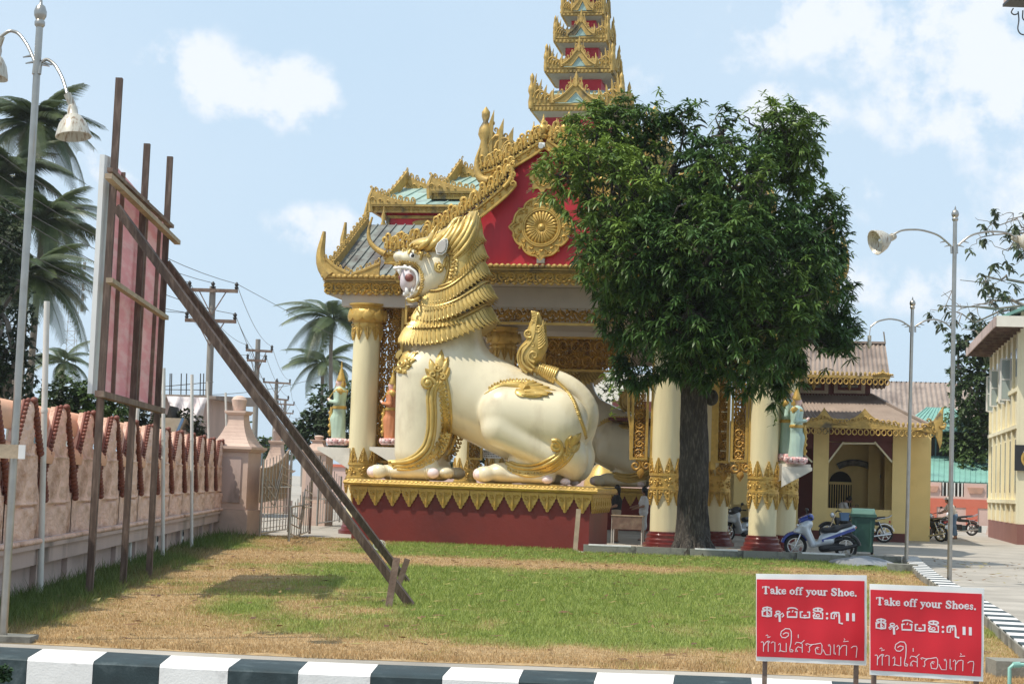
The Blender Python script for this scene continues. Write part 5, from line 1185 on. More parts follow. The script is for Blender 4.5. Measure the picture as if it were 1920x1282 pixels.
# collars: front px, rear px, near-middle px, half width, drop, band?
CLR = [((752, 638), (929, 601), (852, 634), 78, 34), ((766, 616), (917, 603), (850, 610), 72, 20), ((776, 598), (925, 555), (855, 590), 72, 30), ((785, 584), (907, 556), (856, 572), 65, 18),
       ((792, 570), (914, 512), (858, 554), 60, 30), ((806, 556), (903, 514), (860, 539), 52, 20), ((826, 546), (908, 478), (864, 521), 48, 27), ((838, 530), (902, 474), (866, 508), 44, 18), ((846, 512), (903, 446), (868, 492), 41, 24)]
NT = 72; th_ = np.linspace(0, 2*math.pi, NT, endpoint=False)
prev_c = None
for ci, (Fp, Rp, Mp, Wd, dr) in enumerate(CLR):
    f3, r3 = c3(*Fp, 0), c3(*Rp, 0); m3 = c3(*Mp, -Wd); W_ = Wd*S; cen = (f3+r3)/2; big = ci % 2 == 0
    zline = f3[2]+(r3[2]-f3[2])*np.clip((m3[0]-f3[0])/(r3[0]-f3[0]), 0, 1); sag = m3[2]-zline
    def ring(scale, dz, back=0.0):
        cx = (1-np.cos(th_))/2; a = f3[0]+(r3[0]-f3[0])*cx; z = f3[2]+(r3[2]-f3[2])*cx+sag*np.sin(th_)**2
        u = cen[0]+(a-cen[0])*scale+back*np.clip(cx-.75, 0, 1)*4*S; v = LV-W_*np.sin(th_)*scale
        return np.stack([u, v, z+dz*S], 1)
    rings = [ring(.80, dr*1.05), ring(.87, dr*.7), ring(.93, dr*.35), ring(.975, dr*.12), ring(1.0, 0, 5 if big else 0), ring(.93, -1.5), ring(.78, -2)]
    V_ = np.concatenate(rings); fc = []
    for i in range(len(rings)-1): fc += [(i*NT+j, (i+1)*NT+j, (i+1)*NT+(j+1) % NT, i*NT+(j+1) % NT) for j in range(NT)]
    m = MB().add(V_, fc)
    o = m.build('mane_collar', M['gold_lion'], lion, smooth=45)
    sc_ = MB(); NL = 58 if big else 66
    R0, R1, R2, R3 = ring(.885, dr*.78), ring(.95, dr*.42), ring(1.01, dr*.10, 1.5), ring(1.035, -(6 if big else 2), 9)
    def at(Rg, t): t = t % NT; i = int(t); f = t-i; return Rg[i]*(1-f)+Rg[(i+1) % NT]*f
    for k in range(NL):
        t = k*NT/NL; dt = NT/NL*.5; o3 = at(R2, t)-cen; nn = np.array([o3[0], o3[1], 0]); nn /= np.linalg.norm(nn); up = nn*2.4*S
        skew = dt*1.5*(1 if t < NT/2 else -1)
        a, b_, c_, d_ = at(R0, t), at(R1, t+skew*.3), at(R2, t+skew*.8), at(R3, t+skew*1.6)
        Lf = [at(R0, t-dt*.9), at(R1, t-dt*.95+skew*.3), at(R2, t-dt*.8+skew*.8)]; Rt = [at(R0, t+dt*.9), at(R1, t+dt*.95+skew*.3), at(R2, t+dt*.8+skew*.8)]
        P_ = Lf+[a+up, b_+up*1.4, c_+up*1.3, d_+up*.3]+Rt
        sc_.add(P_, [(0, 1, 4, 3), (1, 2, 5, 4), (3, 4, 8, 7), (4, 5, 9, 8), (2, 6, 5), (5, 6, 9)])
        if big: pass
    top = ring(.87, dr*.95); sc_.tube(top, 2.0*S, 6, closed=True)
    if not big:
        for k in range(60): p = at(ring(.93, dr*.55), k*NT/60)
    sc_.build('mane_scales', M['gold_lion'], o, smooth=50)
# --- tail ornament
m = MB()
tp = [(982, 697), (972, 684), (968, 667), (974, 651), (986, 638), (992, 634), (986, 627), (988, 617), (994, 612), (991, 606), (998, 599), (1003, 590), (1011, 582), (1015, 596), (1019, 608), (1021, 620), (1026, 632), (1028, 645), (1025, 658), (1018, 668), (1014, 678), (1006, 684), (1004, 694), (994, 700)]
tp = [c3(x, y, -12)[[0, 2]] for x, y in fill(tp+[tp[0]], 70)[:-1]]; tv = LV-12*S
m.puff(tp, tv, .17, .25, .62); o = m.build('tail_flame', M['gold_lion'], lion, smooth=60)
def tl(pts, r, n=22, off=.16): 
    for sd in (-1, 1):
        p = np.array([c3(x, y, -12) for x, y in fill(pts, n)]); p[:, 1] = tv+sd*off; m.tube(p, r*S*np.linspace(1, .6, n), 6)
m = MB()
tl(sp2(1003, 668, 12, 2, 1.5, 1.4, 20), 3.2); tl(sp2(993, 626, 9, 2, 1.0, 1.3, 18), 3); tl(sp2(1011, 617, 8, 2, 2.5, 1.3, 18, -1), 2.6); tl(sp2(1000, 648, 6, 1.5, 3, 1.2, 16), 2.4)
tl([(1000, 696), (985, 688), (979, 672), (985, 656), (998, 645), (1004, 632), (1006, 615), (1010, 590)], 3.2); tl([(990, 700), (976, 688), (972, 670), (978, 654), (990, 644)], 2.4); tl([(1004, 690), (993, 680), (990, 668), (996, 658)], 2.6)
for i in range(7): tl([(1009, 606-i*3), (1000-i, 603-i*3), (996+i*1.6, 606-i*3.4)], 1.8, 8)
for i in range(8): tl([(1012, 655-i*5), (1020, 650-i*5.5), (1025-i*.6, 642-i*5.8)], 2.2, 8)
m.build('tail_scrolls', M['gold_lion'], lion, smooth=70)
m = MB()
for i in range(9):
    t = i/8; x = 1010+30*t; y = 690+14*t; a = c3(x, y, -12); r = (9+5*t)*S
    th2 = np.linspace(0, 2*math.pi, 17)[:-1]; ax_ = np.array([.9, 0, -.42]); n1 = np.array([.42, 0, .9])
    m.tube(a+r*1.05*(np.cos(th2)[:, None]*n1+np.sin(th2)[:, None]*np.array([0, 1, 0]))+np.sin(th2*.5)[:, None]*ax_*.05, 2.6*S, 6, closed=True)
a, b = c3(1000, 690, -12), c3(1042, 704, -12); m.tube([a, b], [7*S, 13*S], 10); m.build('tail_ring', M['gold_lion'], lion, smooth=60)
# ---------------------------------------------------------------- pedestal
ped = thing('pedestal', 'dark red pedestal with gold leaf fringe under the nearer lion', 'pedestal', LF.w((0, 0, 0)), LF.rz)
pl = LF.px(661, 950, 0)[0]; zt = LF.px(880, 903, -.1)[2]; PD = 3.45
zp = zt-.02
MB().bx((pl, 0, 0), (0, PD, zp-.18)).build('plinth_block', M['maroon'], ped, smooth=0)
m = MB()
m.bx((pl-.06, -.06, zp-.26), (.06, PD+.06, zp-.17))
prof = [(.10, -.17), (.19, -.15), (.22, -.10), (.20, -.05), (.12, -.01), (.0, 0)]
for i in range(len(prof)-1):
    (o0, z0), (o1, z1) = prof[i], prof[i+1]
    m.add([(pl-o0, -o0, zp+z0), (o0, -o0, zp+z0), (o0, PD+o0, zp+z0), (pl-o0, PD+o0, zp+z0), (pl-o1, -o1, zp+z1), (o1, -o1, zp+z1), (o1, PD+o1, zp+z1), (pl-o1, PD+o1, zp+z1)], [(0, 1, 5, 4), (1, 2, 6, 5), (2, 3, 7, 6), (3, 0, 4, 7)]+([(4, 5, 6, 7)] if i == len(prof)-2 else []))
for u in np.arange(pl-.1, .2, .11): m.sph((u, -.17, zp-.045), (.05, .05, .03), 6, 4)
for v in np.arange(0, PD, .11): m.sph((.17, v, zp-.045), (.05, .05, .03), 6, 4)
m.build('moulding', M['gold'], ped, smooth=40)
pt = MB(); w = 1.0; pendant_leaf(pt, 0, 0, .415, .40, -.02, .05); pt.bx((-.205, -.05, -.02), (.205, .0, .06)); 
pend0 = pt.build('fringe_leaf', M['gold'], ped, smooth=40)
N = 14; du = (0-pl+.1)/N; zf = zp-.25
pend0.location = (pl-.05+du*.5, -.03, zf)
for i in range(1, N): inst(pend0, ped, (pl-.05+du*(i+.5), -.03, zf))
for i in range(N): inst(pend0, ped, (pl-.05+du*(i+.5), PD+.03, zf), rot=(0, 0, math.pi))
for i in range(8): inst(pend0, ped, (.03, .2+i*.43, zf), rot=(0, 0, math.pi/2)); inst(pend0, ped, (pl-.03, .2+i*.43, zf), rot=(0, 0, -math.pi/2))
# ---------------------------------------------------------------- second lion, across the passage
off = LF.u*0+LF.v*21.3
l2 = copy_tree(lion); l2.location = tuple(np.array(lion.location)+off); l2['label'] = 'second cream guardian lion farther back, half hidden behind the column by the passage'
p2 = copy_tree(ped); p2.location = tuple(np.array(ped.location)+off); p2['label'] = 'farther dark red pedestal under the second lion, behind the woman in black'
lion['group'] = l2['group'] = 'pair of guardian lions'; ped['group'] = p2['group'] = 'lion pedestals'
# plank leaning on the pedestal
a = G(1078, 1035); b = P(1085, 954, a[1]+.12); m = MB(); m.bar(a, b, .11, .03, up=(0, 1, 0)); o = m.build('leaning_plank', M['wood3'], smooth=0); tag(o, 'pale wooden plank leaning upright against the right end of the red pedestal', 'plank')
# ================================================================ TREES AND PLANTS
def limb_path(a, b, n=9, wob=.25, rg=None, sag=0.0):
    rg = rg or random; a = np.array(a, float); b = np.array(b, float); t = np.linspace(0, 1, n)[:, None]; p = a+(b-a)*t
    L = np.linalg.norm(b-a)
    for k in range(1, n-1): p[k] += np.array([rg.uniform(-1, 1), rg.uniform(-1, 1), rg.uniform(-.6, .6)])*wob*L*.12
    p[:, 2] += sag*np.sin(np.pi*t[:, 0]); return p
def leaf_cloud(centers, dirs, n_per, L, w, rg, droop=.6, cols=None, fold=True):
    """rosettes of narrow drooping leaves; returns verts, quads, colours (8 verts / 3 quads a leaf)"""
    N = len(centers); C = np.repeat(centers, n_per, 0); D = np.repeat(dirs, n_per, 0); M_ = N*n_per
    ang = rg.random(M_)*2*math.pi; el = rg.uniform(-.75, .75, M_)
    d = np.stack([np.cos(ang)*np.cos(el), np.sin(ang)*np.cos(el), np.sin(el)], 1)+D*.55; d /= np.linalg.norm(d, axis=1)[:, None]
    Ln = L*rg.uniform(.65, 1.2, M_)[:, None]; wd = (w*rg.uniform(.8, 1.2, M_))[:, None]
    side = np.cross(d, [0, 0, 1.])+rg.normal(0, .25, (M_, 3)); side /= np.linalg.norm(side, axis=1)[:, None]
    up = np.cross(side, d)
    pts = []
    for t, ww in ((0.02, .25), (.35, 1.0), (.72, .8), (1.0, .06)):
        c = C+d*Ln*t*(1-.18*droop*t); c = c-np.array([0, 0, 1.])*(droop*t*t*Ln)*.55
        pts.append(c-side*wd*ww*.5); pts.append(c+side*wd*ww*.5)
    V_ = np.stack(pts, 1).reshape(-1, 3)
    b = (np.arange(M_)*8)[:, None, None]; Q = b+np.array([[0, 1, 3, 2], [2, 3, 5, 4], [4, 5, 7, 6]])[None]
    col = np.repeat(cols[np.repeat(np.arange(N), n_per)]*rg.uniform(.72, 1.35, (M_, 1)), 8, 0)
    return V_, Q.reshape(-1, 4), col
# ---- mango tree: trunk base, crown lobes given in picture positions at the trunk's distance
TY = 40.9
tb = G(1297, 1036)
tb[1] = TY; tb[0] = P(1297, 1036, TY)[0]
tree = thing('mango_tree', 'large dense mango tree with thick dark trunk standing in front of the pavilion', 'tree', (tb[0], TY, 0))
O = np.array([tb[0], TY, 0])
def TP(px, py, dy=0.0): p = P(px, py, TY+dy); return p-O
k_ = TY/FPX
def bark_tube(mb, pts, r, n=22, seed=0, rough=.10):
    pts = np.array(pts, float); s = np.linspace(0, 1, 46); xs = np.linspace(0, 1, len(pts)); pp = np.stack([np.interp(s, xs, pts[:, j]) for j in range(3)], 1); rr = np.interp(s, xs, r)
    st = len(mb.v); mb.tube(pp, rr, n, flat=(0, 1, 0)); v = mb.v[-1]
    c = np.repeat(pp, n, 0); d = v-c; a = np.arctan2(d[:, 1], d[:, 0]); h = v[:, 2]
    f = 1+rough*(vnoise(a*3+seed, h*.5, 2.6, seed+1)-.5)*2+rough*.8*(np.abs(np.sin(a*9+h*1.2+2*vnoise(a*2, h, 1, 3)))-.5); v[:] = c+d*f[:, None]
m = MB()
bark_tube(m, [TP(1297, 1046), TP(1297, 1020), TP(1298, 985), TP(1300, 900), TP(1302, 800), TP(1300, 715), TP(1300, 640), TP(1290, 560)], np.array([44, 33, 29, 26, 24, 23, 20, 14])*k_, 34, 1, .17)
for a in (-2.6, -1.9, -1.2, -.5, .4): 
    m.tube([(.25*math.cos(a), .25*math.sin(a), .55), (.48*math.cos(a), .48*math.sin(a), .2), (.6*math.cos(a), .6*math.sin(a), -.08)], [.10, .12, .07], 8)
m.sph(TP(1334, 745), (.17, .15, .2), 10, 8)
trunk = m.build('trunk', M['bark'], tree, smooth=75)
LOB = [(1120, 255, 0, 78, 68), (1060, 330, -.4, 55, 60), (1180, 240, .5, 75, 60), (1150, 360, -1.2, 110, 90), (1270, 300, .6, 95, 90), (1300, 245, .2, 66, 55), (1355, 255, .3, 60, 52), (1440, 270, .3, 90, 82), (1475, 250, -.3, 62, 55), (1500, 310, .4, 45, 55), (1390, 350, -1.4, 110, 95), (1500, 410, 0, 80, 75), (1540, 450, .3, 50, 80),
       (1108, 450, .2, 52, 62), (1150, 530, .5, 48, 48), (1200, 470, -1.8, 110, 95), (1340, 470, -2.4, 120, 100), (1460, 500, -1.6, 110, 100), (1540, 560, .2, 60, 75), (1190, 590, -.8, 75, 65), (1290, 590, -2.1, 100, 85), (1420, 610, -2.2, 115, 90), (1520, 640, -.6, 75, 60), (1575, 620, 0, 40, 35), (1225, 660, -.6, 48, 46), (1300, 660, -1.2, 75, 55),
       (1380, 690, -1.2, 75, 45), (1460, 690, -.6, 55, 45), (1455, 735, -.4, 20, 22), (1350, 400, 1.8, 150, 130), (1250, 450, 2.0, 130, 110), (1430, 520, 1.8, 130, 120), (1330, 600, 1.6, 130, 80), (1165, 690, -.2, 16, 30), (1200, 700, -.4, 24, 30)]
rgn = np.random.default_rng(11); rp = random.Random(5)
cs = []; ds = []; lb = []
m = MB(); limbs = MB()
fork = TP(1300, 640)
for i, (x, y, dy, rx, ry) in enumerate(LOB):
    c = TP(x, y, dy); r = np.array([rx*k_, (rx+ry)/2*k_*.85, ry*k_])
    vol = r.prod(); n = int(18+215*(r[0]*r[2])**1.0)
    u = rgn.normal(0, 1, (n, 3)); u /= np.linalg.norm(u, axis=1)[:, None]; rr = (.45+.62*rgn.random(n)**.6)[:, None]
    rr = rr*(1+.28*(vnoise(u[:, 0]*2+i, u[:, 2]*2+u[:, 1], 1.6, i)[:, None]-.5)*2)
    p = c+u*rr*r; cs.append(p); ds.append(u*.8+np.array([0, 0, .35])); lb.append(np.full(n, i))
    if rx > 50:
        pth = limb_path(fork+np.array([rp.uniform(-.15, .15), rp.uniform(-.1, .1), rp.uniform(-.3, .6)]), c, 9, .9, rp, .2); limbs.tube(pth, np.linspace(.11+.0012*rx, .03, 9), 7)
        for k in range(7):
            e = c+np.array([rp.uniform(-1, 1), rp.uniform(-1, 1), rp.uniform(-.6, 1)])*r*.85; s0 = pth[rp.randint(4, 8)]; limbs.tube(limb_path(s0, e, 6, .8, rp, .1), np.linspace(.04, .012, 6), 5)
cs = np.concatenate(cs); ds = np.concatenate(ds)
# thin the sides a little so that sky and roof show through
keep = vnoise(cs[:, 0]*1.1+5, cs[:, 2]*1.1+cs[:, 1]*.6, 1.1, 21, 3) > .37
cs, ds = cs[keep], ds[keep]
limbs.build('limb', M['bark'], tree, smooth=70, kind=None)
base = np.array([.054, .112, .028]); yl = np.array([.22, .31, .05])
tval = vnoise(cs[:, 0]*.8, cs[:, 2]*.8+cs[:, 1]*.5, 1.0, 31, 3)
young = np.clip((tval-.46)*4, 0, 1)*np.clip((cs[:, 2]-4.5)/4.5, .05, 1)+np.clip((-cs[:, 0]-1.2)/2.5, 0, .8)*np.clip((cs[:, 2]-6)/3, 0, 1)  # young leaves; sunlit lighter green also painted into the top and upper left
young = np.clip(young, 0, 1)[:, None]*.75
cols_ = base*(1-young)+yl*young
V1, Q1, c1 = leaf_cloud(cs, ds, 14, .29, .052, rgn, .75, cols_)
# shoots above the outline
sh = []; 
for (x, y) in ((1130, 180), (1236, 168), (1245, 190), (1300, 200), (1180, 175), (1290, 205), (1430, 178), (1480, 180), (1462, 190), (1385, 215), (1345, 215), (1010, 305), (1006, 320), (1030, 300), (1540, 250), (1525, 225), (1580, 350), (1590, 440), (1600, 590), (1608, 600), (1140, 700), (1070, 250), (1050, 285), (1155, 740), (1460, 760), (1588, 520), (1555, 345), (1410, 200)):
    c = TP(x, y, rp.uniform(-.5, .5))
    for k in range(4): sh.append(c+np.array([rp.uniform(-.12, .12), rp.uniform(-.2, .2), -.16*k]))
sh = np.array(sh); V2, Q2, c2_ = leaf_cloud(sh, np.tile([0, 0, .6], (len(sh), 1)), 7, .22, .045, rgn, .6, np.tile(yl*.8, (len(sh), 1)))
fastmesh('crown', np.concatenate([V1, V2]), np.concatenate([Q1, Q2+len(V1)]), M['leaf'], tree, np.concatenate([c1, c2_]))
# ---- generic background tree
def blob_tree(name, label, cat, base, lobes, Y, seed, leafn=9, L=.22, w=.09, dens=40, col=(.04, .075, .022), col2=(.09, .13, .03), trunk=None, group=None, droop=.5, thin=.3, cap=2600):
    """lobes in px (x, y, rx, ry) at distance Y"""
    o = np.array([base[0], base[1], 0.]); t = thing(name, label, cat, o, 0, group); rg = np.random.default_rng(seed); rr_ = random.Random(seed); kk = Y/FPX
    C_ = []; D_ = []; tm = MB(); nt = 0
    for i, (x, y, rx, ry) in enumerate(lobes):
        c = P(x, y, Y+rr_.uniform(-.5, .5)*rx*kk)-o; r = np.array([rx, (rx+ry)/2, ry])*kk; n = int(min(cap, dens*(rx*ry)/900+12))
        u = rg.normal(0, 1, (n, 3)); u /= np.linalg.norm(u, axis=1)[:, None]; q_ = (.35+.7*rg.random(n)**.6)[:, None]*(1+.4*(vnoise(u[:, 0]*2+i, u[:, 2]*2+u[:, 1], 1.5, seed+i)[:, None]-.5)*2)
        C_.append(c+u*q_*r); D_.append(u)
        if trunk: 
            fk = np.array([trunk[0], trunk[1], trunk[2]])-o; p = limb_path(fk, c, 8, .9, rr_, .1); tm.tube(p, np.linspace(trunk[3]*.5, trunk[3]*.12, 8), 5); nt += 1
    C_ = np.concatenate(C_); D_ = np.concatenate(D_); k = vnoise(C_[:, 0]/kk*.02, C_[:, 2]/kk*.02+C_[:, 1], 1.0, seed, 3) > thin; C_, D_ = C_[k], D_[k]
    C_[:, 2] = np.maximum(C_[:, 2], .1)
    a = np.clip(vnoise(C_[:, 0], C_[:, 2], .7/kk/80, seed+2, 3)*1.6-.3, 0, 1)[:, None]; cc = np.array(col)*(1-a)+np.array(col2)*a
    V_, Q_, c_ = leaf_cloud(C_, D_, leafn, L*kk/.0187, w*kk/.0187, rg, droop, cc); fastmesh('crown', V_, Q_, M['leaf2'], t, c_)
    if trunk:
        tm.tube(limb_path((0, 0, -.05), np.array([trunk[0], trunk[1], trunk[2]])-o, 6, .5, rr_), np.linspace(trunk[3], trunk[3]*.6, 6), 9); tm.build('trunk', M['bark2'], t, smooth=70)
    return t
# ---- palms
def frond_mesh(L, seed, droop=.9):
    rg = random.Random(seed); m = MB(); n = 26; t = np.linspace(0, 1, n)
    x = L*t*(1-.12*t); z = L*(.16*t-droop*.62*t**2.2); spine = np.stack([x, .04*L*np.sin(t*3+seed), z], 1); m.tube(spine, np.linspace(.055, .008, n)*L/4, 4)
    T_ = np.gradient(spine, axis=0); T_ /= np.linalg.norm(T_, axis=1)[:, None]; V_ = []; f = []; k = 0; NL = 62
    for i in range(NL):
        tt = .14+.86*i/NL; p = np.array([np.interp(tt, t, spine[:, j]) for j in range(3)]); d = np.array([np.interp(tt, t, T_[:, j]) for j in range(3)])
        ll = L*.27*(math.sin(math.pi*(tt*.82+.12))**.7)*rg.uniform(.85, 1.1)
        for sd in (-1, 1):
            o = np.array([0, sd*1., 0])*.85+d*.55+np.array([0, 0, .05]); o /= np.linalg.norm(o); e1 = p+o*ll*.5+[0, 0, -.10*ll]; e2 = p+o*ll*.9+np.array([0, 0, -.48*ll-rg.uniform(0, .12)*ll]); w = .020*L/4*1.5
            wv = d*w; V_ += [p-wv, p+wv, e1+wv*.9, e1-wv*.9, e2]; f += [(k, k+1, k+2, k+3), (k+3, k+2, k+4)]; k += 5
    m.add(V_, f); return m
FR = []
def palm(label, px, py, Y, Rm, nf=22, base_px=None, group='coconut palms', seed=0, trunk_lean=0):
    c = P(px, py, Y); rg = random.Random(seed); bx_ = P(base_px or px, py, Y)[0]; t = thing('palm_tree', label, 'palm', (bx_, Y, 0), 0, group); top = np.array([c[0]-bx_, 0, c[2]])
    m = MB(); m.tube([(0, 0, 0), (top[0]*.35+.15, 0, top[2]*.4), (top[0]*.8, 0, top[2]*.8), top], [.24, .17, .14, .15], 9); m.build('trunk', M['bark2'], t, smooth=70)
    if not FR:
        for s in range(3): o = frond_mesh(4.0, s, (.85, 1.15, 1.5)[s]).build('frond', M['frond'], None, smooth=0); FR.append(o.data); bpy.data.objects.remove(o)
    for i in range(nf):
        a = i*2.399+rg.uniform(-.2, .2); e = (1-(i/nf))*1.35-.35+rg.uniform(-.1, .1); s = Rm/4*rg.uniform(.85, 1.12)
        o = bpy.data.objects.new('frond', FR[i % 3]); COL.objects.link(o); o.parent = t
        o.matrix_basis = Matrix.Translation(Vector(top))@Matrix.Rotation(a, 4, 'Z')@Matrix.Rotation(-e, 4, 'Y')@Matrix.Rotation(rg.uniform(-.4, .4), 4, 'X')@Matrix.Scale(s, 4)
    m = MB()
    for i in range(7): a = rg.uniform(0, 6.3); m.sph(top+np.array([math.cos(a)*.25, math.sin(a)*.25, -.25+rg.uniform(-.15, .1)]), (.13, .13, .16), 8, 6)
    m.build('coconut_cluster', M['frond'], t, smooth=180)
palm('tall coconut palm behind the wall, topmost crown beside the left lamp pole', 62, 238, 82, 3.3, 36, 50, seed=1)
palm('coconut palm with a low heavy crown left of the signboard', 82, 415, 78, 3.2, 34, 60, seed=2)
palm('coconut palm crown at the left edge of the photo below the topmost crown', 8, 330, 80, 3.4, 32, 0, seed=3)
palm('coconut palm crown at the left edge lowest of the left cluster, long drooping fronds', 52, 520, 74, 3.2, 36, 40, seed=4)
palm('small young palm seen between the pale pole and the signboard', 118, 680, 130, 3.0, 16, seed=5)
palm('coconut palm left of the pavilion, upper crown', 622, 600, 128, 4.0, 24, 628, seed=6)
palm('coconut palm left of the pavilion, lower shaggy crown behind the taller one', 606, 682, 140, 3.4, 22, 606, seed=7)
# dark foliage behind the wall at the left and bushes along the street
blob_tree('broadleaf_tree', 'dark broadleaf tree mass at the left edge behind the pink wall', 'tree', P(10, 900, 60), [(0, 600, 60, 110), (30, 690, 50, 70), (-40, 500, 60, 120), (-60, 640, 70, 110), (10, 450, 40, 70)], 60, 41, dens=60, col=(.018, .035, .012), col2=(.035, .06, .018), trunk=(*P(0, 760, 60), .3))
blob_tree('bush', 'leafy green shrub rising behind the wall between the lamp pole and signboard', 'bush', P(130, 900, 52), [(130, 745, 45, 45), (95, 760, 30, 35), (170, 755, 40, 40), (205, 770, 40, 32)], 52, 42, dens=90, col=(.03, .05, .018), col2=(.10, .17, .03), thin=.25)
blob_tree('bush', 'dry dark shrub behind the wall under the signboard', 'bush', P(250, 900, 56), [(235, 775, 35, 35), (270, 790, 35, 32), (300, 800, 30, 26), (345, 800, 40, 30)], 56, 43, dens=90, col=(.035, .045, .02), col2=(.09, .08, .045), thin=.3)
blob_tree('broadleaf_tree', 'round dark tree behind the utility pole and pier urn', 'tree', P(405, 900, 75), [(400, 780, 38, 42), (425, 800, 30, 35), (380, 800, 30, 30)], 75, 44, dens=80, col=(.02, .035, .015), col2=(.05, .08, .025), thin=.3)
blob_tree('broadleaf_tree', 'feathery green tree between the gate and the green statue', 'tree', P(610, 900, 85), [(612, 770, 40, 42), (640, 800, 36, 40), (585, 800, 26, 34), (560, 815, 22, 26), (655, 745, 25, 30)], 85, 45, dens=90, col=(.035, .065, .025), col2=(.09, .14, .05), thin=.28)
blob_tree('broadleaf_tree', 'small far tree behind the wall by the second utility pole', 'tree', P(505, 900, 130), [(460, 810, 14, 20), (505, 835, 26, 16), (540, 840, 20, 20)], 130, 46, dens=90, thin=.2)
# behind the pavilion, seen through the passage
blob_tree('broadleaf_tree', 'green tree seen through the pavilion passage', 'tree', P(1160, 900, 95), [(1150, 740, 30, 40), (1165, 790, 30, 50), (1120, 850, 50, 40), (1190, 860, 40, 40), (850, 850, 60, 40), (780, 830, 40, 60), (900, 870, 40, 30)], 95, 47, dens=60, col=(.03, .05, .02), thin=.36)
blob_tree('broadleaf_tree', 'green tree behind the lattice left of the lion', 'tree', P(745, 900, 100), [(740, 800, 40, 60), (700, 860, 40, 40)], 100, 48, dens=80, col=(.03, .055, .02), thin=.3)
# right side trees
blob_tree('broadleaf_tree', 'tall green tree behind the teal roofed building and the yellow building', 'tree', P(1835, 930, 90), [(1830, 740, 40, 60), (1800, 700, 26, 26), (1815, 790, 45, 50), (1835, 870, 42, 50), (1860, 690, 30, 40), (1795, 640, 26, 16), (1830, 660, 28, 26), (1845, 620, 30, 22), (1800, 830, 30, 26), (1850, 800, 40, 60)], 90, 49, dens=70, col=(.03, .055, .02), col2=(.08, .13, .035), trunk=(*P(1850, 800, 90), .35), thin=.3)
# sparse bare-limbed tree behind the right lamp
bt = thing('sparse_tree', 'tall almost leafless tree with thin spreading twigs behind the right lamp', 'tree', (*P(2010, 930, 75)[:2], 0)); o = P(2010, 930, 75); o[2] = 0; m = MB(); rr_ = random.Random(9); tips = []
m.tube(np.array([o, P(2010, 700, 75), P(2000, 560, 75), P(1985, 430, 75)])-o, [.35, .28, .2, .08], 8)
for (x0, y0, x1, y1) in ((2005, 600, 1775, 605), (2003, 560, 1800, 525), (1998, 520, 1835, 440), (1995, 500, 1862, 418), (2005, 620, 1765, 555), (2005, 660, 1830, 620), (1995, 480, 1880, 470), (2003, 580, 1840, 560), (2005, 640, 1800, 570), (1995, 500, 1900, 400)):
    a, b = P(x0, y0, 75), P(x1, y1, 75+rr_.uniform(-3, 3)); p = limb_path(a, b, 12, 1.0, rr_, .4)-o; m.tube(p, np.linspace(.10, .015, 12), 5)
    for k in range(9):
        s0 = p[rr_.randint(3, 11)]; e = s0+np.array([rr_.uniform(-1.0, .3), rr_.uniform(-1, 1), rr_.uniform(-.8, .9)]); m.tube(limb_path(s0, e, 5, 1, rr_), np.linspace(.022, .008, 5), 4); tips.append(e)
m.build('trunk', M['bark2'], bt, smooth=60); tips = np.array([t_ for i, t_ in enumerate(tips) if i % 3 != 1]); tips = np.concatenate([tips, tips+[.12, 0, -.15]])
V_, Q_, c_ = leaf_cloud(tips, np.tile([0, 0, -.3], (len(tips), 1)), 6, .36, .14, rgn, .9, np.tile([.06, .08, .035], (len(tips), 1))); fastmesh('foliage', V_, Q_, M['leaf2'], bt, c_)
# shrub corner at lower left
blob_tree('bush', 'low dark shrub tip at the bottom left corner in front of the kerb', 'bush', P(-10, 1270, 12.2), [(5, 1262, 14, 16), (-20, 1275, 30, 30)], 12.2, 50, leafn=5, L=.15, w=.2, dens=160, col=(.02, .05, .02), col2=(.05, .1, .03), thin=.2)
# ---- fallen mango leaves on the lawn and forecourt
n = 900; rg = np.random.default_rng(77); a_ = rg.random(n)*2*math.pi; rd = 9*rg.random(n)**.7; lx = tb[0]+.5+rd*np.cos(a_); ly = 39+rd*np.sin(a_)*.9
m2 = 700; lx = np.concatenate([lx, rg.uniform(-5.5, 6, m2)]); ly = np.concatenate([ly, 15.5+26*rg.random(m2)]); ok = (lx > wallx(ly)+.3) & (ly > 15.6); lx, ly = lx[ok], ly[ok]; n = len(lx)
d = rg.random(n)*math.pi*2; L2 = rg.uniform(.05, .11, n); dx, dy = np.cos(d)*L2, np.sin(d)*L2; w = .28; z0 = .035+.02*rg.random(n)
V_ = np.stack([np.stack([lx-dx, ly-dy, z0], 1), np.stack([lx-dy*w, ly+dx*w, z0+.02*rg.random(n)], 1), np.stack([lx+dx, ly+dy, z0+.03*rg.random(n)], 1), np.stack([lx+dy*w, ly-dx*w, z0], 1)], 1).reshape(-1, 3)
cl_ = np.array([[.22, .12, .05], [.30, .20, .07], [.16, .08, .04], [.36, .30, .10]])[rg.integers(0, 4, n)]
fl_ = fastmesh('fallen_leaves', V_, np.arange(4*n).reshape(-1, 4), M['leaf2'], col=np.repeat(cl_, 4, 0)); tag(fl_, 'dry brown fallen leaves scattered over the lawn and under the mango tree', 'leaves', kind='stuff')
# ================================================================ LEFT SIDE
# ---- compound wall: frame u along the wall (away), v behind it
class WFrame(Frame):
    def __init__(s, o, d): s.o = np.array([o[0], o[1], 0.]); s.u = np.array([d[0], d[1], 0.]); s.v = np.array([-d[1], d[0], 0.]); s.rz = math.atan2(d[1], d[0])
WF = WFrame(wa, wdir)
wall = thing('compound_wall', 'long pink compound wall with pointed relief arches edged in rust red beads', 'wall', (*wa, 0), WF.rz)
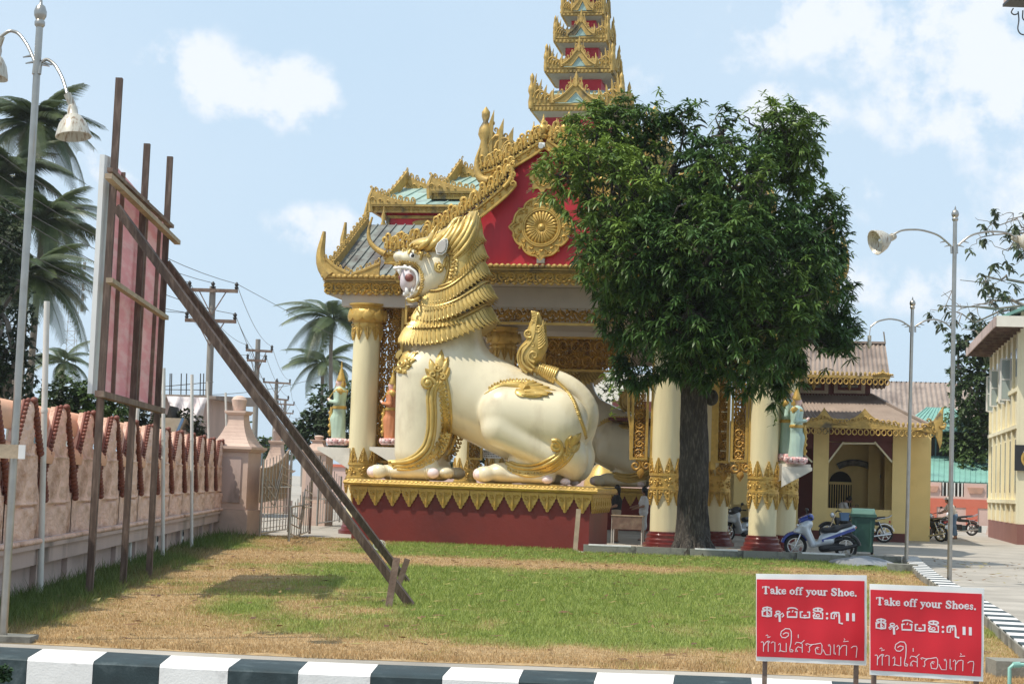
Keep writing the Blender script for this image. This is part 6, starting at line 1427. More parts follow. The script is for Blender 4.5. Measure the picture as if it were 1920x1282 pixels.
# bay peaks from the picture
pk_px = [(50, 757), (104, 766), (148, 776), (196, 784), (231, 793), (263, 801), (295, 807), (319, 812), (342, 817), (366, 822), (384, 826), (404, 830), (421, 833), (440, 836)]
bu = [WF.px(x, y, 0)[0] for x, y in pk_px]; bay = (bu[-1]-bu[0])/13; u0w = bu[0]-bay*2.5; u1w = bu[-1]+bay*.5
zl = 1.6+ (868-1018)*20.6/FPX*-0; zl = WF.px(220, 989, 0)[2]; zpk = WF.px(104, 764, 0)[2]; print('bay', bay, 'ledge z', zl, 'peak', zpk)
Lw = u1w-u0w
MB().bx((u0w, .03, 0), (u1w, .42, zl)).build('plinth', M['plinth'], wall, smooth=0)
m = MB(); m.bx((u0w, -.10, zl-.26), (u1w, .029, zl-.06)); m.bx((u0w, -.15, zl-.055), (u1w, .06, zl)); m.tube([(u0w, -.12, zl+.03), (u1w, -.12, zl+.03)], .045, 8); m.build('ledge', M['plinth'], wall, smooth=40)
m = MB(); n = int(Lw/.09)
for i in range(n): m.sph((u0w+(i+.5)*.09, -.15, zl+.035), (.035, .035, .035), 5, 4)
m.build('ledge_beads', M['relief'], wall, smooth=180)
MB().bx((u0w, .12, zl), (u1w, .40, zpk-.55)).build('core', M['pink'], wall, smooth=0)
# coping: barrel tiles, upper and lower step
ztop = zpk+.04; r1 = .30
nb_ = int(round(Lw/bay))
def half_barrel(L, r, z0, v0):
    m = MB(); n = 10; a = np.linspace(-.25, math.pi+.1, n); pr = [(v0-r*math.cos(x), z0+r*math.sin(x)) for x in a]
    V_ = [(u, v, z) for u in (0.004, L-.004) for v, z in pr]; f = [(i, i+1, n+i+1, n+i) for i in range(n-1)]+[tuple(range(n-1, -1, -1)), tuple(range(n, 2*n))]; return m.add(V_, f)
hb = half_barrel(bay, r1, ztop-r1, .38); h0 = hb.build('coping_tile', M['pink_coping'], wall, smooth=40); h0.location = (u0w, 0, 0)
hb2 = half_barrel(bay, .20, ztop-r1-.42, .14); h1 = hb2.build('lower_coping_tile', M['pink_coping'], wall, smooth=40); h1.location = (u0w, 0, 0)
for i in range(1, nb_): inst(h0, wall, (u0w+i*bay, 0, 0)); inst(h1, wall, (u0w+i*bay, 0, 0))
# one arch panel in relief, height field
hgt_ = zpk-zl; nx_, nz_ = 60, 120
xs = np.linspace(-bay/2*.97, bay/2*.97, nx_); zs = np.linspace(0, hgt_, nz_); XX, ZZ = np.meshgrid(xs, zs, indexing='ij'); tz = ZZ/hgt_
halfw = bay/2*.97*np.where(tz < .34, 1.0, np.clip(1-(np.clip(tz-.34, 0, 1)/.66)**1.0, 0, 1)*.999)
XX2 = XX/(bay/2*.97)*halfw; xn = XX2/(bay/2)
dep = .03+0*XX
# vase
vz = ZZ; vase = np.where((vz < .42), .12*np.sqrt(np.clip(1-(xn/(.42+.14*np.sin(vz/.42*math.pi)))**2, 0, 1)), 0); dep = np.maximum(dep, vase)
# figures rising from the vase: drapery ridges
fig = np.where((vz > .45)*(tz < .62), .10*np.clip(1-(np.abs(xn)/.78)**3, 0, 1)*(.7+.3*np.abs(np.sin(xn*8.5+1.2*np.sin(vz*3)))), 0); dep = np.maximum(dep, fig)
tor = np.where((tz >= .60), 0.09*np.clip(1-(np.abs(xn)/(.9*halfw/(bay/2)+.02))**2, 0, 1)*(.72+.28*np.abs(np.sin(xn*13-vz*7))), 0); dep = np.maximum(dep, tor)
dep = dep*np.where(tz > .34, np.clip(1-(np.abs(XX2)/(halfw+1e-4))**5, 0, 1), 1)
ef = np.clip(1-(np.abs(XX2)/(halfw+1e-4))**6, 0, 1); dep += ef*.07*(vnoise(XX2*3+20, ZZ*3, 3, 12, 4)-.5)+ef*.018*np.sin(ZZ*22)*np.where(np.abs(xn) > .62, 1, .25)*np.cos(xn*14)
for zc in (.44, .47, hgt_*.615): dep += ef*.018*np.exp(-((ZZ-zc)/.018)**2)*(np.abs(xn) < .6)
Vp = np.stack([XX2, -dep, ZZ], -1).reshape(-1, 3); ii = np.arange(nx_*nz_).reshape(nx_, nz_); fq = np.stack([ii[:-1, :-1], ii[1:, :-1], ii[1:, 1:], ii[:-1, 1:]], -1).reshape(-1, 4)
back = MB(); pr = [(-bay/2*.97, 0), (bay/2*.97, 0)]+[(bay/2*.97*(1-((t-.34)/.66)**1.0), t*hgt_) for t in np.linspace(.34, 1, 10)]; pr += [(-x, z) for x, z in pr[2:-1][::-1]]
back.prism(pr, .0, .115)
p0 = fastmesh('arch_panel', Vp, fq, M['relief'], wall, smooth=True); p0.location = (bu[0], -.005, zl+.02)
b0 = back.build('arch_back', M['relief'], wall, smooth=0); b0.location = (bu[0], 0, zl+.02)
bd = MB(); rim = []
for t in np.linspace(.30, 1, 24): rim.append((bay/2*.97*(1-max(0, (t-.34)/.66)**1.0), t*hgt_))
for sd in (-1, 1):
    for (x, z) in rim: bd.sph((sd*(x+.02), -.085 if sd > 0 else -.02, z), (.05, .05, .045) if sd > 0 else (.026, .03, .03), 7, 5)
    bd.tube([(sd*(x+.01), .03, z) for x, z in rim], .022, 6)
b1 = bd.build('bead_edge', M['bead'], wall, smooth=80); b1.location = (bu[0], 0, zl+.02)
for i in range(-2, nb_-2):
    if i == 0: continue
    for o_ in (p0, b0, b1): inst(o_, wall, (bu[0]+i*bay, o_.location[1], zl+.02))
# plinth pilasters and painted vent tiles
m0 = MB().bx((-.12, -.045, 0), (.12, .029, zl-.265)).build('plinth_pier', M['plinth'], wall, smooth=0); m0.location = (bu[0]+bay/2, 0, 0)
for i in range(-2, nb_-3): 
    if i: inst(m0, wall, (bu[0]+bay*(i+.5), 0, 0))
for (x, y) in ((294, 1019), (342, 1008), (417, 996), (236, 1030)):
    p = WF.px(x, y, .02); m = MB().box((0, 0, 0), (.26, .012, .42)); o = m.build('vent_tile', M['white'], wall, smooth=0); o.location = (p[0], .02, p[2])
    a = MB(); [a.tube(spiral((0, z), .09, .02, k*2, 1.2, 12, -.012), .012, 4, flat=(0, 1, 0)) for k, z in enumerate((-.1, .1))]; a.build('vent_pattern', M['black'], o)
M['pier'] = mat('pale_pink_pier', (.60, .44, .36), .75, 0, .08, 1.2, .004, 25, col2=(.42, .29, .24), f2=(.5, .75), s2=.9)
# ---- gate pier with urn
def ring_sq(m, w, z0, w1, z1, c=(0, 0)):
    m.hexa([(c[0]-w, c[1]-w, z0), (c[0]+w, c[1]-w, z0), (c[0]+w, c[1]+w, z0), (c[0]-w, c[1]+w, z0), (c[0]-w1, c[1]-w1, z1), (c[0]+w1, c[1]-w1, z1), (c[0]+w1, c[1]+w1, z1), (c[0]-w1, c[1]+w1, z1)])
def pier(label, gx, gy, hw, zcap, ztop_, urn=True):
    g = G(gx, gy); t = thing('gate_pier', label, 'gate pier', (g[0], g[1]+hw, 0), -.19, 'pink gate piers'); m = MB()
    H = zcap; ring_sq(m, hw*1.06, 0, hw*1.06, H*.30); ring_sq(m, hw*.92, H*.302, hw*.92, H*.94); 
    m.build('shaft', M['pier'], t, smooth=0)
    m = MB(); m.bx((-hw*.6, -hw*.92-.03, H*.38), (hw*.6, -hw*.92-.003, H*.88)); m.build('panel', M['plinth'], t, smooth=0)
    m = MB(); ring_sq(m, hw*1.0, H*.94, hw*1.12, H*.97); ring_sq(m, hw*1.15, H*.971, hw*1.15, H*1.0); m.build('cornice', M['pier'], t, smooth=0)
    m = MB(); R = ztop_-H; k = 9
    for i in range(k):
        a, b = i/k, (i+1)/k; f = lambda x: hw*(1.02-.62*math.sin(x*math.pi/2)**.8); ring_sq(m, f(a), H+R*.62*a+.002, f(b), H+R*.62*b)
    ring_sq(m, hw*.46, H+R*.622, hw*.52, H+R*.66); ring_sq(m, hw*.54, H+R*.662, hw*.54, H+R*.70); m.build('flared_cap', M['pier'], t, smooth=0)
    m = MB(); z = H+R*.702; r = hw*.42; m.lathe([(r*.62, 0), (r*.7, R*.05), (r*.85, R*.18), (r*.9, R*.22), (r*.8, R*.235), (r*.7, R*.27), (r*.3, R*.30)], c=(0, 0, z), n=18); m.build('urn', M['pier'], t, smooth=40)
    return t
g = G(468, 1006); kz = g[1]/FPX; hz = 886.0
pier('large pink gate pier with flared cap and urn at the end of the relief wall', 430, 1006, .52, 1.6+(hz-838)*kz, 1.6+(hz-743)*kz)
pier('small pink gate pier with round urn left of the green statue', 588, 985, .42, 1.6+(891-842)*52/FPX, 1.6+(891-812)*52/FPX)
pier('squat pink pier with domed cap seen through the open steel gate', 510, 962, .55, 1.6+(888-880)*68/FPX, 1.6+(888-800)*68/FPX)
M['tan_sheet'] = mat('tan_gate_sheet', (.42, .31, .22), .5, .2, .1, 2)
# ---- steel gates
def gate(label, pxa, pya, pxb, pyb, zt0, zt1, sheet=True, grp='steel gate leaves'):
    a, b = G(pxa, pya), G(pxb, pyb); L = np.linalg.norm(b-a); t = thing('gate_leaf', label, 'gate', a, math.atan2(b[1]-a[1], b[0]-a[0]), grp); m = MB(); r = .022
    for x, zt in ((0, zt0), (L, zt1)): m.cyl((x, 0, .08), (x, 0, zt), r*1.5, n=8)
    m.cyl((0, 0, .15), (L, 0, .15), r, n=8); m.cyl((0, 0, zt1*.55), (L, 0, zt1*.55), r, n=8); m.build('frame', M['steel'], t, smooth=40)
    n = 9
    for i in range(1, n):
        x = L*i/n; z = zt0+(zt1-zt0)*x/L; MB().cyl((x, 0, .15), (x, 0, z-.05), .012, n=6).build('bar', M['steel'], t, smooth=40)
    m = MB()
    for dz in (0, -.22, -.44): m.tube([(0, -.03, zt0*.82+dz), (L*.42, -.03, zt0*.62+dz), (L*.6, -.03, zt1*.80+dz), (L, -.03, zt1*.72+dz*.8)], .016, 6)
    m.build('diagonal_rail', M['steel'], t, smooth=40)
    if sheet:
        k = 16; xx = np.linspace(0, L*.98, k); zz = zt0*(.88+.12*0)+.55*((xx/L)**2.2); pts = [(x, z) for x, z in zip(xx, zz)]+[(L*.98, zt0*.5), (0, zt0*.45)]
        m = MB().prism(pts, .06, .075); m.tube([(x, .066, z) for x, z in zip(xx, zz)], .025, 6); m.build('tan_sheet', M['tan_sheet'], t, smooth=30)
        for i in range(8): z = .25+i*.17; MB().cyl((0, .05, z), (L, .05, z), .010, n=6).build('crossbar', M['steel'], t, smooth=40)
    return t
gate('open steel gate leaf with curved tan sheet, beside the large pier', 487, 1011, 540, 1002, 1.95, 2.3, True)
gate('steel gate leaf end panel swung toward the lawn, with stepped diagonal rails', 541, 1021, 580, 1006, .85, 1.55, False)
gate('farther steel gate leaf left of the green statue and the column', 594, 990, 636, 983, 2.2, 1.6, False)
# ---- white poles along the wall
for (bx_, by_, tx_, ty_, r, lab) in ((75, 1117, 88, 565, .040, 'tallest pale pole, one side pink, before the relief wall left of the signboard'), (175, 1085, 181, 800, .022, 'thin pale pole close behind the left post of the signboard'), (242, 1056, 258, 765, .034, 'pale pole standing behind the signboard between its posts'), (305, 1048, 307, 690, .036, 'pale pole just right of the signboard'), (359, 1029, 360, 702, .036, 'pale pole before the wall, left of the big utility pole'), (395, 1007, 389, 715, .028, 'thin pale pole leaning left in front of the utility pole base'), (429, 1005, 423, 736, .030, 'pale pole leaning in front of the pier urn')):
    a = G(bx_, by_); b = P(tx_, ty_, a[1]); m = MB().cyl((0, 0, 0), b-a, r, r*.93, 12); m.tube([(b-a)*.62, (b-a)*.63], [r*1.12, r*1.12], 12); o = m.build('white_pole', M['pvc'], smooth=40); o.location = tuple(a); tag(o, lab, 'pole', 'pale poles along the wall')
# ---- signboard seen from behind, with props
SB0 = G(165, 1118); SB1 = G(278, 1083); sd_ = (SB1-SB0)/np.linalg.norm(SB1-SB0); SF = WFrame(SB0, sd_); SF.v = np.array([sd_[1], -sd_[0], 0])  # v toward the viewer side (right)
sb = thing('signboard', 'tall timber framed signboard seen from behind, pink cloth with dark battens and long wooden props', 'signboard', SB0)
def SP(px, py, v=0.0): return SF.w(SF.px(px, py, v))-SB0
def beam(name, a, b, w, h, mat_=None, up=(0, 0, 1), seed=0): return MB().bar(a, b, w, h, up=up).build(name, M[mat_ or 'wood'], sb, smooth=0)
nv = SF.v
for (x0, y0, x1, y1) in ((167, 1118, 224, 147), (230, 1102, 276, 270), (279, 1084, 319, 294)): beam('post', SP(x0, y0), SP(x1, y1), .085, .075, up=sd_)
# board: cloth on battens, white edge
c4 = [SP(188, 738, -.09), SP(296, 768, -.09), SP(316, 425, -.09), SP(208, 300, -.09)]
th = nv*(-.03)
m = MB().hexa([*(p+th for p in c4), *c4]); m.build('cloth_back', M['banner'], sb, smooth=0)
ed = [SP(171, 738, -.12), SP(188, 738, -.06), SP(209, 296, -.06), SP(195, 290, -.12)]
m = MB(); q4 = [ed[0], ed[1], ed[2], ed[3]]; m.hexa([*(p-nv*.05 for p in q4), *(p+nv*.01 for p in q4)]); m.build('white_edge', M['white'], sb, smooth=0)
def lerp(a, b, t): return a+(b-a)*t
for i, t in enumerate((.16, .47, .56, .80)):
    a = lerp(c4[0], c4[1], t)+nv*.02; b = lerp(c4[3], c4[2], t)+nv*.02; beam('batten', a, b, .06, .045, 'wood2', up=sd_)
for (x0, y0, x1, y1, w, ml) in ((203, 330, 333, 455, .09, 'wood3'), (206, 318, 322, 425, .07, 'wood2'), (205, 525, 311, 596, .085, 'wood3'), (186, 738, 303, 770, .11, 'wood2')):
    beam('crossbeam', SP(x0, y0, .085), SP(x1, y1, .085), w*.7, w, ml, up=nv)
# props reaching down to the lawn
e1 = G(772, 1137); e2 = G(764, 1092)
beam('prop', SP(218, 388, .10), e1-SB0, .10, .085, 'wood', up=(0, 1, .3)); beam('prop', SP(312, 492, .05), e2-SB0, .10, .085, 'wood', up=(0, 1, .3))
a = G(728, 1140); b = P(744, 1045, a[1]+.05); beam('stake', a-SB0, b-SB0, .085, .07, 'wood2', up=(0, 1, 0)); a = G(746, 1100); b = P(764, 1047, a[1]); beam('stake', a-SB0, b-SB0, .085, .05, 'wood2', up=(0, 1, 0))
a = P(735, 1018, 27.6)-SB0; m = MB(); rr_ = random.Random(3)
for k in range(5): c_ = P(712+rr_.uniform(-4, 4), 1020+rr_.uniform(-3, 3), 28.2)-SB0; m.tube(spiral((c_[0], c_[2]), .08, .05, k, 1.0, 12, c_[1]+rr_.uniform(-.05, .05)), .006, 4)
m.build('twine', M['cloth_white'], sb)
# ---- street lamps
def bell(mb, c, d, s):
    """lamp shade opening along d"""
    d = np.array(d, float)/np.linalg.norm(d); pr = [(.05, -.30), (.075, -.22), (.08, -.14), (.12, -.11), (.20, 0), (.245, .13), (.262, .20), (.25, .205), (.18, .05), (.02, -.02)]
    b = MB().lathe(pr, n=20, caps=False); z = d; x = np.cross(z, (0, 1, .1)); x /= np.linalg.norm(x); y = np.cross(z, x); V_ = np.concatenate(b.v)*s; mb.add(V_[:, :1]*x+V_[:, 1:2]*y+V_[:, 2:]*z+np.array(c), b.f)
def lamp(label, base, top, r, arms, Y=None, plate=False):
    g = G(*base); t = thing('street_lamp', label, 'street lamp', g, 0, 'double armed steel street lamps'); Y = g[1]; tp_ = P(*top, Y)-g
    m = MB(); ax = tp_/np.linalg.norm(tp_); m.cyl((0, 0, 0), tp_, r, r*.86, 16); m.build('pole', M['steel'], t, smooth=50)
    m = MB(); m.lathe([(r*.9, -.02), (r*1.25, .0), (r*1.3, .03), (r*1.0, .05), (r*1.5, .09), (r*1.55, .13), (r*1.1, .18), (r*.4, .2), (r*.35, .23), (.004, .27)], c=tuple(tp_-[0, 0, .05]), n=16); m.build('finial', M['steel'], t, smooth=50)
    for (pts, shade, dirn, s, kind_) in arms:
        P3 = np.array([P(x, y, Y+dy)-g for x, y, dy in pts]); k = 24; s_ = np.linspace(0, 1, len(P3)); tt = np.linspace(0, 1, k); pp = np.stack([np.interp(tt, s_, P3[:, j]) for j in range(3)], 1)
        for _ in range(4): pp[1:-1] = (pp[:-2]+2*pp[1:-1]+pp[2:])/4
        m = MB(); m.tube(pp, r*.42, 8); m.tube([pp[0]+[0, -.02, -.3*r/.05*.5], pp[0]], [r*.5, r*.5], 8)
        for q_ in (0, 1): m.tube([pp[1+q_*2]+[0, 0, -.02], pp[1+q_*2]+[(.1 if pp[-1][0] > pp[0][0] else -.1)*r/.05, 0, -.05*r/.05]], [r*.35, r*.15], 6)
        m.build('arm', M['steel'], t, smooth=50)
        if kind_ == 'bell':
            m = MB(); c = P(*shade, Y+pts[-1][2])-g; bell(m, c, dirn, s); m.tube([pp[-1], c-np.array(dirn)/np.linalg.norm(dirn)*.28*s], .055*s, 8); o = m.build('lamp_shade', M['lampw'], t, smooth=50)
            b = MB().sph(c+np.array(dirn)/np.linalg.norm(dirn)*.05*s, (.06*s,)*3, 10, 8); b.build('bulb', M['lens'], o, smooth=180)
        elif kind_ == 'bulb':
            m = MB(); c = P(*shade, Y)-g; m.tube([pp[-1], c+[0, 0, .2]], .008, 5); m.cyl(c+[0, 0, .2], c+[0, 0, .08], .045, n=10); m.sph(c, (.055, .055, .11), 10, 8); m.build('hanging_bulb', M['lampw'], t, smooth=50)
    return t
lamp('nearest steel street lamp at the left edge with stained bell shades', (5, 1202), (75, 38), .038, [([(76, 118, 0), (88, 110, 0), (104, 122, -.1), (118, 148, -.2), (126, 176, -.3)], (137, 232), (.12, -.1, -1), .62, 'bell'), ([(66, 118, 0), (52, 85, .1), (35, 62, .2), (18, 57, .2), (3, 68, .2)], (-12, 120), (-.15, -.1, -1), .62, 'bell')])
lamp('tall steel street lamp right of the farther lamp, white shade tilted left', (1780, 1098), (1791, 408), .045, [([(1784, 462, 0), (1760, 440, 0), (1725, 430, 0), (1690, 431, 0), (1672, 442, 0)], (1656, 450), (-1, -.35, -.38), .92, 'bell'), ([(1794, 462, 0), (1820, 440, 0), (1855, 433, 0), (1890, 436, 0), (1905, 446, 0)], (1925, 452), (1, -.6, -.3), .92, 'bell')])
lamp('farther steel street lamp with a bare hanging bulb beside the concrete block', (1699, 1062), (1711, 574), .045, [([(1706, 612, 0), (1690, 601, 0), (1668, 597, 0), (1645, 602, 0), (1632, 613, 0)], (1630, 645), (0, 0, -1), 1, 'bulb'), ([(1716, 612, 0), (1735, 600, 0), (1755, 598, 0), (1775, 606, 0), (1790, 622, 0)], (0, 0), (0, 0, -1), 1, 'none')])
p = P(20, 846, 15.35); m = MB().box((0, 0, 0), (.26, .012, .125)); o = m.build('pole_plate', M['wood3'], smooth=0); o.location = tuple(p); tag(o, 'small grey brown plate tied across the left lamp pole', 'plate')
p2_ = P(41, 847, 15.34); o2 = MB().box((0, 0, 0), (.06, .014, .125)).build('paper_strip', M['cloth_white'], o, smooth=0); o2.location = tuple(p2_-p)
# ---- utility poles and wires
up = []
def upole(label, bx_, tx, ty, Y, r, arms, r2=None):
    b = P(bx_, 900, Y); b[2] = 0; t = thing('utility_pole', label, 'utility pole', b, 0, 'utility poles along the street'); tp_ = P(tx, ty, Y)-b; m = MB().cyl((0, 0, 0), tp_, r*1.25, r, 10); m.build('pole', M['pole_wood'], t, smooth=50); at = []
    for (x0, y0, x1, y1, n) in arms:
        a, c = P(x0, y0, Y-.2)-b, P(x1, y1, Y-.2)-b; m = MB().bar(a, c, .12, .14); mid = (a+c)/2
        for f in (.22, .78): m.bar(a+(c-a)*f, mid-[0, 0, 1.0], .04, .04)
        o = m.build('crossarm', M['wood2'], t, smooth=0); row = []
        for k in range(n): q_ = a+(c-a)*(.03+.94*k/max(1, n-1)); MB().lathe([(.05, 0), (.09, .08), (.05, .12), (.09, .2), (.05, .26), (.02, .3)], c=tuple(q_+[0, 0, .07]), n=8).build('insulator', M['black'], o, smooth=50); row.append(b+q_+[0, 0, .3])
        at.append(row)
    up.append(at)
upole('nearest utility pole with two wide crossarms behind the wall', 386, 399, 537, 69, .13, [(352, 543, 446, 546, 3), (347, 600, 443, 603, 2)])
upole('second utility pole with two short crossarms, behind the signboard props', 475, 484, 636, 97, .14, [(461, 656, 511, 659, 2), (463, 675, 499, 677, 2)])
upole('third utility pole, thin, with a broad top crossarm above the gate', 509, 519, 713, 138, .14, [(493, 716, 545, 719, 3), (520, 748, 541, 750, 2)])
upole('fourth far utility pole behind the gate', 531, 535, 748, 175, .15, [(520, 757, 552, 759, 2), (528, 774, 550, 775, 2)])
upole('farthest utility pole between gate and pavilion', 566, 568, 785, 230, .15, [(554, 788, 582, 789, 2)])
def cable(name_m, a, b, sag, r=.012):
    t = np.linspace(0, 1, 14)[:, None]; p = np.array(a)+(np.array(b)-np.array(a))*t; p[:, 2] -= sag*4*(t*(1-t))[:, 0]; name_m.tube(p, r, 4, caps=False)
prevs = [[P(-420, 60, 32)+[0, 0, 0], P(-380, 40, 32), P(-340, 20, 32)], [P(-420, 160, 32), P(-330, 150, 32)]]
wires = [(prevs[0][0], up[0][0][0]), (prevs[0][1], up[0][0][1]), (prevs[0][2], up[0][0][2]), (prevs[1][0], up[0][1][0]), (prevs[1][1], up[0][1][1]), (up[0][0][0], up[1][0][0]), (up[0][0][2], up[1][0][1]), (up[0][1][0], up[1][1][0]), (up[0][1][1], up[1][1][1]), (up[1][0][0], up[2][0][0]), (up[1][0][1], up[2][0][2]), (up[1][1][1], up[2][1][1]), (up[2][0][0], up[3][0][0]), (up[2][0][2], up[3][0][1]), (up[3][0][0], up[4][0][0]), (up[3][0][1], up[4][0][1]), (up[0][0][2], P(1010, 800, 160)), (P(250, 735, 66), P(620, 700, 90)), (up[0][1][1], P(560, 820, 90)), (P(-100, 380, 50), up[0][1][0])]
cab = thing('overhead_wires', 'thin black overhead wires strung between the utility poles', 'wires', tuple(wires[0][0]*0))
for a, b in wires: m = MB(); cable(m, a, b, .8 if a[1] < 60 else .5); m.build('wire', M['wire'], cab)
# ---- lattice mast far behind palms
mt = thing('lattice_mast', 'far thin lattice antenna mast behind the small palm', 'mast', (*P(122, 900, 210)[:2], 0)); o = P(122, 900, 210); o[2] = 0; m = MB(); zt_ = P(122, 484, 210)[2]
for (dx, dy) in ((-1, -1), (1, -1), (0, 1)): m.cyl((dx*.75, dy*.75, 0), (dx*.55, dy*.55, zt_), .03, n=5)
for i in range(24):
    z0, z1 = zt_*i/24, zt_*(i+1)/24
    for s in (-1, 1): m.cyl((-.7*s, -.7, z0), (.7*s, -.7, z1), .018, n=4)
    m.cyl((-.7, -.7, z0), (.7, -.7, z0), .03, n=4)
for k in range(5): z = zt_-1-k*1.3; m.box((1.1, -.9, z), (.3, .3, .9))
m.build('mast_frame', M['pole_wood'], mt)
# ---- houses behind the wall
def shed(label, x0, x1, y_top, Y, roof=None, mat_='teal_wall', cat='house', D=5, roofm='corr'):
    a = P(x0, y_top, Y); b = P(x1, y_top, Y); t = thing('street_house', label, cat, ((a[0]+b[0])/2, Y, 0), -.1); w = (b[0]-a[0])/2; H = a[2]
    MB().bx((-w, 0, 0), (w, D, H)).build('wall', M[mat_], t, smooth=0); m = MB(); m.hexa([(-w-.3, -.5, H), (w+.3, -.5, H), (w+.3, D+.3, H), (-w-.3, D+.3, H), (-w-.3, -.5, H+.12), (w+.3, -.5, H+.12), (w+.3, D+.3, H+.35), (-w-.3, D+.3, H+.35)]); m.build('roof', M[roofm], t, smooth=0)
    for k in range(2): MB().bx((-w*.7+k*w*.9, -.06, H*.35), (-w*.7+k*w*.9+w*.45, -.005, H*.75)).build('window', M['glass'], t, smooth=0)
    return t
shed('low grey house with brown roof edge behind the wall, right of the signboard', 282, 398, 745, 62, mat_='plinth')
shed('small white house far behind the palm trunks', 60, 90, 752, 90, mat_='white_plaster')
shed('pale blue far building beyond the gate between utility poles', 480, 530, 828, 260, mat_='cloth_blue', roofm='white')
# awning: draped cloth over the roof edge
nx_, nz_ = 40, 24; uu, vv = np.meshgrid(np.linspace(0, 1, nx_), np.linspace(0, 1, nz_), indexing='ij')
A, B, C_, D_ = P(312, 742, 60.5), P(388, 745, 60.5), P(322, 790, 59.5), P(366, 820, 59.8)
Vc = (A*(1-uu[..., None])+B*uu[..., None])*(1-vv[..., None])+(C_*(1-uu[..., None])+D_*uu[..., None])*vv[..., None]
Vc[..., 1] += .25*np.sin(uu*19+vv*3)*(vv+.2)+.2*vnoise(uu*4, vv*4, 1.5, 3); Vc[..., 2] -= .3*np.sin(uu*math.pi)*vv; o_ = P(350, 780, 60)
ii = np.arange(nx_*nz_).reshape(nx_, nz_); fq = np.stack([ii[:-1, :-1], ii[1:, :-1], ii[1:, 1:], ii[:-1, 1:]], -1).reshape(-1, 4)
aw = fastmesh('cloth_awning', Vc.reshape(-1, 3)-o_, fq, mat('faded_cloth', (.66, .60, .60), .8, 0, .06, 2, col2=(.62, .40, .38), f2=(.5, .65), s2=.7), smooth=True); aw.location = tuple(o_); tag(aw, 'faded pink and white cloth sheet draped over the low house roof behind the wall', 'awning')
t = thing('gable_booth', 'small dark gabled booth roof with a blue edge behind the wall', 'booth', (*P(325, 900, 55)[:2], 0)); o = np.array(t.location)
m = MB(); pts = [P(308, 796, 55), P(318, 760, 55), P(326, 796, 55)]; m.prism([((p-o)[0], (p-o)[2]) for p in pts], 0, 1.5); m.build('gable', M['dark'], t, smooth=0)
a, b = P(300, 800, 54.8)-o, P(344, 784, 54.8)-o; c, d = P(332, 812, 54.8)-o, P(300, 812, 54.8)-o; m = MB().hexa([a*1, c*1, c+[0, 1.5, 0], a+[0, 1.5, 0], a+[0, 0, .3], b, b+[0, 1.5, 0], a+[0, 1.5, .3]]); m.build('roof_slope', M['cloth_tan'], t, smooth=0); m = MB().bar(c-[0, .05, 0], b-[0, .05, 0], .08, .08); m.build('blue_edge', M['cloth_blue'], t)
m = MB().bx(((P(300, 900, 55)-o)[0], .3, 0), ((P(340, 900, 55)-o)[0], 1.4, 2.9)); m.build('wall', M['plinth'], t, smooth=0)
# thin rods on roofs
m = MB()
for x in (318, 321, 339, 349, 375, 381): a, b = P(x, 745, 62), P(x+1, 700, 62); m.cyl(a, b, .02, n=4)
for a_, b_ in (((300, 725), (400, 716)), ((300, 730), (390, 731))): m.cyl(P(*a_, 62), P(*b_, 62), .015, n=4)
o = m.build('roof_rods', M['wire'], kind='stuff'); tag(o, 'thin steel rods standing on the low house roof behind the wall', 'rods')
# ================================================================ RIGHT SIDE BUILDINGS
# ---- yellow hall with two tier corrugated roof
KF_ = Frame(G(1689, 1016.5), .19)
def kq(px, py, v=0.0): return KF_.px(px, py, v)
hall = thing('yellow_hall', 'yellow open sided hall with brown two tier corrugated roof and gold eave fringe', 'hall', KF_.w((0, 0, 0)), KF_.rz)
zb_ = kq(1689, 1000, 0)[2]; zs = kq(1640, 955, 0)[2]; ze = kq(1640, 800, 0)[2]
xR = kq(1701, 900, 0)[0]; xo1 = kq(1673, 900, 0)[0]; xo0 = kq(1553, 900, 0)[0]; xP0 = kq(1524, 900, 0)[0]
ztl = kq(1600, 812, 0)[2]; HD = 9.0
def wallbox(mt, u0, u1, z0, z1, v0, v1, name='wall'): return MB().bx((u0, v0, z0), (u1, v1, z1)).build(name, M[mt], hall, smooth=0)
wallbox('yellow', xo1, xR, zb_, ze, 0, .35, 'pillar'); wallbox('yellow', xP0, xo0, zb_, ze, 0, .35, 'pillar')
wallbox('yellow', xo0, xo1, zb_, zs, .04, .31, 'sill_wall'); wallbox('brown_trim', xP0-.02, xR+.02, 0, zb_, -.02, .36, 'base')
wallbox('yellow', kq(1478, 900, .0)[0], kq(1497, 900, 0)[0], 0, ze, .02, .35, 'pillar')
wallbox('yellow', kq(1345, 900, .0)[0], kq(1404, 900, 0)[0]-.6, zb_, zs, .02, .35, 'sill_wall'); wallbox('brown_trim', kq(1345, 900, .0)[0], kq(1500, 900, 0)[0], 0, zb_, -.01, .36, 'base')
wallbox('yellow', kq(1376, 900, .0)[0], kq(1402, 900, 0)[0], zs, ze, .02, .35, 'pillar')
wallbox('brown_trim', xo0, xo1, kq(1600, 828, 0)[2], ze, .05, .30, 'lintel')
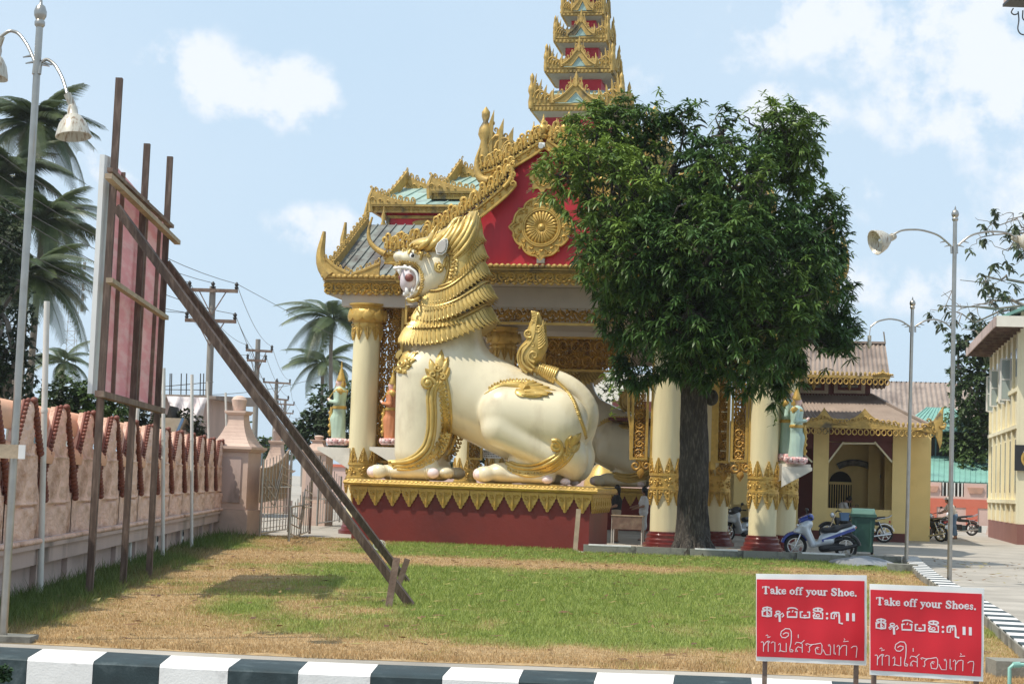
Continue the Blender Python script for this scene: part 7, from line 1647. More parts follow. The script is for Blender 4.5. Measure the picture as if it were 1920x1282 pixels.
# chamfered opening corners with pale edge
for (a, b, c) in (((1553, 828), (1582, 828), (1553, 866)), ((1673, 828), (1640, 828), (1673, 866))):
    P3 = [kq(*p, 0)[[0, 2]] for p in (a, b, c)]; MB().prism(P3, .05, .30).build('corner_panel', M['brown_trim'], hall, smooth=0)
    MB().bar((P3[1][0], .04, P3[1][1]), (P3[2][0], .04, P3[2][1]), .06, .06, up=(0, 1, 0)).build('pale_edge', M['pale_yellow'], hall, smooth=0)
MB().bar((kq(1582, 828)[0], .04, kq(1582, 831)[2]), (kq(1640, 828)[0], .04, kq(1640, 831)[2]), .06, .06, up=(0, 1, 0)).build('pale_edge', M['pale_yellow'], hall, smooth=0)
a, b = kq(1501, 845), kq(1523, 866); MB().bar((a[0], .04, a[2]), (b[0], .04, b[2]), .06, .1, up=(0, 1, 0)).build('pale_edge', M['pale_yellow'], hall, smooth=0); wallbox('brown_trim', kq(1497, 900)[0], xP0, kq(1510, 840)[2], ze, .06, .30, 'lintel')
# interior: back wall with arched barred window, pillars, side wall
wallbox('yellow', xo0-4, kq(1590, 900, 3)[0]+3, 0, ze, 3.2, 3.4, 'inner_wall')
wallbox('yellow', kq(1628, 900, 2.5)[0], kq(1650, 900, 2.5)[0], 0, ze, 2.4, 2.8, 'inner_pillar'); wallbox('yellow', kq(1651, 900, 1.2)[0]+.15, xR, 0, ze, 1.4, 1.6, 'inner_wall')
wallbox('brown_trim', kq(1497, 900, 1.5)[0], kq(1506, 900, 1.5)[0]+.6, 0, ze-.6, 1.6, 1.8, 'door')
c = kq(1576, 905, 3.1); r = kq(1597, 905, 3.1)[0]-c[0]; n = 14
pts = [(c[0]+r*math.cos(t), c[2]+r*1.05*math.sin(t)) for t in np.linspace(0, math.pi, n)]+[(c[0]-r, c[2]-1.6), (c[0]+r, c[2]-1.6)]
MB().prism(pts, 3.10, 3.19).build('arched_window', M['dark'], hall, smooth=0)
m = MB(); 
for k in range(9): x = c[0]-r*.85+k*r*1.7/8; m.cyl((x, 3.06, c[2]-1.55), (x, 3.06, c[2]-.02), .02, n=5)
m.bx((c[0]-r, 3.04, c[2]-.06), (c[0]+r, 3.09, c[2]+.04)); m.build('window_bars', M['yellow'], hall, smooth=0)
m = MB(); m.tube([(c[0]+2.1*r*math.cos(t)+.5, 3.1, c[2]+1.4*r*math.sin(t)+.2) for t in np.linspace(.05, math.pi*.75, 16)], .12, 6, flat=(0, 1, 0)); m.build('arch_moulding', M['concrete'], hall, smooth=40)
wallbox('brown_trim', kq(1500, 900)[0]-7, xR+.1, ze-.02, ze+.08, .4, HD, 'ceiling'); wallbox('yellow', xR-.3, xR-.002, 0, ze-.03, .36, HD, 'side_wall')
# roofs
def corr(a0, a1, b0, b1, parent, name='corrugated_roof', pitch=.16, amp=.035, mt='corr'):
    a0, a1, b0, b1 = map(np.array, (a0, a1, b0, b1)); n = int(np.linalg.norm(a1-a0)/pitch)*4; t = np.linspace(0, 1, n+1); nn = np.cross(a1-a0, b0-a0); nn = nn/np.linalg.norm(nn); nn *= np.sign(nn[2]) if nn[2] else 1
    w = np.sin(t*n/4*2*math.pi)*amp; A = a0+(a1-a0)*t[:, None]+nn*w[:, None]; B = b0+(b1-b0)*t[:, None]+nn*w[:, None]; m = MB()
    V_ = np.concatenate([A, B, A-nn*.03, B-nn*.03]); k = n+1; f = [(i, i+1, k+i+1, k+i) for i in range(n)]+[(3*k+i, 3*k+i+1, 2*k+i+1, 2*k+i) for i in range(n)]+[(2*k+i, 2*k+i+1, i+1, i) for i in range(n)]
    return m.add(V_, f).build(name, M[mt], parent, smooth=60)
ev = -1.3; za = kq(1690, 802, ev)[2]; uE = kq(1752, 806, ev)[0]; uW = kq(1380, 792, ev)[0]
zr_ = kq(1620, 742, 1.6)[2]; uR0 = kq(1632, 742, 1.6)[0]; uL0 = kq(1400, 742, 1.6)[0]
corr((uW, ev, za), (uE, ev, za), (uL0, 1.6, zr_), (uR0, 1.6, zr_), hall)
corr((uE, ev, za), (uE, HD+1.3, za), (uR0, 1.6, zr_), (uR0, HD-1.6, zr_), hall); corr((uE, HD+1.3, za), (uW, HD+1.3, za), (uR0, HD-1.6, zr_), (uL0, HD-1.6, zr_), hall)
MB().bar((uE, ev, za+.06), (uR0, 1.6, zr_+.06), .12, .08).build('hip_cap', M['corr'], hall)
uw1 = kq(1632, 730, 1.7)[0]; zw1 = kq(1600, 712, 1.7)[2]
wallbox('brown_trim', uL0, uw1, zr_-.3, zw1, 1.7, HD-1.7, 'upper_wall')
for (x0, x1) in ((1499, 1553), (1564, 1622)):
    a, b = kq(x0, 708, 1.65), kq(x1, 738, 1.65); fr = MB()
    for (k, col_, v) in ((0, 'cloth_tan', 1.62), (.14, 'brown_trim', 1.58), (.26, 'concrete', 1.54), (.36, 'brown_trim', 1.50)):
        MB().bx((a[0]+k, v, b[2]+k*.8), (b[0]-k, v+.035, a[2]-k*.3)).build('wall_panel', M[col_], hall, smooth=0)
    c = (a+b)/2; m = MB(); [m.puff(leafpoly(c[0], c[2]+.1, .14, .3, s), 1.46, .04) for s in (1, -1)]; m.puff([(c[0]+.25*math.cos(t), c[2]+.1+.08*math.sin(t)) for t in np.linspace(0, 6.28, 9)[:-1]], 1.46, .03); m.build('wall_rosette', M['gold_old'], hall, smooth=50)
ev2 = .6; zu = kq(1620, 706, ev2)[2]; uE2 = kq(1669, 706, ev2)[0]; uW2 = kq(1440, 700, ev2)[0]; zt2 = kq(1640, 645, 3.9)[2]; uE3 = kq(1660, 645, 3.9)[0]
corr((uW2, ev2, zu), (uE2, ev2, zu), (uW2, 3.9, zt2), (uE3, 3.9, zt2), hall); corr((uE2, 7.2, zu), (uW2, 7.2, zu), (uE3, 3.9, zt2), (uW2, 3.9, zt2), hall)
MB().add([(uE2, ev2, zu), (uE2, 7.2, zu), (uE3, 3.9, zt2)], [(0, 1, 2)]).build('gable_end', M['corr'], hall, smooth=0)
MB().bar((uW2, 3.9, zt2+.05), (uE3, 3.9, zt2+.05), .25, .08).build('ridge_cap', M['corr'], hall)
m = MB()
def fringe(m, u0, u1, v, z, pitch=.2, h=.28):
    m.bx((u0, v-.04, z-.05), (u1, v+.06, z+.05)); n = int((u1-u0)/pitch)
    for i in range(n):
        u = u0+(i+.5)*(u1-u0)/n; t = np.linspace(0, 2*math.pi, 9)[:-1]; m.tube([(u+.075*math.cos(x), v-.02, z-.17+.10*math.sin(x)) for x in t], .022, 4, closed=True)
def swag(m, u0, u1, v, z, h, peaks):
    for p in peaks:
        t = np.linspace(-1, 1, 21); w = peaks[p]; zz = h*np.exp(-np.abs(t)*2.6); top_ = np.stack([p+t*w, 0*t+v, z+zz], 1); bot = top_.copy(); bot[:, 2] = z; ribbon(m, top_, bot, v-.03, v+.03)
        for k in range(12): x = -1+2*(k+.5)/12; curl(m, (p+x*w, z+h*.3*math.exp(-abs(x)*2.6)), 1.57, h*.5, .03, v-.05, 1 if x > 0 else -1, 7)
    n = int((u1-u0)/.16)
    for i in range(n): m.sph((u0+(i+.5)*(u1-u0)/n, v, z+.09), (.06, .04, .09), 5, 4)
fringe(m, uW, uE, ev-.03, za-.02); swag(m, uW, uE, ev-.04, za+.02, .62, {kq(1545, 790, ev)[0]: .8, kq(1621, 792, ev)[0]: 1.2, kq(1475, 790, ev)[0]: .7}); m.build('eave_fringe', M['gold_old'], hall, smooth=50)
m = MB(); fringe(m, uW2, uE2, ev2-.03, zu-.02); swag(m, uW2, uE2, ev2-.04, zu, .3, {kq(1655, 700, ev2)[0]: .4}); m.build('eave_fringe', M['gold_old'], hall, smooth=50)
m = MB(); a = np.array([uE, ev, za]); pts = [kq(x, y, ev) for x, y in ((1718, 806), (1735, 800), (1750, 788), (1762, 770), (1769, 762), (1768, 790), (1766, 830), (1762, 842), (1757, 826), (1752, 815))]
m.puff([(p[0], p[2]) for p in pts], ev-.05, .06, .5, .8)
for k in range(6): c = pts[2+k//2]; curl(m, (c[0]-.15, c[2]-.2-.1*k), 1.0+k, .35, .04, ev-.13, 1)
m.build('eave_corner_flame', M['gold_old'], hall, smooth=50)
p, t_ = kq(1660, 645, 3.9), kq(1657, 622, 3.9); MB().cyl(p, t_, .03, n=5).build('roof_spike', M['pole_wood'], hall)
# ---- long roofed building behind
def simple_hall(label, px0, px1, y_ridge, y_eave, y_base, Y, roofm, wallm, D=8, cat='building', k=.19):
    f = Frame(P(px0, 950, Y), k); t = thing('long_hall', label, cat, f.w((0, 0, 0)), f.rz); a = f.px(px0, y_eave, 0); b = f.px(px1, y_eave, 0); zr = f.px((px0+px1)/2, y_ridge, D/2)[2]; zE = a[2]
    corr((a[0], -.4, zE), (b[0], -.4, zE), (a[0]+.1, D/2, zr), (b[0]-.1, D/2, zr), t, mt=roofm, pitch=.3, amp=.05); corr((b[0], D+.4, zE), (a[0], D+.4, zE), (b[0]-.1, D/2, zr), (a[0]+.1, D/2, zr), t, mt=roofm, pitch=.3, amp=.05)
    MB().bx((a[0]+.4, 0, 0), (b[0]-.4, D, zE+.1)).build('wall', M[wallm], t, smooth=0)
    return t, f
simple_hall('long dark brown corrugated roof building behind the yellow hall', 1560, 1842, 716, 800, 1000, 100, 'corr', 'plinth', 14)
# teal building with hipped upper roof and lean-to
TFr = Frame(G(1705, 992), .12); tb_ = thing('teal_building', 'teal walled building with pale green metal roofs behind the parked motorcycles', 'building', TFr.w((0, 0, 0)), TFr.rz)
tq = TFr.px; L0 = tq(1700, 860, 6)[0]; L1 = tq(1835, 860, 6)[0]
z1_, z2_ = tq(1770, 855, 6)[2], tq(1770, 806, 6)[2]
MB().bx((L0, 6, 0), (L1, 12, z2_)).build('upper_wall', M['teal_wall'], tb_, smooth=0)
for (x0, x1) in ((1722, 1753), (1756, 1790)):
    a, b = tq(x0, 835, 5.9), tq(x1, 845, 5.9); 
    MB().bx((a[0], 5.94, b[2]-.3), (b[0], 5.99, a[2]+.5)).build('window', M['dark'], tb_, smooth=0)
e0, e1 = tq(1690, 806, 5), tq(1830, 806, 5); rz0 = tq(1755, 765, 8.5)
def panels(a0, a1, b0, b1, n, mt, par): roof_panels(a0, a1, b0, b1, n, M[mt], 'roof_panel', par)
MB().hexa([(e0[0], 5, e0[2]), (e1[0], 5, e0[2]), (e1[0], 13, e0[2]), (e0[0], 13, e0[2]), (tq(1738, 765, 8.5)[0], 8.5, rz0[2]), (tq(1790, 765, 8.5)[0], 8.5, rz0[2]), (tq(1790, 765, 8.5)[0], 9.5, rz0[2]), (tq(1738, 765, 8.5)[0], 9.5, rz0[2])]).build('hip_roof', M['teal_roof'], tb_, smooth=0)
panels((e0[0], 5, e0[2]), (e1[0], 5, e0[2]), (tq(1738, 765, 8.5)[0], 8.5, rz0[2]), (tq(1790, 765, 8.5)[0], 8.5, rz0[2]), 12, 'teal_roof', tb_)
a, b = tq(1700, 903, 1.0), tq(1858, 908, 1.0); c, d = tq(1702, 856, 6), tq(1858, 858, 6)
MB().hexa([a, b, (d[0], 6, c[2]), (c[0], 6, c[2]), a+[0, 0, .06], b*[1, 1, 0]+[0, 0, a[2]+.06], (d[0], 6, c[2]+.06), (c[0], 6, c[2]+.06)]).build('lean_to_roof', M['teal_roof'], tb_, smooth=0)
panels(a+[0, 0, .07], np.array([b[0], 1.0, a[2]+.07]), (c[0], 6, c[2]+.07), (d[0], 6, c[2]+.07), 16, 'teal_roof', tb_)
MB().bx((a[0], 3, 0), (b[0]+1, 3.2, a[2]+.4)).build('ground_wall', M['teal_wall'], tb_, smooth=0)
# pink wall with grilles
pw = thing('pink_wall', 'pink and coral yard wall with barred openings behind the motorcycles', 'wall', TFr.w((0, 0, 0)), TFr.rz)
u0, u1 = tq(1690, 950, 0)[0], tq(1875, 950, 0)[0]; zt_, zc1, zc0 = tq(1770, 904, 0)[2], tq(1770, 934, 0)[2], tq(1770, 950, 0)[2]
MB().bx((u0, 0, zc1), (u1, .25, zc1+.12)).build('sill', M['palepink'], pw, smooth=0); MB().bx((u0, -.03, zc0), (u1, .27, zc1-.002)).build('coral_band', M['coral'], pw, smooth=0); MB().bx((u0, 0, 0), (u1, .25, zc0-.002)).build('lower_wall', M['palepink'], pw, smooth=0)
for (x0, x1) in ((1727, 1765), (1808, 1850), (1690, 1704)):
    a, b = tq(x0, 920, 0), tq(x1, 920, 0); MB().bx((a[0], 0, zc1+.12), (b[0], .25, zt_)).build('upper_panel', M['palepink'], pw, smooth=0)
    m = MB(); cx = (a[0]+b[0])/2; w = (b[0]-a[0])*.28; m.hexa([(cx-w, -.06, zc1+.3), (cx+w, -.06, zc1+.3), (cx+w, -.003, zc1+.3), (cx-w, -.003, zc1+.3), (cx-w*1.3, -.08, zt_-.2), (cx+w*1.3, -.08, zt_-.2), (cx+w*1.3, -.003, zt_-.2), (cx-w*1.3, -.003, zt_-.2)]); m.build('bracket_moulding', M['pink'], pw, smooth=0)
for (x0, x1) in ((1704, 1727), (1765, 1808)):
    a, b = tq(x0, 920, 0), tq(x1, 920, 0); n = int((b[0]-a[0])/.17)
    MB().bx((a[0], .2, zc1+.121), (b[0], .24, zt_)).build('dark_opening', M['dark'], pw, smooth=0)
    for i in range(n): x = a[0]+(i+.5)*(b[0]-a[0])/n; MB().bx((x-.03, .08, zc1+.121), (x+.03, .13, zt_)).build('grille_bar', M['white'], pw, smooth=0)
for x in (1745, 1822): a = tq(x, 970, 0); MB().bx((a[0]-.28, -.05, 0), (a[0]+.28, -.004, zc0)).build('coral_pier', M['coral'], pw, smooth=0)
a, b = tq(1798, 990, -.8), tq(1880, 990, -.8)
wk = thing('wall_kerb', loc=TFr.w((0, 0, 0)), rz=TFr.rz, kind='structure'); n = 6
for i in range(n): x = a[0]+(b[0]-a[0])*i/n; MB().bx((x, -1.1, 0), (x+(b[0]-a[0])/n-.01, -.5, .32)).build('kerb_block', M['kerb_w'] if i % 2 else M['kerb_b'], wk, smooth=0)
# ---- two storey yellow building at the right edge
BF = Frame(G(1909, 1020.5), .19)   # u to the right, v away; side wall runs along v at u=0
bq = BF.px
yb = thing('yellow_building', 'pale yellow two storey building with open casement windows at the right edge', 'building', BF.w((0, 0, 0)), BF.rz)
def sidev(px, py):   # point on side wall plane u=0
    d = ray(px, py); c = CAM-BF.o; t = -(c@BF.u)/(d@BF.u); p = c+d*t; return p@BF.v, p[2]
vE = sidev(1855.6, 1005)[0]; zE0 = sidev(1909, 600)[1]; H = 8.6
zeave = 8.35
MB().bx((.0, .0, .75), (12, vE, zeave+.3)).build('wall', M['pale_yellow'], yb, smooth=0); MB().bx((-.06, -.06, 0), (12, vE+.05, .75)).build('base', M['mar'] if 'mar' in M else M['coral'], yb, smooth=0).data.materials[0] = mat('brown_red_base', (.22, .09, .07), .7, 0, .1, 1)
# ledges and pilaster grid on the side wall
za1 = sidev(1880, 1020-100)[1]
def zside(px, py): return sidev(px, py)[1]
led = [zside(1906, 731-0), zside(1906, 799), zside(1906, 938)]
nP = 6
for k, z in enumerate(led): MB().bx((-.14, .0, z-.12), (-.003, vE, z+.02)).build('ledge', M['pale_yellow'], yb, smooth=0)
zs_ = [(.76, led[2]-.121), (led[2]+.021, led[1]-.121), (led[1]+.021, led[0]-.121), (led[0]+.021, zeave-.5)]
for i in range(nP+1):
    v = vE*i/nP
    for (a, b) in zs_: MB().bx((-.10, max(0, v-.16), a), (-.003, min(vE, v+.16), b)).build('pilaster', M['pale_yellow'], yb, smooth=0)
for i in range(nP):   # windows: tall slots below, upper row with casements
    v0, v1 = vE*(i+.28)/nP, vE*(i+.72)/nP
    MB().bx((-.03, v0+.5, led[2]+.3), (-.004, v0+.75, led[1]-.5)).build('slot_window', M['glass'], yb, smooth=0); MB().bx((-.03, v1-.35, led[2]+.3), (-.004, v1-.1, led[1]-.5)).build('slot_window', M['glass'], yb, smooth=0)
    o = MB().bx((-.04, v0, led[0]+.5), (-.004, v1, zeave-1.0)).build('window', M['glass'], yb, smooth=0)
for (v, out, z0, z1) in ((3.0, .42, 5.5, 7.1), (5.4, .25, 5.5, 7.1), (7.8, .38, 5.5, 7.0), (10.2, .32, 5.4, 6.9)):
    m = MB(); u = -out; t = .05
    for (a, b) in (((0-.02, z0), (u, z0)), ((0-.02, z1), (u, z1)), ((u, z0), (u, z1)), ((-.04, z0), (-.04, z1)), ((0-.02, (z0+z1)/2), (u, (z0+z1)/2))): m.bar((a[0], v, a[1]), (b[0], v+.02, b[1]), .07, .05)
    o = m.build('casement', M['white'], yb, smooth=0); MB().bx((u+.04, v-.006, z0+.04), (-.08, v+.006, z1-.04)).build('pane', mat('casement_glass', (.35, .42, .42), .15, 0, .05, 1), o, smooth=0)
# roof: eave overhang with rafters
oh = 1.0; zo = sidev(1909, 600)[1]
rz_ = zeave+2.6
def bl(px, py, v): return bq(px, py, v)
e_near = bl(1821, 678, vE+.8); pk = bl(1866, 580, -1.2)
uo = -oh; zl_ = 8.15
m = MB(); m.hexa([(uo, -1.2, zl_), (5, -1.2, rz_), (5, vE+1, rz_), (uo, vE+1, zl_), (uo, -1.2, zl_+.12), (5, -1.2, rz_+.12), (5, vE+1, rz_+.12), (uo, vE+1, zl_+.12)]); m.build('roof', M['teal_roof'], yb, smooth=0)
m = MB(); m.hexa([(12.5, -1.2, zl_), (5.01, -1.2, rz_), (5.01, vE+1, rz_), (12.5, vE+1, zl_), (12.5, -1.2, zl_+.12), (5.01, -1.2, rz_+.12), (5.01, vE+1, rz_+.12), (12.5, vE+1, zl_+.12)]); m.build('roof', M['teal_roof'], yb, smooth=0)
MB().bx((uo-.05, -1.25, zl_-.2), (uo, vE+1, zl_+.16)).build('eave_board', M['plinth'], yb, smooth=0)
MB().bx((uo+.01, -1.25, zl_-.2), (13, -1.2, zl_+.2)).build('eave_board', M['white_plaster'], yb, smooth=0)
MB().bx((uo+.02, -1.15, zl_-.08), (-.003, vE+1, zl_-.02)).build('soffit', M['corr'], yb, smooth=0)
for i in range(12): v = -.9+i*(vE+1.6)/11; MB().bx((uo+.03, v, zl_-.22), (-.004, v+.10, zl_-.085)).build('rafter', M['wood2'], yb, smooth=0)
# round crest sign on the front wall corner
sp_ = bq(1913, 858, -.06); t = thing('wall_sign', 'black square sign with a round gold emblem and white lettering hung on the yellow building', 'sign', BF.w((sp_[0]+.12, -.1, sp_[2])), BF.rz)
MB().box((.25, 0, 0), (1.15, .05, .95)).build('board', M['black'], t, smooth=0); m = MB(); m.lathe([(.38, 0), (.38, .02), (.30, .02), (.30, .0)], n=28); o = m.build('emblem_ring', M['gold'], t, smooth=30); o.matrix_basis = Matrix.Translation((.28, -.03, -.02))@Matrix.Rotation(math.pi/2, 4, 'X')
m = MB(); [m.tube([(.08+k*.14+.05*math.cos(a), -.05, .08+.05*math.sin(a)) for a in np.linspace(.5, 5.6, 10)], .014, 4, flat=(0, 1, 0)) for k in range(3)]; m.tube([(-.0, -.05, .2), (.02, -.05, .27)], .014, 4); m.build('lettering', M['white'], t)
# leaning board by the wall
a = G(1858, 1003); m = MB().hexa([(0, 0, 0), (.5, -.1, 0), (.52, -.05, 0), (.02, .05, 0), (.35, .35, 1.05), (.8, .25, 1.0), (.82, .3, 1.0), (.37, .4, 1.05)]); o = m.build('leaning_board', M['plinth'], smooth=0); o.location = tuple(a+[-.25, 0, 0]); tag(o, 'dark sandwich board leaning at the far base of the pale yellow building', 'board')
# ---- behind the pavilion seen through the passage: shrine, wall, building
sh_ = thing('far_building', 'pale building with small windows seen through the pavilion passage', 'building', (*P(1170, 900, 120)[:2], 0), -.19); 
MB().bx((-4, 0, 0), (6, 6, 9.5)).build('wall', M['white_plaster'], sh_, smooth=0)
for i in range(4):
    for j in range(2): MB().bx((-3.2+i*2.2, -.06, 3+j*3), (-2.2+i*2.2, -.004, 4.6+j*3)).build('window', M['brown_trim'], sh_, smooth=0)
st_ = thing('gold_shrine', 'small golden stupa shrine seen under the lion behind the pavilion', 'shrine', (*P(1130, 900, 88)[:2], 0))
MB().lathe([(1.6, 0), (1.6, .6), (1.3, .7), (1.3, 1.2), (1.0, 1.3), (.95, 1.8), (.7, 2.3), (.35, 2.7), (.3, 3.1), (.15, 3.6), (.02, 4.6)], n=24).build('stupa', M['gold'], st_); MB().lathe([(.6, 0), (.5, .9), (.3, 1.4), (.1, 2.2), (.01, 2.8)], c=(-2.4, .5, 0), n=16).build('small_stupa', M['gold'], st_)
rw = thing('rear_wall', 'pink rear yard wall glimpsed beyond the pavilion', 'wall', (*P(900, 900, 92)[:2], 0), -.19); MB().bx((-9, 0, 0), (16, .3, 2.1)).build('wall', M['palepink'], rw, smooth=0); MB().bx((-9, -.08, 2.1), (16, .38, 2.25)).build('coping', M['coral'], rw, smooth=0)
gate('tall steel bar fence panel seen between the lion legs', 845, 935, 905, 937, 2.6, 2.6, False, grp=None) if False else None
# ================================================================ VEHICLES, BIN, PEOPLE, SIGNS
def wheel(par, x, r, w=.085, spokes=5, rear=False):
    m = MB(); a = np.linspace(0, 2*math.pi, 33)[:-1]; m.tube(np.stack([x+(r-w*.45)*np.cos(a), 0*a, r+(r-w*.45)*np.sin(a)], 1), w*.5, 8, closed=True, flat=(0, 1, 0)); o = m.build('wheel', M['rubber'], par, smooth=60)
    m = MB(); m.tube(np.stack([x+(r-w)*np.cos(a), 0*a, r+(r-w)*np.sin(a)], 1), .016, 6, closed=True, flat=(0, 1, 0)); m.cyl((x, -.06, r), (x, .06, r), .045, n=12)
    for k in range(spokes): t = k*2*math.pi/spokes+.3; m.bar((x, 0, r), (x+(r-w)*math.cos(t), 0, r+(r-w)*math.sin(t)), .035, .02, up=(0, 1, 0))
    m.build('rim', M['chrome'], o, smooth=40); m = MB().cyl((x, .02, r), (x, .03, r), r*.42, n=20); m.build('brake_disc', M['steel'], o)
def sdfl(name, f, lo, hi, h, mt, par): return sdfmesh(name, f, np.array(lo, float), np.array(hi, float), h, M[mt], par)
def scooter(label, body, side, pos, rz, group='scooters and motorcycles'):
    """step-through scooter, front toward -x, length about 1.85 m"""
    t = thing('scooter', label, 'scooter', pos, rz, group); wheel(t, -.62, .28); wheel(t, .62, .28)
    def fair(X):   # front apron and leg shield
        d = s_cap(X, (-.56, 0, .62), (-.34, 0, .84), .12, .14, 1.5); d = smin(d, s_cap(X, (-.42, 0, .78), (-.20, 0, .34), .12, .10, 2.0), .06); d = smin(d, s_cap(X, (-.58, 0, .66), (-.50, 0, .52), .07, .05, 1.3), .05)
        return smax(d, -s_cap(X, (-.64, 0, .28), (-.62, 0, .30), .315, .31, 3), .03)
    sdfl('front_fairing', fair, (-.8, -.32, .15), (.0, .32, 1.1), .022, body, t)
    def fairb(X): return s_cap(X, (-.48, 0, .92), (-.28, 0, 1.0), .09, .105, 1.8)
    sdfl('handlebar_cowl', fairb, (-.85, -.25, .45), (-.15, .25, 1.12), .02, side, t)
    def tail(X):
        d = s_cap(X, (.06, 0, .50), (.80, 0, .80), .11, .06, 1.4); d = smin(d, s_cap(X, (-.16, 0, .34), (.25, 0, .44), .07, .09, 1.8), .08); return d
    sdfl('tail_fairing', tail, (-.35, -.25, .2), (.95, .25, .95), .022, body, t)
    for sd in (-1, 1): m = MB(); m.bar((.02, sd*.15, .44), (.82, sd*.10, .76), .03, .07, up=(0, 0, 1)); m.build('side_stripe', M[side], t, smooth=0)
    def seat(X): d = s_cap(X, (.05, 0, .70), (.35, 0, .71), .075, .085, 1.7); d = smin(d, s_cap(X, (.35, 0, .75), (.72, 0, .85), .08, .055, 1.6), .08); return d
    sdfl('seat', seat, (-.12, -.24, .5), (.9, .24, 1.0), .022, 'seat_black', t)
    def eng(X): d = s_cap(X, (.05, 0, .26), (.55, 0, .30), .11, .08, 1.1); d = smin(d, s_cap(X, (.1, 0, .4), (.5, 0, .5), .09, .06, 1.2), .05); return d
    sdfl('engine', eng, (-.2, -.22, .1), (.8, .22, .65), .025, 'black', t)
    m = MB().tube([(.2, -.15, .22), (.5, -.17, .26), (.88, -.16, .36)], [.03, .05, .045], 8); m.build('exhaust', M['black'], t)
    m = MB(); m.tube([(-.62, -.07, .28), (-.42, -.07, .80)], .022, 8); m.tube([(-.62, .07, .28), (-.42, .07, .80)], .022, 8); m.build('fork', M['chrome'], t)
    m = MB(); a = np.linspace(.5, 2.9, 14)
    m2 = MB(); ribbon_pts = np.stack([-.62+.33*np.cos(a), 0*a, .28+.33*np.sin(a)], 1); m2.tube(ribbon_pts, .05, 6, flat=(0, 1, 0)); m2.build('front_mudguard', M[side], t, smooth=60)
    m = MB(); a = np.linspace(.2, 1.9, 12); m.tube(np.stack([.62+.34*np.cos(a), 0*a, .28+.34*np.sin(a)], 1), .045, 6, flat=(0, 1, 0)); m.build('rear_mudguard', M['black'], t, smooth=60)
    m = MB(); m.tube([(-.28, -.34, 1.0), (-.33, -.15, 1.0), (-.38, 0, .98), (-.33, .15, 1.0), (-.28, .34, 1.0)], .014, 8); m.build('handlebar', M['black'], t)
    for sd in (-1, 1):
        m = MB(); m.cyl((-.29, sd*.30, 1.0), (-.26, sd*.42, 1.0), .02, n=8); m.build('grip', M['rubber'], t)
        m = MB(); m.cyl((-.32, sd*.2, 1.0), (-.36, sd*.30, 1.16), .008, n=6); m.sph((-.36, sd*.33, 1.19), (.03, .07, .045), 10, 6); m.build('mirror', M['black'], t, smooth=60)
        m = MB().sph((-.575, sd*.085, .80), (.04, .06, .035), 10, 6); m.build('indicator', M['lens'], t, smooth=180)
    MB().sph((-.52, 0, .93), (.05, .10, .06), 12, 8).build('headlight', M['lens'], t, smooth=180); MB().sph((.84, 0, .80), (.04, .07, .03), 10, 6).build('tail_light', M['red_lens'], t, smooth=180)
    return t
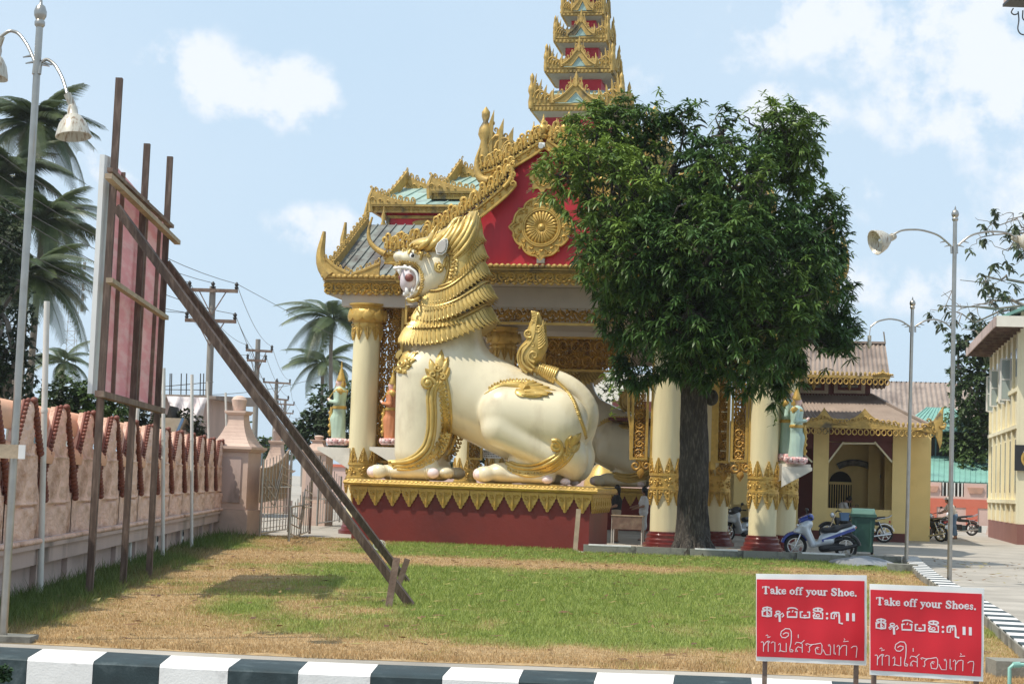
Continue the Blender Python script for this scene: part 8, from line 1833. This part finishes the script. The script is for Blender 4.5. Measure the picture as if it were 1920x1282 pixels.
def motorbike(label, pos, rz, tank='black', group='scooters and motorcycles', basket=False, lean=0):
    t = thing('motorcycle', label, 'motorcycle', pos, rz, group); wheel(t, -.64, .30, .07, 6); wheel(t, .62, .30, .08, 6)
    def body(X): d = s_cap(X, (-.28, 0, .72), (.0, 0, .74), .11, .10, 1.1); d = smin(d, s_cap(X, (.0, 0, .66), (.45, 0, .64), .07, .06, 1.6), .05); d = smin(d, s_cap(X, (-.38, 0, .78), (-.3, 0, .5), .06, .05, 2.4), .04); return d
    sdfl('tank', body, (-.6, -.22, .35), (.65, .22, .95), .024, tank, t)
    def seat(X): return s_cap(X, (.05, 0, .80), (.62, 0, .86), .05, .05, 2.2)
    sdfl('seat', seat, (-.1, -.18, .7), (.8, .18, 1.0), .022, 'seat_black', t)
    m = MB()
    for sd in (-1, 1): m.tube([(.35, sd*.12, .80), (.75, sd*.13, .88), (.86, sd*.06, .95)], .014, 6); 
    m.tube([(.86, -.06, .95), (.86, .06, .95)], .014, 6); m.build('grab_rail', M['chrome'], t)
    def eng(X): d = s_box(X, (-.02, 0, .36), (.17, .11, .12), .04); return smin(d, s_cap(X, (-.15, 0, .42), (-.24, 0, .52), .07, .07), .05)
    sdfl('engine', eng, (-.35, -.2, .15), (.25, .2, .65), .025, 'black', t)
    m = MB(); m.tube([(-.2, -.1, .4), (-.22, -.12, .2), (.1, -.14, .18), (.85, -.14, .30)], [.02, .02, .03, .045], 8); m.build('exhaust', M['chrome'], t, smooth=60)
    m = MB(); [m.tube([(-.64, sd*.08, .30), (-.40, sd*.08, .92)], .022, 8) for sd in (-1, 1)]; [m.tube([(.62, sd*.11, .30), (.42, sd*.11, .72)], .02, 8) for sd in (-1, 1)]; m.build('fork', M['chrome'], t)
    for (x, r, a0, a1) in ((-.64, .34, .6, 2.6), (.62, .35, .3, 2.2)): m = MB(); a = np.linspace(a0, a1, 12); m.tube(np.stack([x+r*np.cos(a), 0*a, .30+r*np.sin(a)], 1), .04, 6, flat=(0, 1, 0)); m.build('mudguard', M['chrome' if x > 0 else 'black'], t, smooth=60)
    m = MB(); m.tube([(-.22, -.36, 1.02), (-.33, -.2, 1.05), (-.40, 0, .98), (-.33, .2, 1.05), (-.22, .36, 1.02)], .013, 8); m.build('handlebar', M['black'], t)
    for sd in (-1, 1): m = MB(); m.cyl((-.3, sd*.22, 1.04), (-.32, sd*.32, 1.22), .008, n=6); m.sph((-.32, sd*.34, 1.25), (.02, .06, .04), 10, 6); m.build('mirror', M['black'], t, smooth=60)
    MB().sph((-.50, 0, .90), (.07, .09, .09), 12, 8).build('headlight', M['lens'], t, smooth=180); MB().box((.80, 0, .72), (.05, .12, .08)).build('tail_light', M['red_lens'], t, smooth=180)
    MB().box((.88, 0, .56), (.02, .18, .12)).build('number_plate', M['white'], t, smooth=0)
    if basket: m = MB(); m.box((-.55, 0, 1.05), (.22, .3, .2)); m.build('front_box', M['cloth_blue'], t, smooth=0)
    if lean: t.rotation_euler[0] = lean
    return t
a = G(1541, 1047); scooter('blue and silver scooter parked side on behind the edging, left of the green bin', 'silver_body', 'blue_body', (a[0], a[1]+.2, 0), -.12)
a = G(1392, 1015); scooter('white and black scooter facing the lawn, half hidden by the rightmost column', 'silver_body', 'seat_black', (a[0], a[1], 0), .62)
a = G(1634, 1016); motorbike('black motorcycle behind the green bin, only its rear wheel and seat showing', (a[0]-.2, a[1], 0), -.1, basket=False)
a = G(1598, 1012); o = MB().box((0, 0, 0), (.26, .2, .24)); 
a = P(1583, 968, 51.5); o = MB().hexa([(-.11, -.1, 0), (.11, -.1, 0), (.11, .1, 0), (-.11, .1, 0), (-.14, -.13, .24), (.14, -.13, .24), (.14, .13, .24), (-.14, .13, .24)]).build('blue_basket', M['cloth_blue'], smooth=0); o.location = (a[0], a[1], a[2]-.12); tag(o, 'small blue crate strapped on the motorcycle behind the scooter seat', 'crate')
a = G(1575, 1016); motorbike('dark motorcycle carrying the blue crate, behind the blue scooter', (a[0]+.3, a[1]+.4, 0), -.1)
for (x, y, r, lab) in ((1738, 1014, -.9, 'dark motorcycle with a gold lit mirror, leftmost of the cluster by the pink wall'), (1757, 1012, -1.3, 'dark motorcycle seen from the rear, between its neighbours by the pink wall'), (1712, 1010, -1.2, 'dark motorcycle mostly hidden behind the farther lamp post'), (1797, 1003, .15, 'motorcycle held by the man with the white cap, rear wheel to the right')):
    a = G(x, y); motorbike(lab, (a[0], a[1], 0), r)
# ---- wheeled bin
a = G(1621, 1040); t = thing('wheeled_bin', 'dark green plastic wheeled bin with paler lid behind the edging', 'bin', (a[0], a[1]+.3, 0), -.15)
m = MB().hexa([(-.25, -.25, .08), (.25, -.25, .08), (.25, .28, .08), (-.25, .28, .08), (-.32, -.33, 1.08), (.32, -.33, 1.08), (.32, .36, 1.08), (-.32, .36, 1.08)]); m.build('bin_body', M['bin'], t, smooth=0)
m = MB().bx((-.35, -.37, 1.02), (.35, .38, 1.09)); m.bx((-.22, -.335, .2), (-.18, -.27, 1.0)); m.bx((.18, -.335, .2), (.22, -.27, 1.0)); m.build('bin_rim', M['bin'], t, smooth=0)
m = MB(); n = 8; V_ = []
for i in range(n+1): y = -.36+.75*i/n; z = 1.10+.15*math.sin(math.pi*min(1, i/n*1.1))**.6; w = .30-.05*(i == 0); V_ += [(-w, y, z), (w, y, z), (-.33, y, 1.095), (.33, y, 1.095)]
f = []
for i in range(n): b = 4*i; f += [(b, b+1, b+5, b+4), (b+2, b, b+4, b+6), (b+1, b+3, b+7, b+5)]
f += [(2, 3, 1, 0), (4*n, 4*n+1, 4*n+3, 4*n+2)]; m.add(V_, f); m.build('bin_lid', M['binlid'], t, smooth=30)
for sd in (-1, 1): m = MB().cyl((sd*.24, .30, .11), (sd*.31, .30, .11), .11, n=18); m.build('wheel', M['rubber'], t)
MB().cyl((-.28, .42, 1.04), (.28, .42, 1.04), .016, n=8).build('handle', M['bin'], t)
# ---- people
def person(label, pos, rz, h, J, skin_top, mats, hair='short', cap=False, hem=.5, sleeve=True, sh_col=None, extra=None):
    """J: joint positions in body units (height 1.7) ; one continuous body mesh plus clothing meshes that follow it"""
    t = thing('person', label, 'person', pos, rz); k = h/1.7
    def cp(X, a, b, ra, rb, sq=1): return s_cap(X, J[a] if isinstance(a, str) else a, J[b] if isinstance(b, str) else b, ra, rb, sq)
    def bodyf(X):
        X = [c/k for c in X]
        d = cp(X, 'pelvis', 'chest', .12, .135, 1.2); d = smin(d, cp(X, 'chest', 'neck', .12, .05), .06); d = smin(d, cp(X, 'neck', 'head', .05, .06), .03)
        hd = np.array(J['head']); d = smin(d, s_ell(X, hd, (.085, .075, .115)), .02); fx = np.array(J['face']); d = smin(d, s_ell(X, hd+fx*.085+[0, 0, -.01], (.022, .016, .022)), .02); d = smin(d, s_ell(X, hd+fx*.06+[0, 0, -.07], (.035, .035, .03)), .02)
        pr = np.cross(fx, [0, 0, 1])
        for s in (-1, 1): d = np.minimum(d, s_ell(X, hd+pr*.078*s, (.018, .018, .03)))
        for s in 'LR':
            d = smin(d, cp(X, 'sh'+s, 'el'+s, .052, .042), .03); d = smin(d, cp(X, 'el'+s, 'wr'+s, .042, .027), .015); w = np.array(J['wr'+s]); e = w-np.array(J['el'+s]); e /= np.linalg.norm(e)
            d = smin(d, s_cap(X, w, w+e*.07, .03, .032, .7), .015)
            for q_ in range(4):
                side = np.cross(e, [.2, .3, 1]); side /= np.linalg.norm(side); b0 = w+e*.09+side*(q_-1.5)*.018; d = smin(d, s_cap(X, b0, b0+e*(.06-.008*abs(q_-1.5))+np.array([0, 0, -.01]), .010, .008), .006)
            d = smin(d, s_cap(X, w+e*.03+side*-.03, w+e*.07+side*-.055, .013, .010), .01)
            d = smin(d, cp(X, 'hip'+s, 'kn'+s, .09, .058), .05); d = smin(d, cp(X, 'kn'+s, 'an'+s, .055, .036), .02); a_ = np.array(J['an'+s]); d = smin(d, s_cap(X, a_+[0, 0, -.03], a_+fx*[1, 1, 0]*.15+[0, 0, -.045], .036, .028), .03)
        return d*k
    lo = np.array([min(j[i] for n_, j in J.items() if n_ != 'face')-.28 for i in range(3)])*k; hi = np.array([max(j[i] for n_, j in J.items() if n_ != 'face')+.28 for i in range(3)])*k; lo[2] = max(lo[2], -.03)
    sdfmesh('body', bodyf, lo, hi, .020*k, M['skin'], t)
    def shirt(X):
        X = [c/k for c in X]; d = cp(X, 'pelvis', 'chest', .14, .155, 1.2); d = smin(d, cp(X, 'chest', 'neck', .135, .05), .05)
        for s in 'LR':
            sh = np.array(J['sh'+s]); el = np.array(J['el'+s]); d = smin(d, s_cap(X, sh, sh+(el-sh)*.75, .07, .062), .04)
        return smax(d, (X[2]-(J['neck'][2]-.02)), .02)*k
    sdfmesh('shirt', shirt, lo, hi, .022*k, M[mats[0]], t)
    def low(X):
        X = [c/k for c in X]; d = cp(X, 'pelvis', 'pelvis', .15, .15, 1.1)
        for s in 'LR':
            hp = np.array(J['hip'+s]); kn = np.array(J['kn'+s]); an = np.array(J['an'+s]); d = smin(d, s_cap(X, hp, hp+(kn-hp)*min(1, hem*2), .105, .085), .06)
            if hem > .5: d = smin(d, s_cap(X, kn, kn+(an-kn)*(hem*2-1), .085, .075), .05)
        return d*k
    sdfmesh('trousers' if hem > .6 else 'shorts', low, lo, hi, .022*k, M[mats[1]], t)
    hd = np.array(J['head']); fx = np.array(J['face'])
    def hairf(X):
        X = [c/k for c in X]; d = s_ell(X, hd-fx*.015+[0, 0, .02], (.098, .09, .118)); d = smax(d, -(s_ell(X, hd+fx*.09+[0, 0, -.045], (.08, .085, .10))), .02); 
        if hair == 'long': d = smin(d, s_cap(X, hd-fx*.08+[0, 0, .0], hd-fx*.10+[0, 0, -.24], .05, .025), .04)
        return smax(d, (hd[2]-.09-X[2]) if hair != 'long' else -1+0*X[2], .02)*k
    sdfmesh('hair', hairf, (hd-[.2, .2, .35])*k, (hd+[.2, .2, .2])*k, .016*k, M['hair'], t)
    if cap:
        def capf(X): X = [c/k for c in X]; d = s_ell(X, hd+[0, 0, .05], (.105, .10, .09)); d = smax(d, hd[2]+.04-X[2], .01); return np.minimum(d, s_ell(X, hd+fx*.13+[0, 0, .045], (.07, .07, .012)))*k
        sdfmesh('cap', capf, (hd-[.25, .25, .1])*k, (hd+[.25, .25, .25])*k, .014*k, M['cloth_white'], t)
    for s in 'LR':
        a_ = np.array(J['an'+s])*k; m = MB().sph(a_+fx*[1, 1, 0]*.05*k+[0, 0, -.062*k], (.12 if abs(fx[0]) > .5 else .05, .12 if abs(fx[1]) > .5 else .05, .018), 10, 6); m.build('sandal', M['black'], t, smooth=180)
    return t
# woman in black standing at a small table
Jw = dict(pelvis=(0, 0, .92), chest=(.01, .02, 1.24), neck=(.02, .02, 1.45), head=(.0, .0, 1.60), face=(-.75, .5, 0), shL=(-.02, .17, 1.38), shR=(.02, -.17, 1.38), elL=(-.12, .2, 1.12), elR=(-.03, -.24, 1.10), wrL=(-.34, .12, 1.06), wrR=(-.28, -.2, 1.02), hipL=(0, .09, .90), hipR=(0, -.09, .90), knL=(-.02, .10, .48), knR=(.02, -.10, .48), anL=(0, .10, .08), anR=(.03, -.10, .08))
a = G(1154, 1016); person('woman in black top and pale shorts with tied long hair standing beyond the pedestal corner', (a[0], a[1], 0), 0, 1.62, Jw, 0, ('cloth_black', 'cloth_tan'), hair='long', hem=.42)
a = G(1208, 1016); person('person in a pale grey dress half hidden behind the column', (a[0]+.05, a[1]+1.2, 0), 0, 1.6, Jw, 0, ('cloth_white', 'cloth_white'), hair='long', hem=.6)
# folding table by her
a = G(1160, 1018); t = thing('small_table', 'small tan folding table in front of the woman in black', 'table', (a[0]+.15, a[1]-.9, 0), -.19)
MB().bx((-.42, -.02, .42), (.42, .0, .78)).build('front_panel', M['wood2'], t, smooth=0); MB().bx((-.45, -.03, .781), (.45, .5, .81)).build('tabletop', M['wood3'], t, smooth=0)
for x in (-.42, .42):
    for y in (0.02, .46): MB().bx((x-.015, y-.015, 0), (x+.015, y+.015, .78)).build('leg', M['pvc'], t, smooth=0)
# man with white cap at the motorcycle
Jm = dict(pelvis=(.12, 0, .95), chest=(-.02, 0, 1.26), neck=(-.1, 0, 1.44), head=(-.17, 0, 1.56), face=(-1, 0, 0), shL=(-.08, -.19, 1.38), shR=(-.08, .19, 1.38), elL=(-.2, -.24, 1.14), elR=(-.22, .24, 1.14), wrL=(-.42, -.2, 1.05), wrR=(-.42, .2, 1.05), hipL=(.12, -.1, .92), hipR=(.12, .1, .92), knL=(.06, -.12, .5), knR=(.16, .12, .5), anL=(.12, -.12, .08), anR=(.25, .12, .08))
a = G(1783, 1010); person('man in pale shirt, blue longyi and white cap bending over a motorcycle', (a[0], a[1], 0), 0, 1.66, Jm, 0, ('cloth_white', 'cloth_blue'), cap=True, hem=.85)
# seated person inside the hall window
Js = dict(pelvis=(0, 0, .50), chest=(.10, 0, .86), neck=(.22, 0, 1.02), head=(.33, 0, 1.10), face=(.9, 0, -.4), shL=(.12, -.19, .97), shR=(.12, .19, .97), elL=(.22, -.25, .74), elR=(.3, .24, .76), wrL=(.42, -.12, .82), wrR=(.45, .1, .84), hipL=(0, -.1, .48), hipR=(0, .1, .48), knL=(.42, -.12, .48), knR=(.42, .12, .48), anL=(.40, -.12, .08), anR=(.40, .12, .08))
a = KF_.w((kq(1576, 945, 1.2)[0], 1.2, 0)); person('seated person in a pale pink shirt bending forward inside the yellow hall opening', (a[0], a[1], kq(1576, 945, 1.2)[2]-.92), 0, 1.7, Js, 0, ('cloth_white', 'cloth_tan'), hem=.85)
MB_ = MB().bx((-.25, -.25, 0), (.25, .25, kq(1576, 945, 1.2)[2]-.92+.40)); o = MB_.build('stool', M['wood2'], smooth=0); o.location = tuple(a); tag(o, 'wooden stool under the seated person inside the yellow hall', 'stool')
# ---- RED SIGNS
# strokes traced in a 0..1000 x 0..800 board space (x right, y down); thickness per stroke
def arc(cx, cy, rx, ry, a0, a1, n=14): return [(cx+rx*math.cos(math.radians(a)), cy+ry*math.sin(math.radians(a))) for a in np.linspace(a0, a1, n)]
def eng(text, x0, y0, x1, H, s_extra=False):
    """bold serif letters as thick and thin strokes; baseline y0, cap height H; returns strokes scaled to reach x1"""
    out = []; x = 0; X = .47; T_, t_ = .17, .07
    def L(dx, strokes): 
        nonlocal x
        for pts, w in strokes: out.append(([(x+a, b) for a, b in pts], w))
        x += dx
    for ch in text:
        if ch == ' ': x += .30
        elif ch == 'T': L(.72, [([(.33, 0), (.33, 1)], T_), ([(.02, .96), (.64, .96)], t_), ([(.03, .96), (.03, .76)], t_), ([(.63, .96), (.63, .76)], t_), ([(.18, .03), (.48, .03)], t_)])
        elif ch == 'a': L(.52, [([(.07, .52), (.16, .66), (.30, .66), (.34, .52), (.34, .10), (.42, .04), (.49, .08)], .13), ([(.33, .40), (.12, .32), (.08, .14), (.18, .04), (.33, .15)], .11)])
        elif ch == 'k': L(.56, [([(.13, 0), (.13, .98)], .15), ([(.02, .97), (.13, .97)], t_), ([(.02, .03), (.24, .03)], t_), ([(.20, .30), (.42, .62)], t_), ([(.30, .64), (.52, .64)], t_), ([(.24, .38), (.44, .03)], .14), ([(.34, .03), (.55, .03)], t_)])
        elif ch == 'e': L(.46, [(arc(.23, .34, .17, .31, 250, 90-360+270, 12), .14) if False else ([(.08, .36), (.40, .36), (.36, .60), (.23, .66), (.10, .55), (.07, .34), (.10, .13), (.23, .03), (.40, .14)], .10), ([(.10, .55), (.07, .34), (.10, .13)], .14)])
        elif ch == 'o': L(.52, [([(.24, .66), (.09, .52), (.07, .33), (.10, .15), (.24, .02), (.38, .15), (.41, .33), (.38, .52), (.24, .66)], .10), ([(.09, .50), (.07, .33), (.10, .17)], .15), ([(.39, .50), (.41, .33), (.38, .17)], .15)])
        elif ch == 'f': L(.36, [([(.14, 0), (.14, .82), (.22, .97), (.36, .95)], .13), ([(.02, .64), (.30, .64)], t_), ([(.02, .03), (.27, .03)], t_)])
        elif ch == 'y': L(.52, [([(.10, .62), (.28, .10)], .14), ([(.42, .62), (.26, .02), (.16, -.22), (.05, -.24)], .09), ([(.0, .64), (.22, .64)], t_), ([(.32, .64), (.52, .64)], t_)])
        elif ch == 'u': L(.56, [([(.12, .64), (.12, .16), (.20, .04), (.38, .12)], .14), ([(.40, .66), (.40, .03), (.52, .03)], .14), ([(.02, .64), (.12, .64)], t_), ([(.30, .64), (.40, .64)], t_)])
        elif ch == 'r': L(.44, [([(.13, 0), (.13, .64)], .15), ([(.02, .64), (.13, .64)], t_), ([(.02, .03), (.26, .03)], t_), ([(.15, .48), (.26, .66), (.38, .60)], .11)])
        elif ch == 'S': L(.62, [([(.50, .74), (.48, .90), (.28, .98), (.10, .86), (.10, .68), (.46, .38), (.50, .20), (.34, .02), (.12, .06), (.06, .30)], .13), ([(.12, .70), (.46, .36)], .17)])
        elif ch == 'h': L(.58, [([(.13, 0), (.13, .98)], .15), ([(.02, .97), (.13, .97)], t_), ([(.02, .03), (.24, .03)], t_), ([(.16, .50), (.30, .66), (.42, .56), (.42, 0)], .13), ([(.32, .03), (.54, .03)], t_)])
        elif ch == 's': L(.42, [([(.33, .50), (.22, .65), (.08, .55), (.14, .40), (.30, .28), (.32, .12), (.18, .03), (.06, .18)], .10)])
        elif ch == '.': L(.25, [([(.08, .07), (.14, .07)], .15)])
    k = (x1-x0)/x
    return [([(x0+a*k, y0-b*H) for a, b in pts], w*k*1.1) for pts, w in out]
# coordinates below were read from the enlarged photograph of the left sign (px of a 1474 x 1282 view)
mya = [  # thick rounded strokes
    (arc(177, 523, 52, 18, 0, 360, 16), 17), ([(177, 500), (177, 540)], 20), ([(122, 550), (122, 610), (177, 616), (177, 560)], 22), ([(177, 616), (228, 612), (228, 552)], 22), (arc(192, 590, 14, 12, 0, 300, 8), 9), ([(122, 552), (150, 552)], 16), ([(205, 552), (230, 552)], 16),
    (arc(310, 565, 26, 15, 20, 380, 12), 14), ([(270, 605), (290, 588), (330, 600), (365, 575), (380, 605), (360, 622)], 16), ([(328, 600), (332, 676)], 26), (arc(285, 610, 12, 12, 0, 300, 8), 10),
    ([(424, 560), (424, 622), (535, 622), (535, 560)], 22), (arc(478, 522, 50, 14, 160, 350, 12), 15), ([(510, 510), (545, 530)], 12), ([(490, 540), (480, 560)], 12), ([(424, 558), (450, 556)], 16), ([(515, 558), (538, 556)], 16),
    ([(580, 558), (580, 625), (632, 628), (632, 590), (632, 628), (690, 625), (690, 560)], 20), ([(580, 558), (606, 556)], 16), ([(665, 560), (692, 558)], 16), ([(618, 600), (650, 600)], 14),
    (arc(790, 528, 55, 19, 0, 360, 16), 17), ([(790, 505), (790, 545)], 18), ([(735, 560), (758, 575), (735, 600), (740, 632), (845, 635), (845, 565), (820, 560)], 19), (arc(790, 600, 20, 16, 0, 320, 10), 12), ([(745, 600), (770, 610)], 12),
    (arc(898, 575, 7, 7, 0, 330, 8), 16), (arc(898, 630, 7, 7, 0, 330, 8), 16),
    ([(950, 575), (948, 632), (985, 632), (985, 600)], 18), ([(950, 575), (975, 560), (1040, 560), (1045, 600), (1045, 685), (1080, 692)], 22), (arc(1000, 595, 14, 20, 180, 400, 8), 12),
    ([(1142, 572), (1142, 648)], 34), ([(1213, 574), (1213, 650)], 34)]
thai = [  # thin handwritten strokes
    ([(105, 935), (125, 930), (135, 945), (132, 1050)], 9), ([(132, 985), (165, 935), (190, 920), (208, 925), (200, 945), (185, 930)], 9), ([(190, 945), (190, 1050)], 9), ([(162, 855), (180, 845), (190, 858), (180, 880), (215, 868)], 8),
    ([(225, 945), (245, 930), (272, 935), (272, 1052)], 9), ([(315, 965), (335, 945), (340, 965), (335, 1045), (320, 1052), (330, 1035), (380, 1048), (408, 1050), (408, 945)], 9),
    ([(372, 835), (400, 815), (435, 820), (435, 850), (400, 878), (360, 875), (340, 845), (350, 800), (400, 765), (450, 768), (468, 800), (470, 860), (465, 940), (450, 1010), (455, 1048), (485, 1048), (490, 1030), (465, 1020)], 10),
    ([(552, 838), (552, 875)], 9), ([(515, 955), (530, 930), (575, 935), (600, 950), (600, 1052)], 9), ([(580, 945), (625, 905)], 8), ([(600, 1000), (550, 985), (525, 1010), (518, 1045), (545, 1045), (530, 1020)], 9),
    ([(655, 965), (640, 950), (660, 945), (700, 958), (745, 950), (720, 955), (685, 985), (690, 1030), (680, 1052), (668, 1040)], 9),
    ([(800, 990), (785, 985), (775, 1005), (790, 1010)], 8), ([(750, 950), (820, 935), (835, 960), (835, 1040), (820, 1070), (765, 1065), (755, 1010), (775, 985)], 9),
    ([(850, 1015), (880, 1075), (935, 1075), (938, 980), (925, 950), (908, 955), (920, 970)], 9), ([(980, 950), (980, 1060), (1000, 1070), (995, 1050)], 9),
    ([(1015, 975), (1030, 955), (1045, 965), (1042, 1078)], 9), ([(1045, 1010), (1075, 965), (1110, 955), (1130, 960), (1128, 1080)], 9), ([(1100, 875), (1110, 885), (1090, 912), (1150, 905)], 8), ([(1185, 985), (1210, 965), (1250, 965), (1255, 990), (1245, 1100)], 9)]
def sign(label, corners, Y, text, dy, postx):
    """corners: px of TL, TR, BR, BL"""
    TL, TR, BR, BL = [P(x, y, Y) for x, y in corners]; t = thing('red_sign', label, 'sign', ((BL+BR)/2)*[1, 1, 0]+[0, 0, -.4], 0, 'red shoe removal signs'); o = np.array(t.location)
    def at(a, b, d=0.0): p = (TL*(1-a)+TR*a)*(1-b)+(BL*(1-a)+BR*a)*b; return p-o+np.array([0, -d, 0])
    n, mm = 24, 18; V_ = []; bend = lambda a, b: .004*math.sin(a*7+b*3)+.003*math.sin(b*9+a*2)+.002*math.sin(a*23)
    rows = np.linspace(0, 1, mm+1); cols = np.linspace(0, 1, n+1)
    def sheet(a0, a1, b0, b1, d, thk, nn, nm, name, mt, par=None, loose=1.0):
        A = np.linspace(a0, a1, nn+1); B = np.linspace(b0, b1, nm+1); f_ = [at(a, b, d+bend(a, b)*loose) for a in A for b in B]; g_ = [at(a, b, d-thk+bend(a, b)*loose) for a in A for b in B]; k = nm+1; N_ = len(f_); fc = []
        for i in range(nn):
            for j in range(nm): fc += [(i*k+j, i*k+j+1, (i+1)*k+j+1, (i+1)*k+j), (N_+(i+1)*k+j, N_+(i+1)*k+j+1, N_+i*k+j+1, N_+i*k+j)]
        for i in range(nn): fc += [(i*k, (i+1)*k, N_+(i+1)*k, N_+i*k), (i*k+nm, N_+i*k+nm, N_+(i+1)*k+nm, (i+1)*k+nm)]
        for j in range(nm): fc += [(j, N_+j, N_+j+1, j+1), (nn*k+j, nn*k+j+1, N_+nn*k+j+1, N_+nn*k+j)]
        return MB().add(f_+g_, fc).build(name, M[mt], par or t, smooth=40)
    pn = sheet(0, 1, 0, 1, 0, .012, 24, 18, 'vinyl_backing', 'white', loose=1)
    rd = sheet(.003, .978, .062, .948, .004, .003, 24, 16, 'red_print', 'sign_red', loose=1)
    def stroke(mb, pts, w):   # flat ribbon lettering, px of the 1474 x 1282 view of the left sign
        q_ = []
        for (x, y) in pts:
            a = (x-50)/(1375-50); b = (y-(92+a*8))/(1170-92+a*22); q_.append((a, b+dy))
        q_ = np.array(q_); ax_ = (1375-50)
        P2 = np.stack([q_[:, 0]*1.243, q_[:, 1]], 1); T_ = np.gradient(P2, axis=0); T_ /= (np.linalg.norm(T_, axis=1)[:, None]+1e-9); N_ = np.stack([-T_[:, 1], T_[:, 0]], 1)*w/2/1080
        E = P2.copy(); E[0] -= T_[0]*w/2/1080*.6; E[-1] += T_[-1]*w/2/1080*.6
        V_ = []; 
        for p, n_ in zip(E, N_):
            for s in (-1, 1): u_ = p+n_*s; a, b = u_[0]/1.243, u_[1]; V_.append(at(a, b, .006+bend(a, b)))
        mb.add(V_, [(2*i, 2*i+1, 2*i+3, 2*i+2) for i in range(len(pts)-1)])
    for nm_, st_ in (('english_lettering', [(p, w) for p, w in eng(text, 118, 335, 1258 if text.endswith('e.') else 1285, 88)]), ('burmese_lettering', mya), ('thai_lettering', thai)):
        m = MB()
        for pts, w in st_:
            sl_ = 0
            if nm_ == 'english_lettering': pts = [(x, y+(x-118)*.019) for x, y in pts]; m_pts = pts
            stroke(m, pts, w)
        ob = m.build(nm_, M['sign_ink'], rd, smooth=0, kind='stuff')
    for x in postx:
        b_ = P(x, corners[3][1]-60, Y+.03)-o; MB().bx((b_[0]-.014, b_[1]-.008, -.0), (b_[0]+.014, b_[1]+.018, b_[2])).build('post', M['wood2'], t, smooth=0)
    return t
sign('left red sign reading Take off your Shoe. with Burmese and Thai lines', [(1418, 1075), (1625, 1078), (1625, 1247), (1418, 1238)], 11.0, 'Take off your Shoe.', 0, (1436, 1607))
sign('right red sign reading Take off your Shoes. slightly nearer the road kerb', [(1631, 1094), (1845, 1102), (1844, 1277), (1631, 1264)], 10.7, 'Take off your Shoes.', 0.0, (1640, 1832))
# ---- grey box with hanging cables at the top right corner, on its own pole outside the frame
Yb = 14.0; p = P(1925, -2, Yb); o = np.array([p[0], Yb, 0]); t = thing('pole_box', 'grey equipment box with looping cables at the top right corner of the photo', 'box', o)
h = p[2]; m = MB().hexa([(-.165, -.1, h-.02), (.3, -.1, h-.0), (.3, .1, h), (-.165, .1, h-.02), (-.165, -.1, h+.5), (.3, -.1, h+.5), (.3, .1, h+.5), (-.165, .1, h+.5)]); m.build('box_body', M['plinth'], t, smooth=0)
MB().bx((-.17, -.11, h-.045), (.31, .11, h-.022)).build('box_base', M['black'], t, smooth=0)
m = MB(); 
for pts in (((1900, 16), (1895, 24), (1902, 29), (1909, 26)), ((1909, 22), (1911, 40), (1907, 55), (1913, 66), (1922, 66)), ((1918, 20), (1917, 35), (1924, 42))): m.tube(smoothline([P(x, y, Yb-.05)-o for x, y in pts], 14), .006, 5)
m.build('cable', M['wire'], t); MB().cyl((.25, 0, 0), (.25, 0, h), .07, n=12).build('pole', M['pole_wood'], t)
# ================================================================ AIR
hm = bpy.data.materials.new('air'); hm.use_nodes = True; nt = hm.node_tree; nt.nodes.clear()
vo = ND(nt, 'ShaderNodeVolumePrincipled'); ou = ND(nt, 'ShaderNodeOutputMaterial'); vo.inputs['Density'].default_value = .00022; vo.inputs['Color'].default_value = (.93, .96, 1, 1); vo.inputs['Anisotropy'].default_value = .2
nt.links.new(vo.outputs[0], ou.inputs['Volume'])
hz_ = MB().bx((-450, -80, -1.4), (450, 420, 32)).build('haze', hm, smooth=0); tag(hz_, 'thin pale haze filling the air over the compound and street', 'haze', kind='stuff')
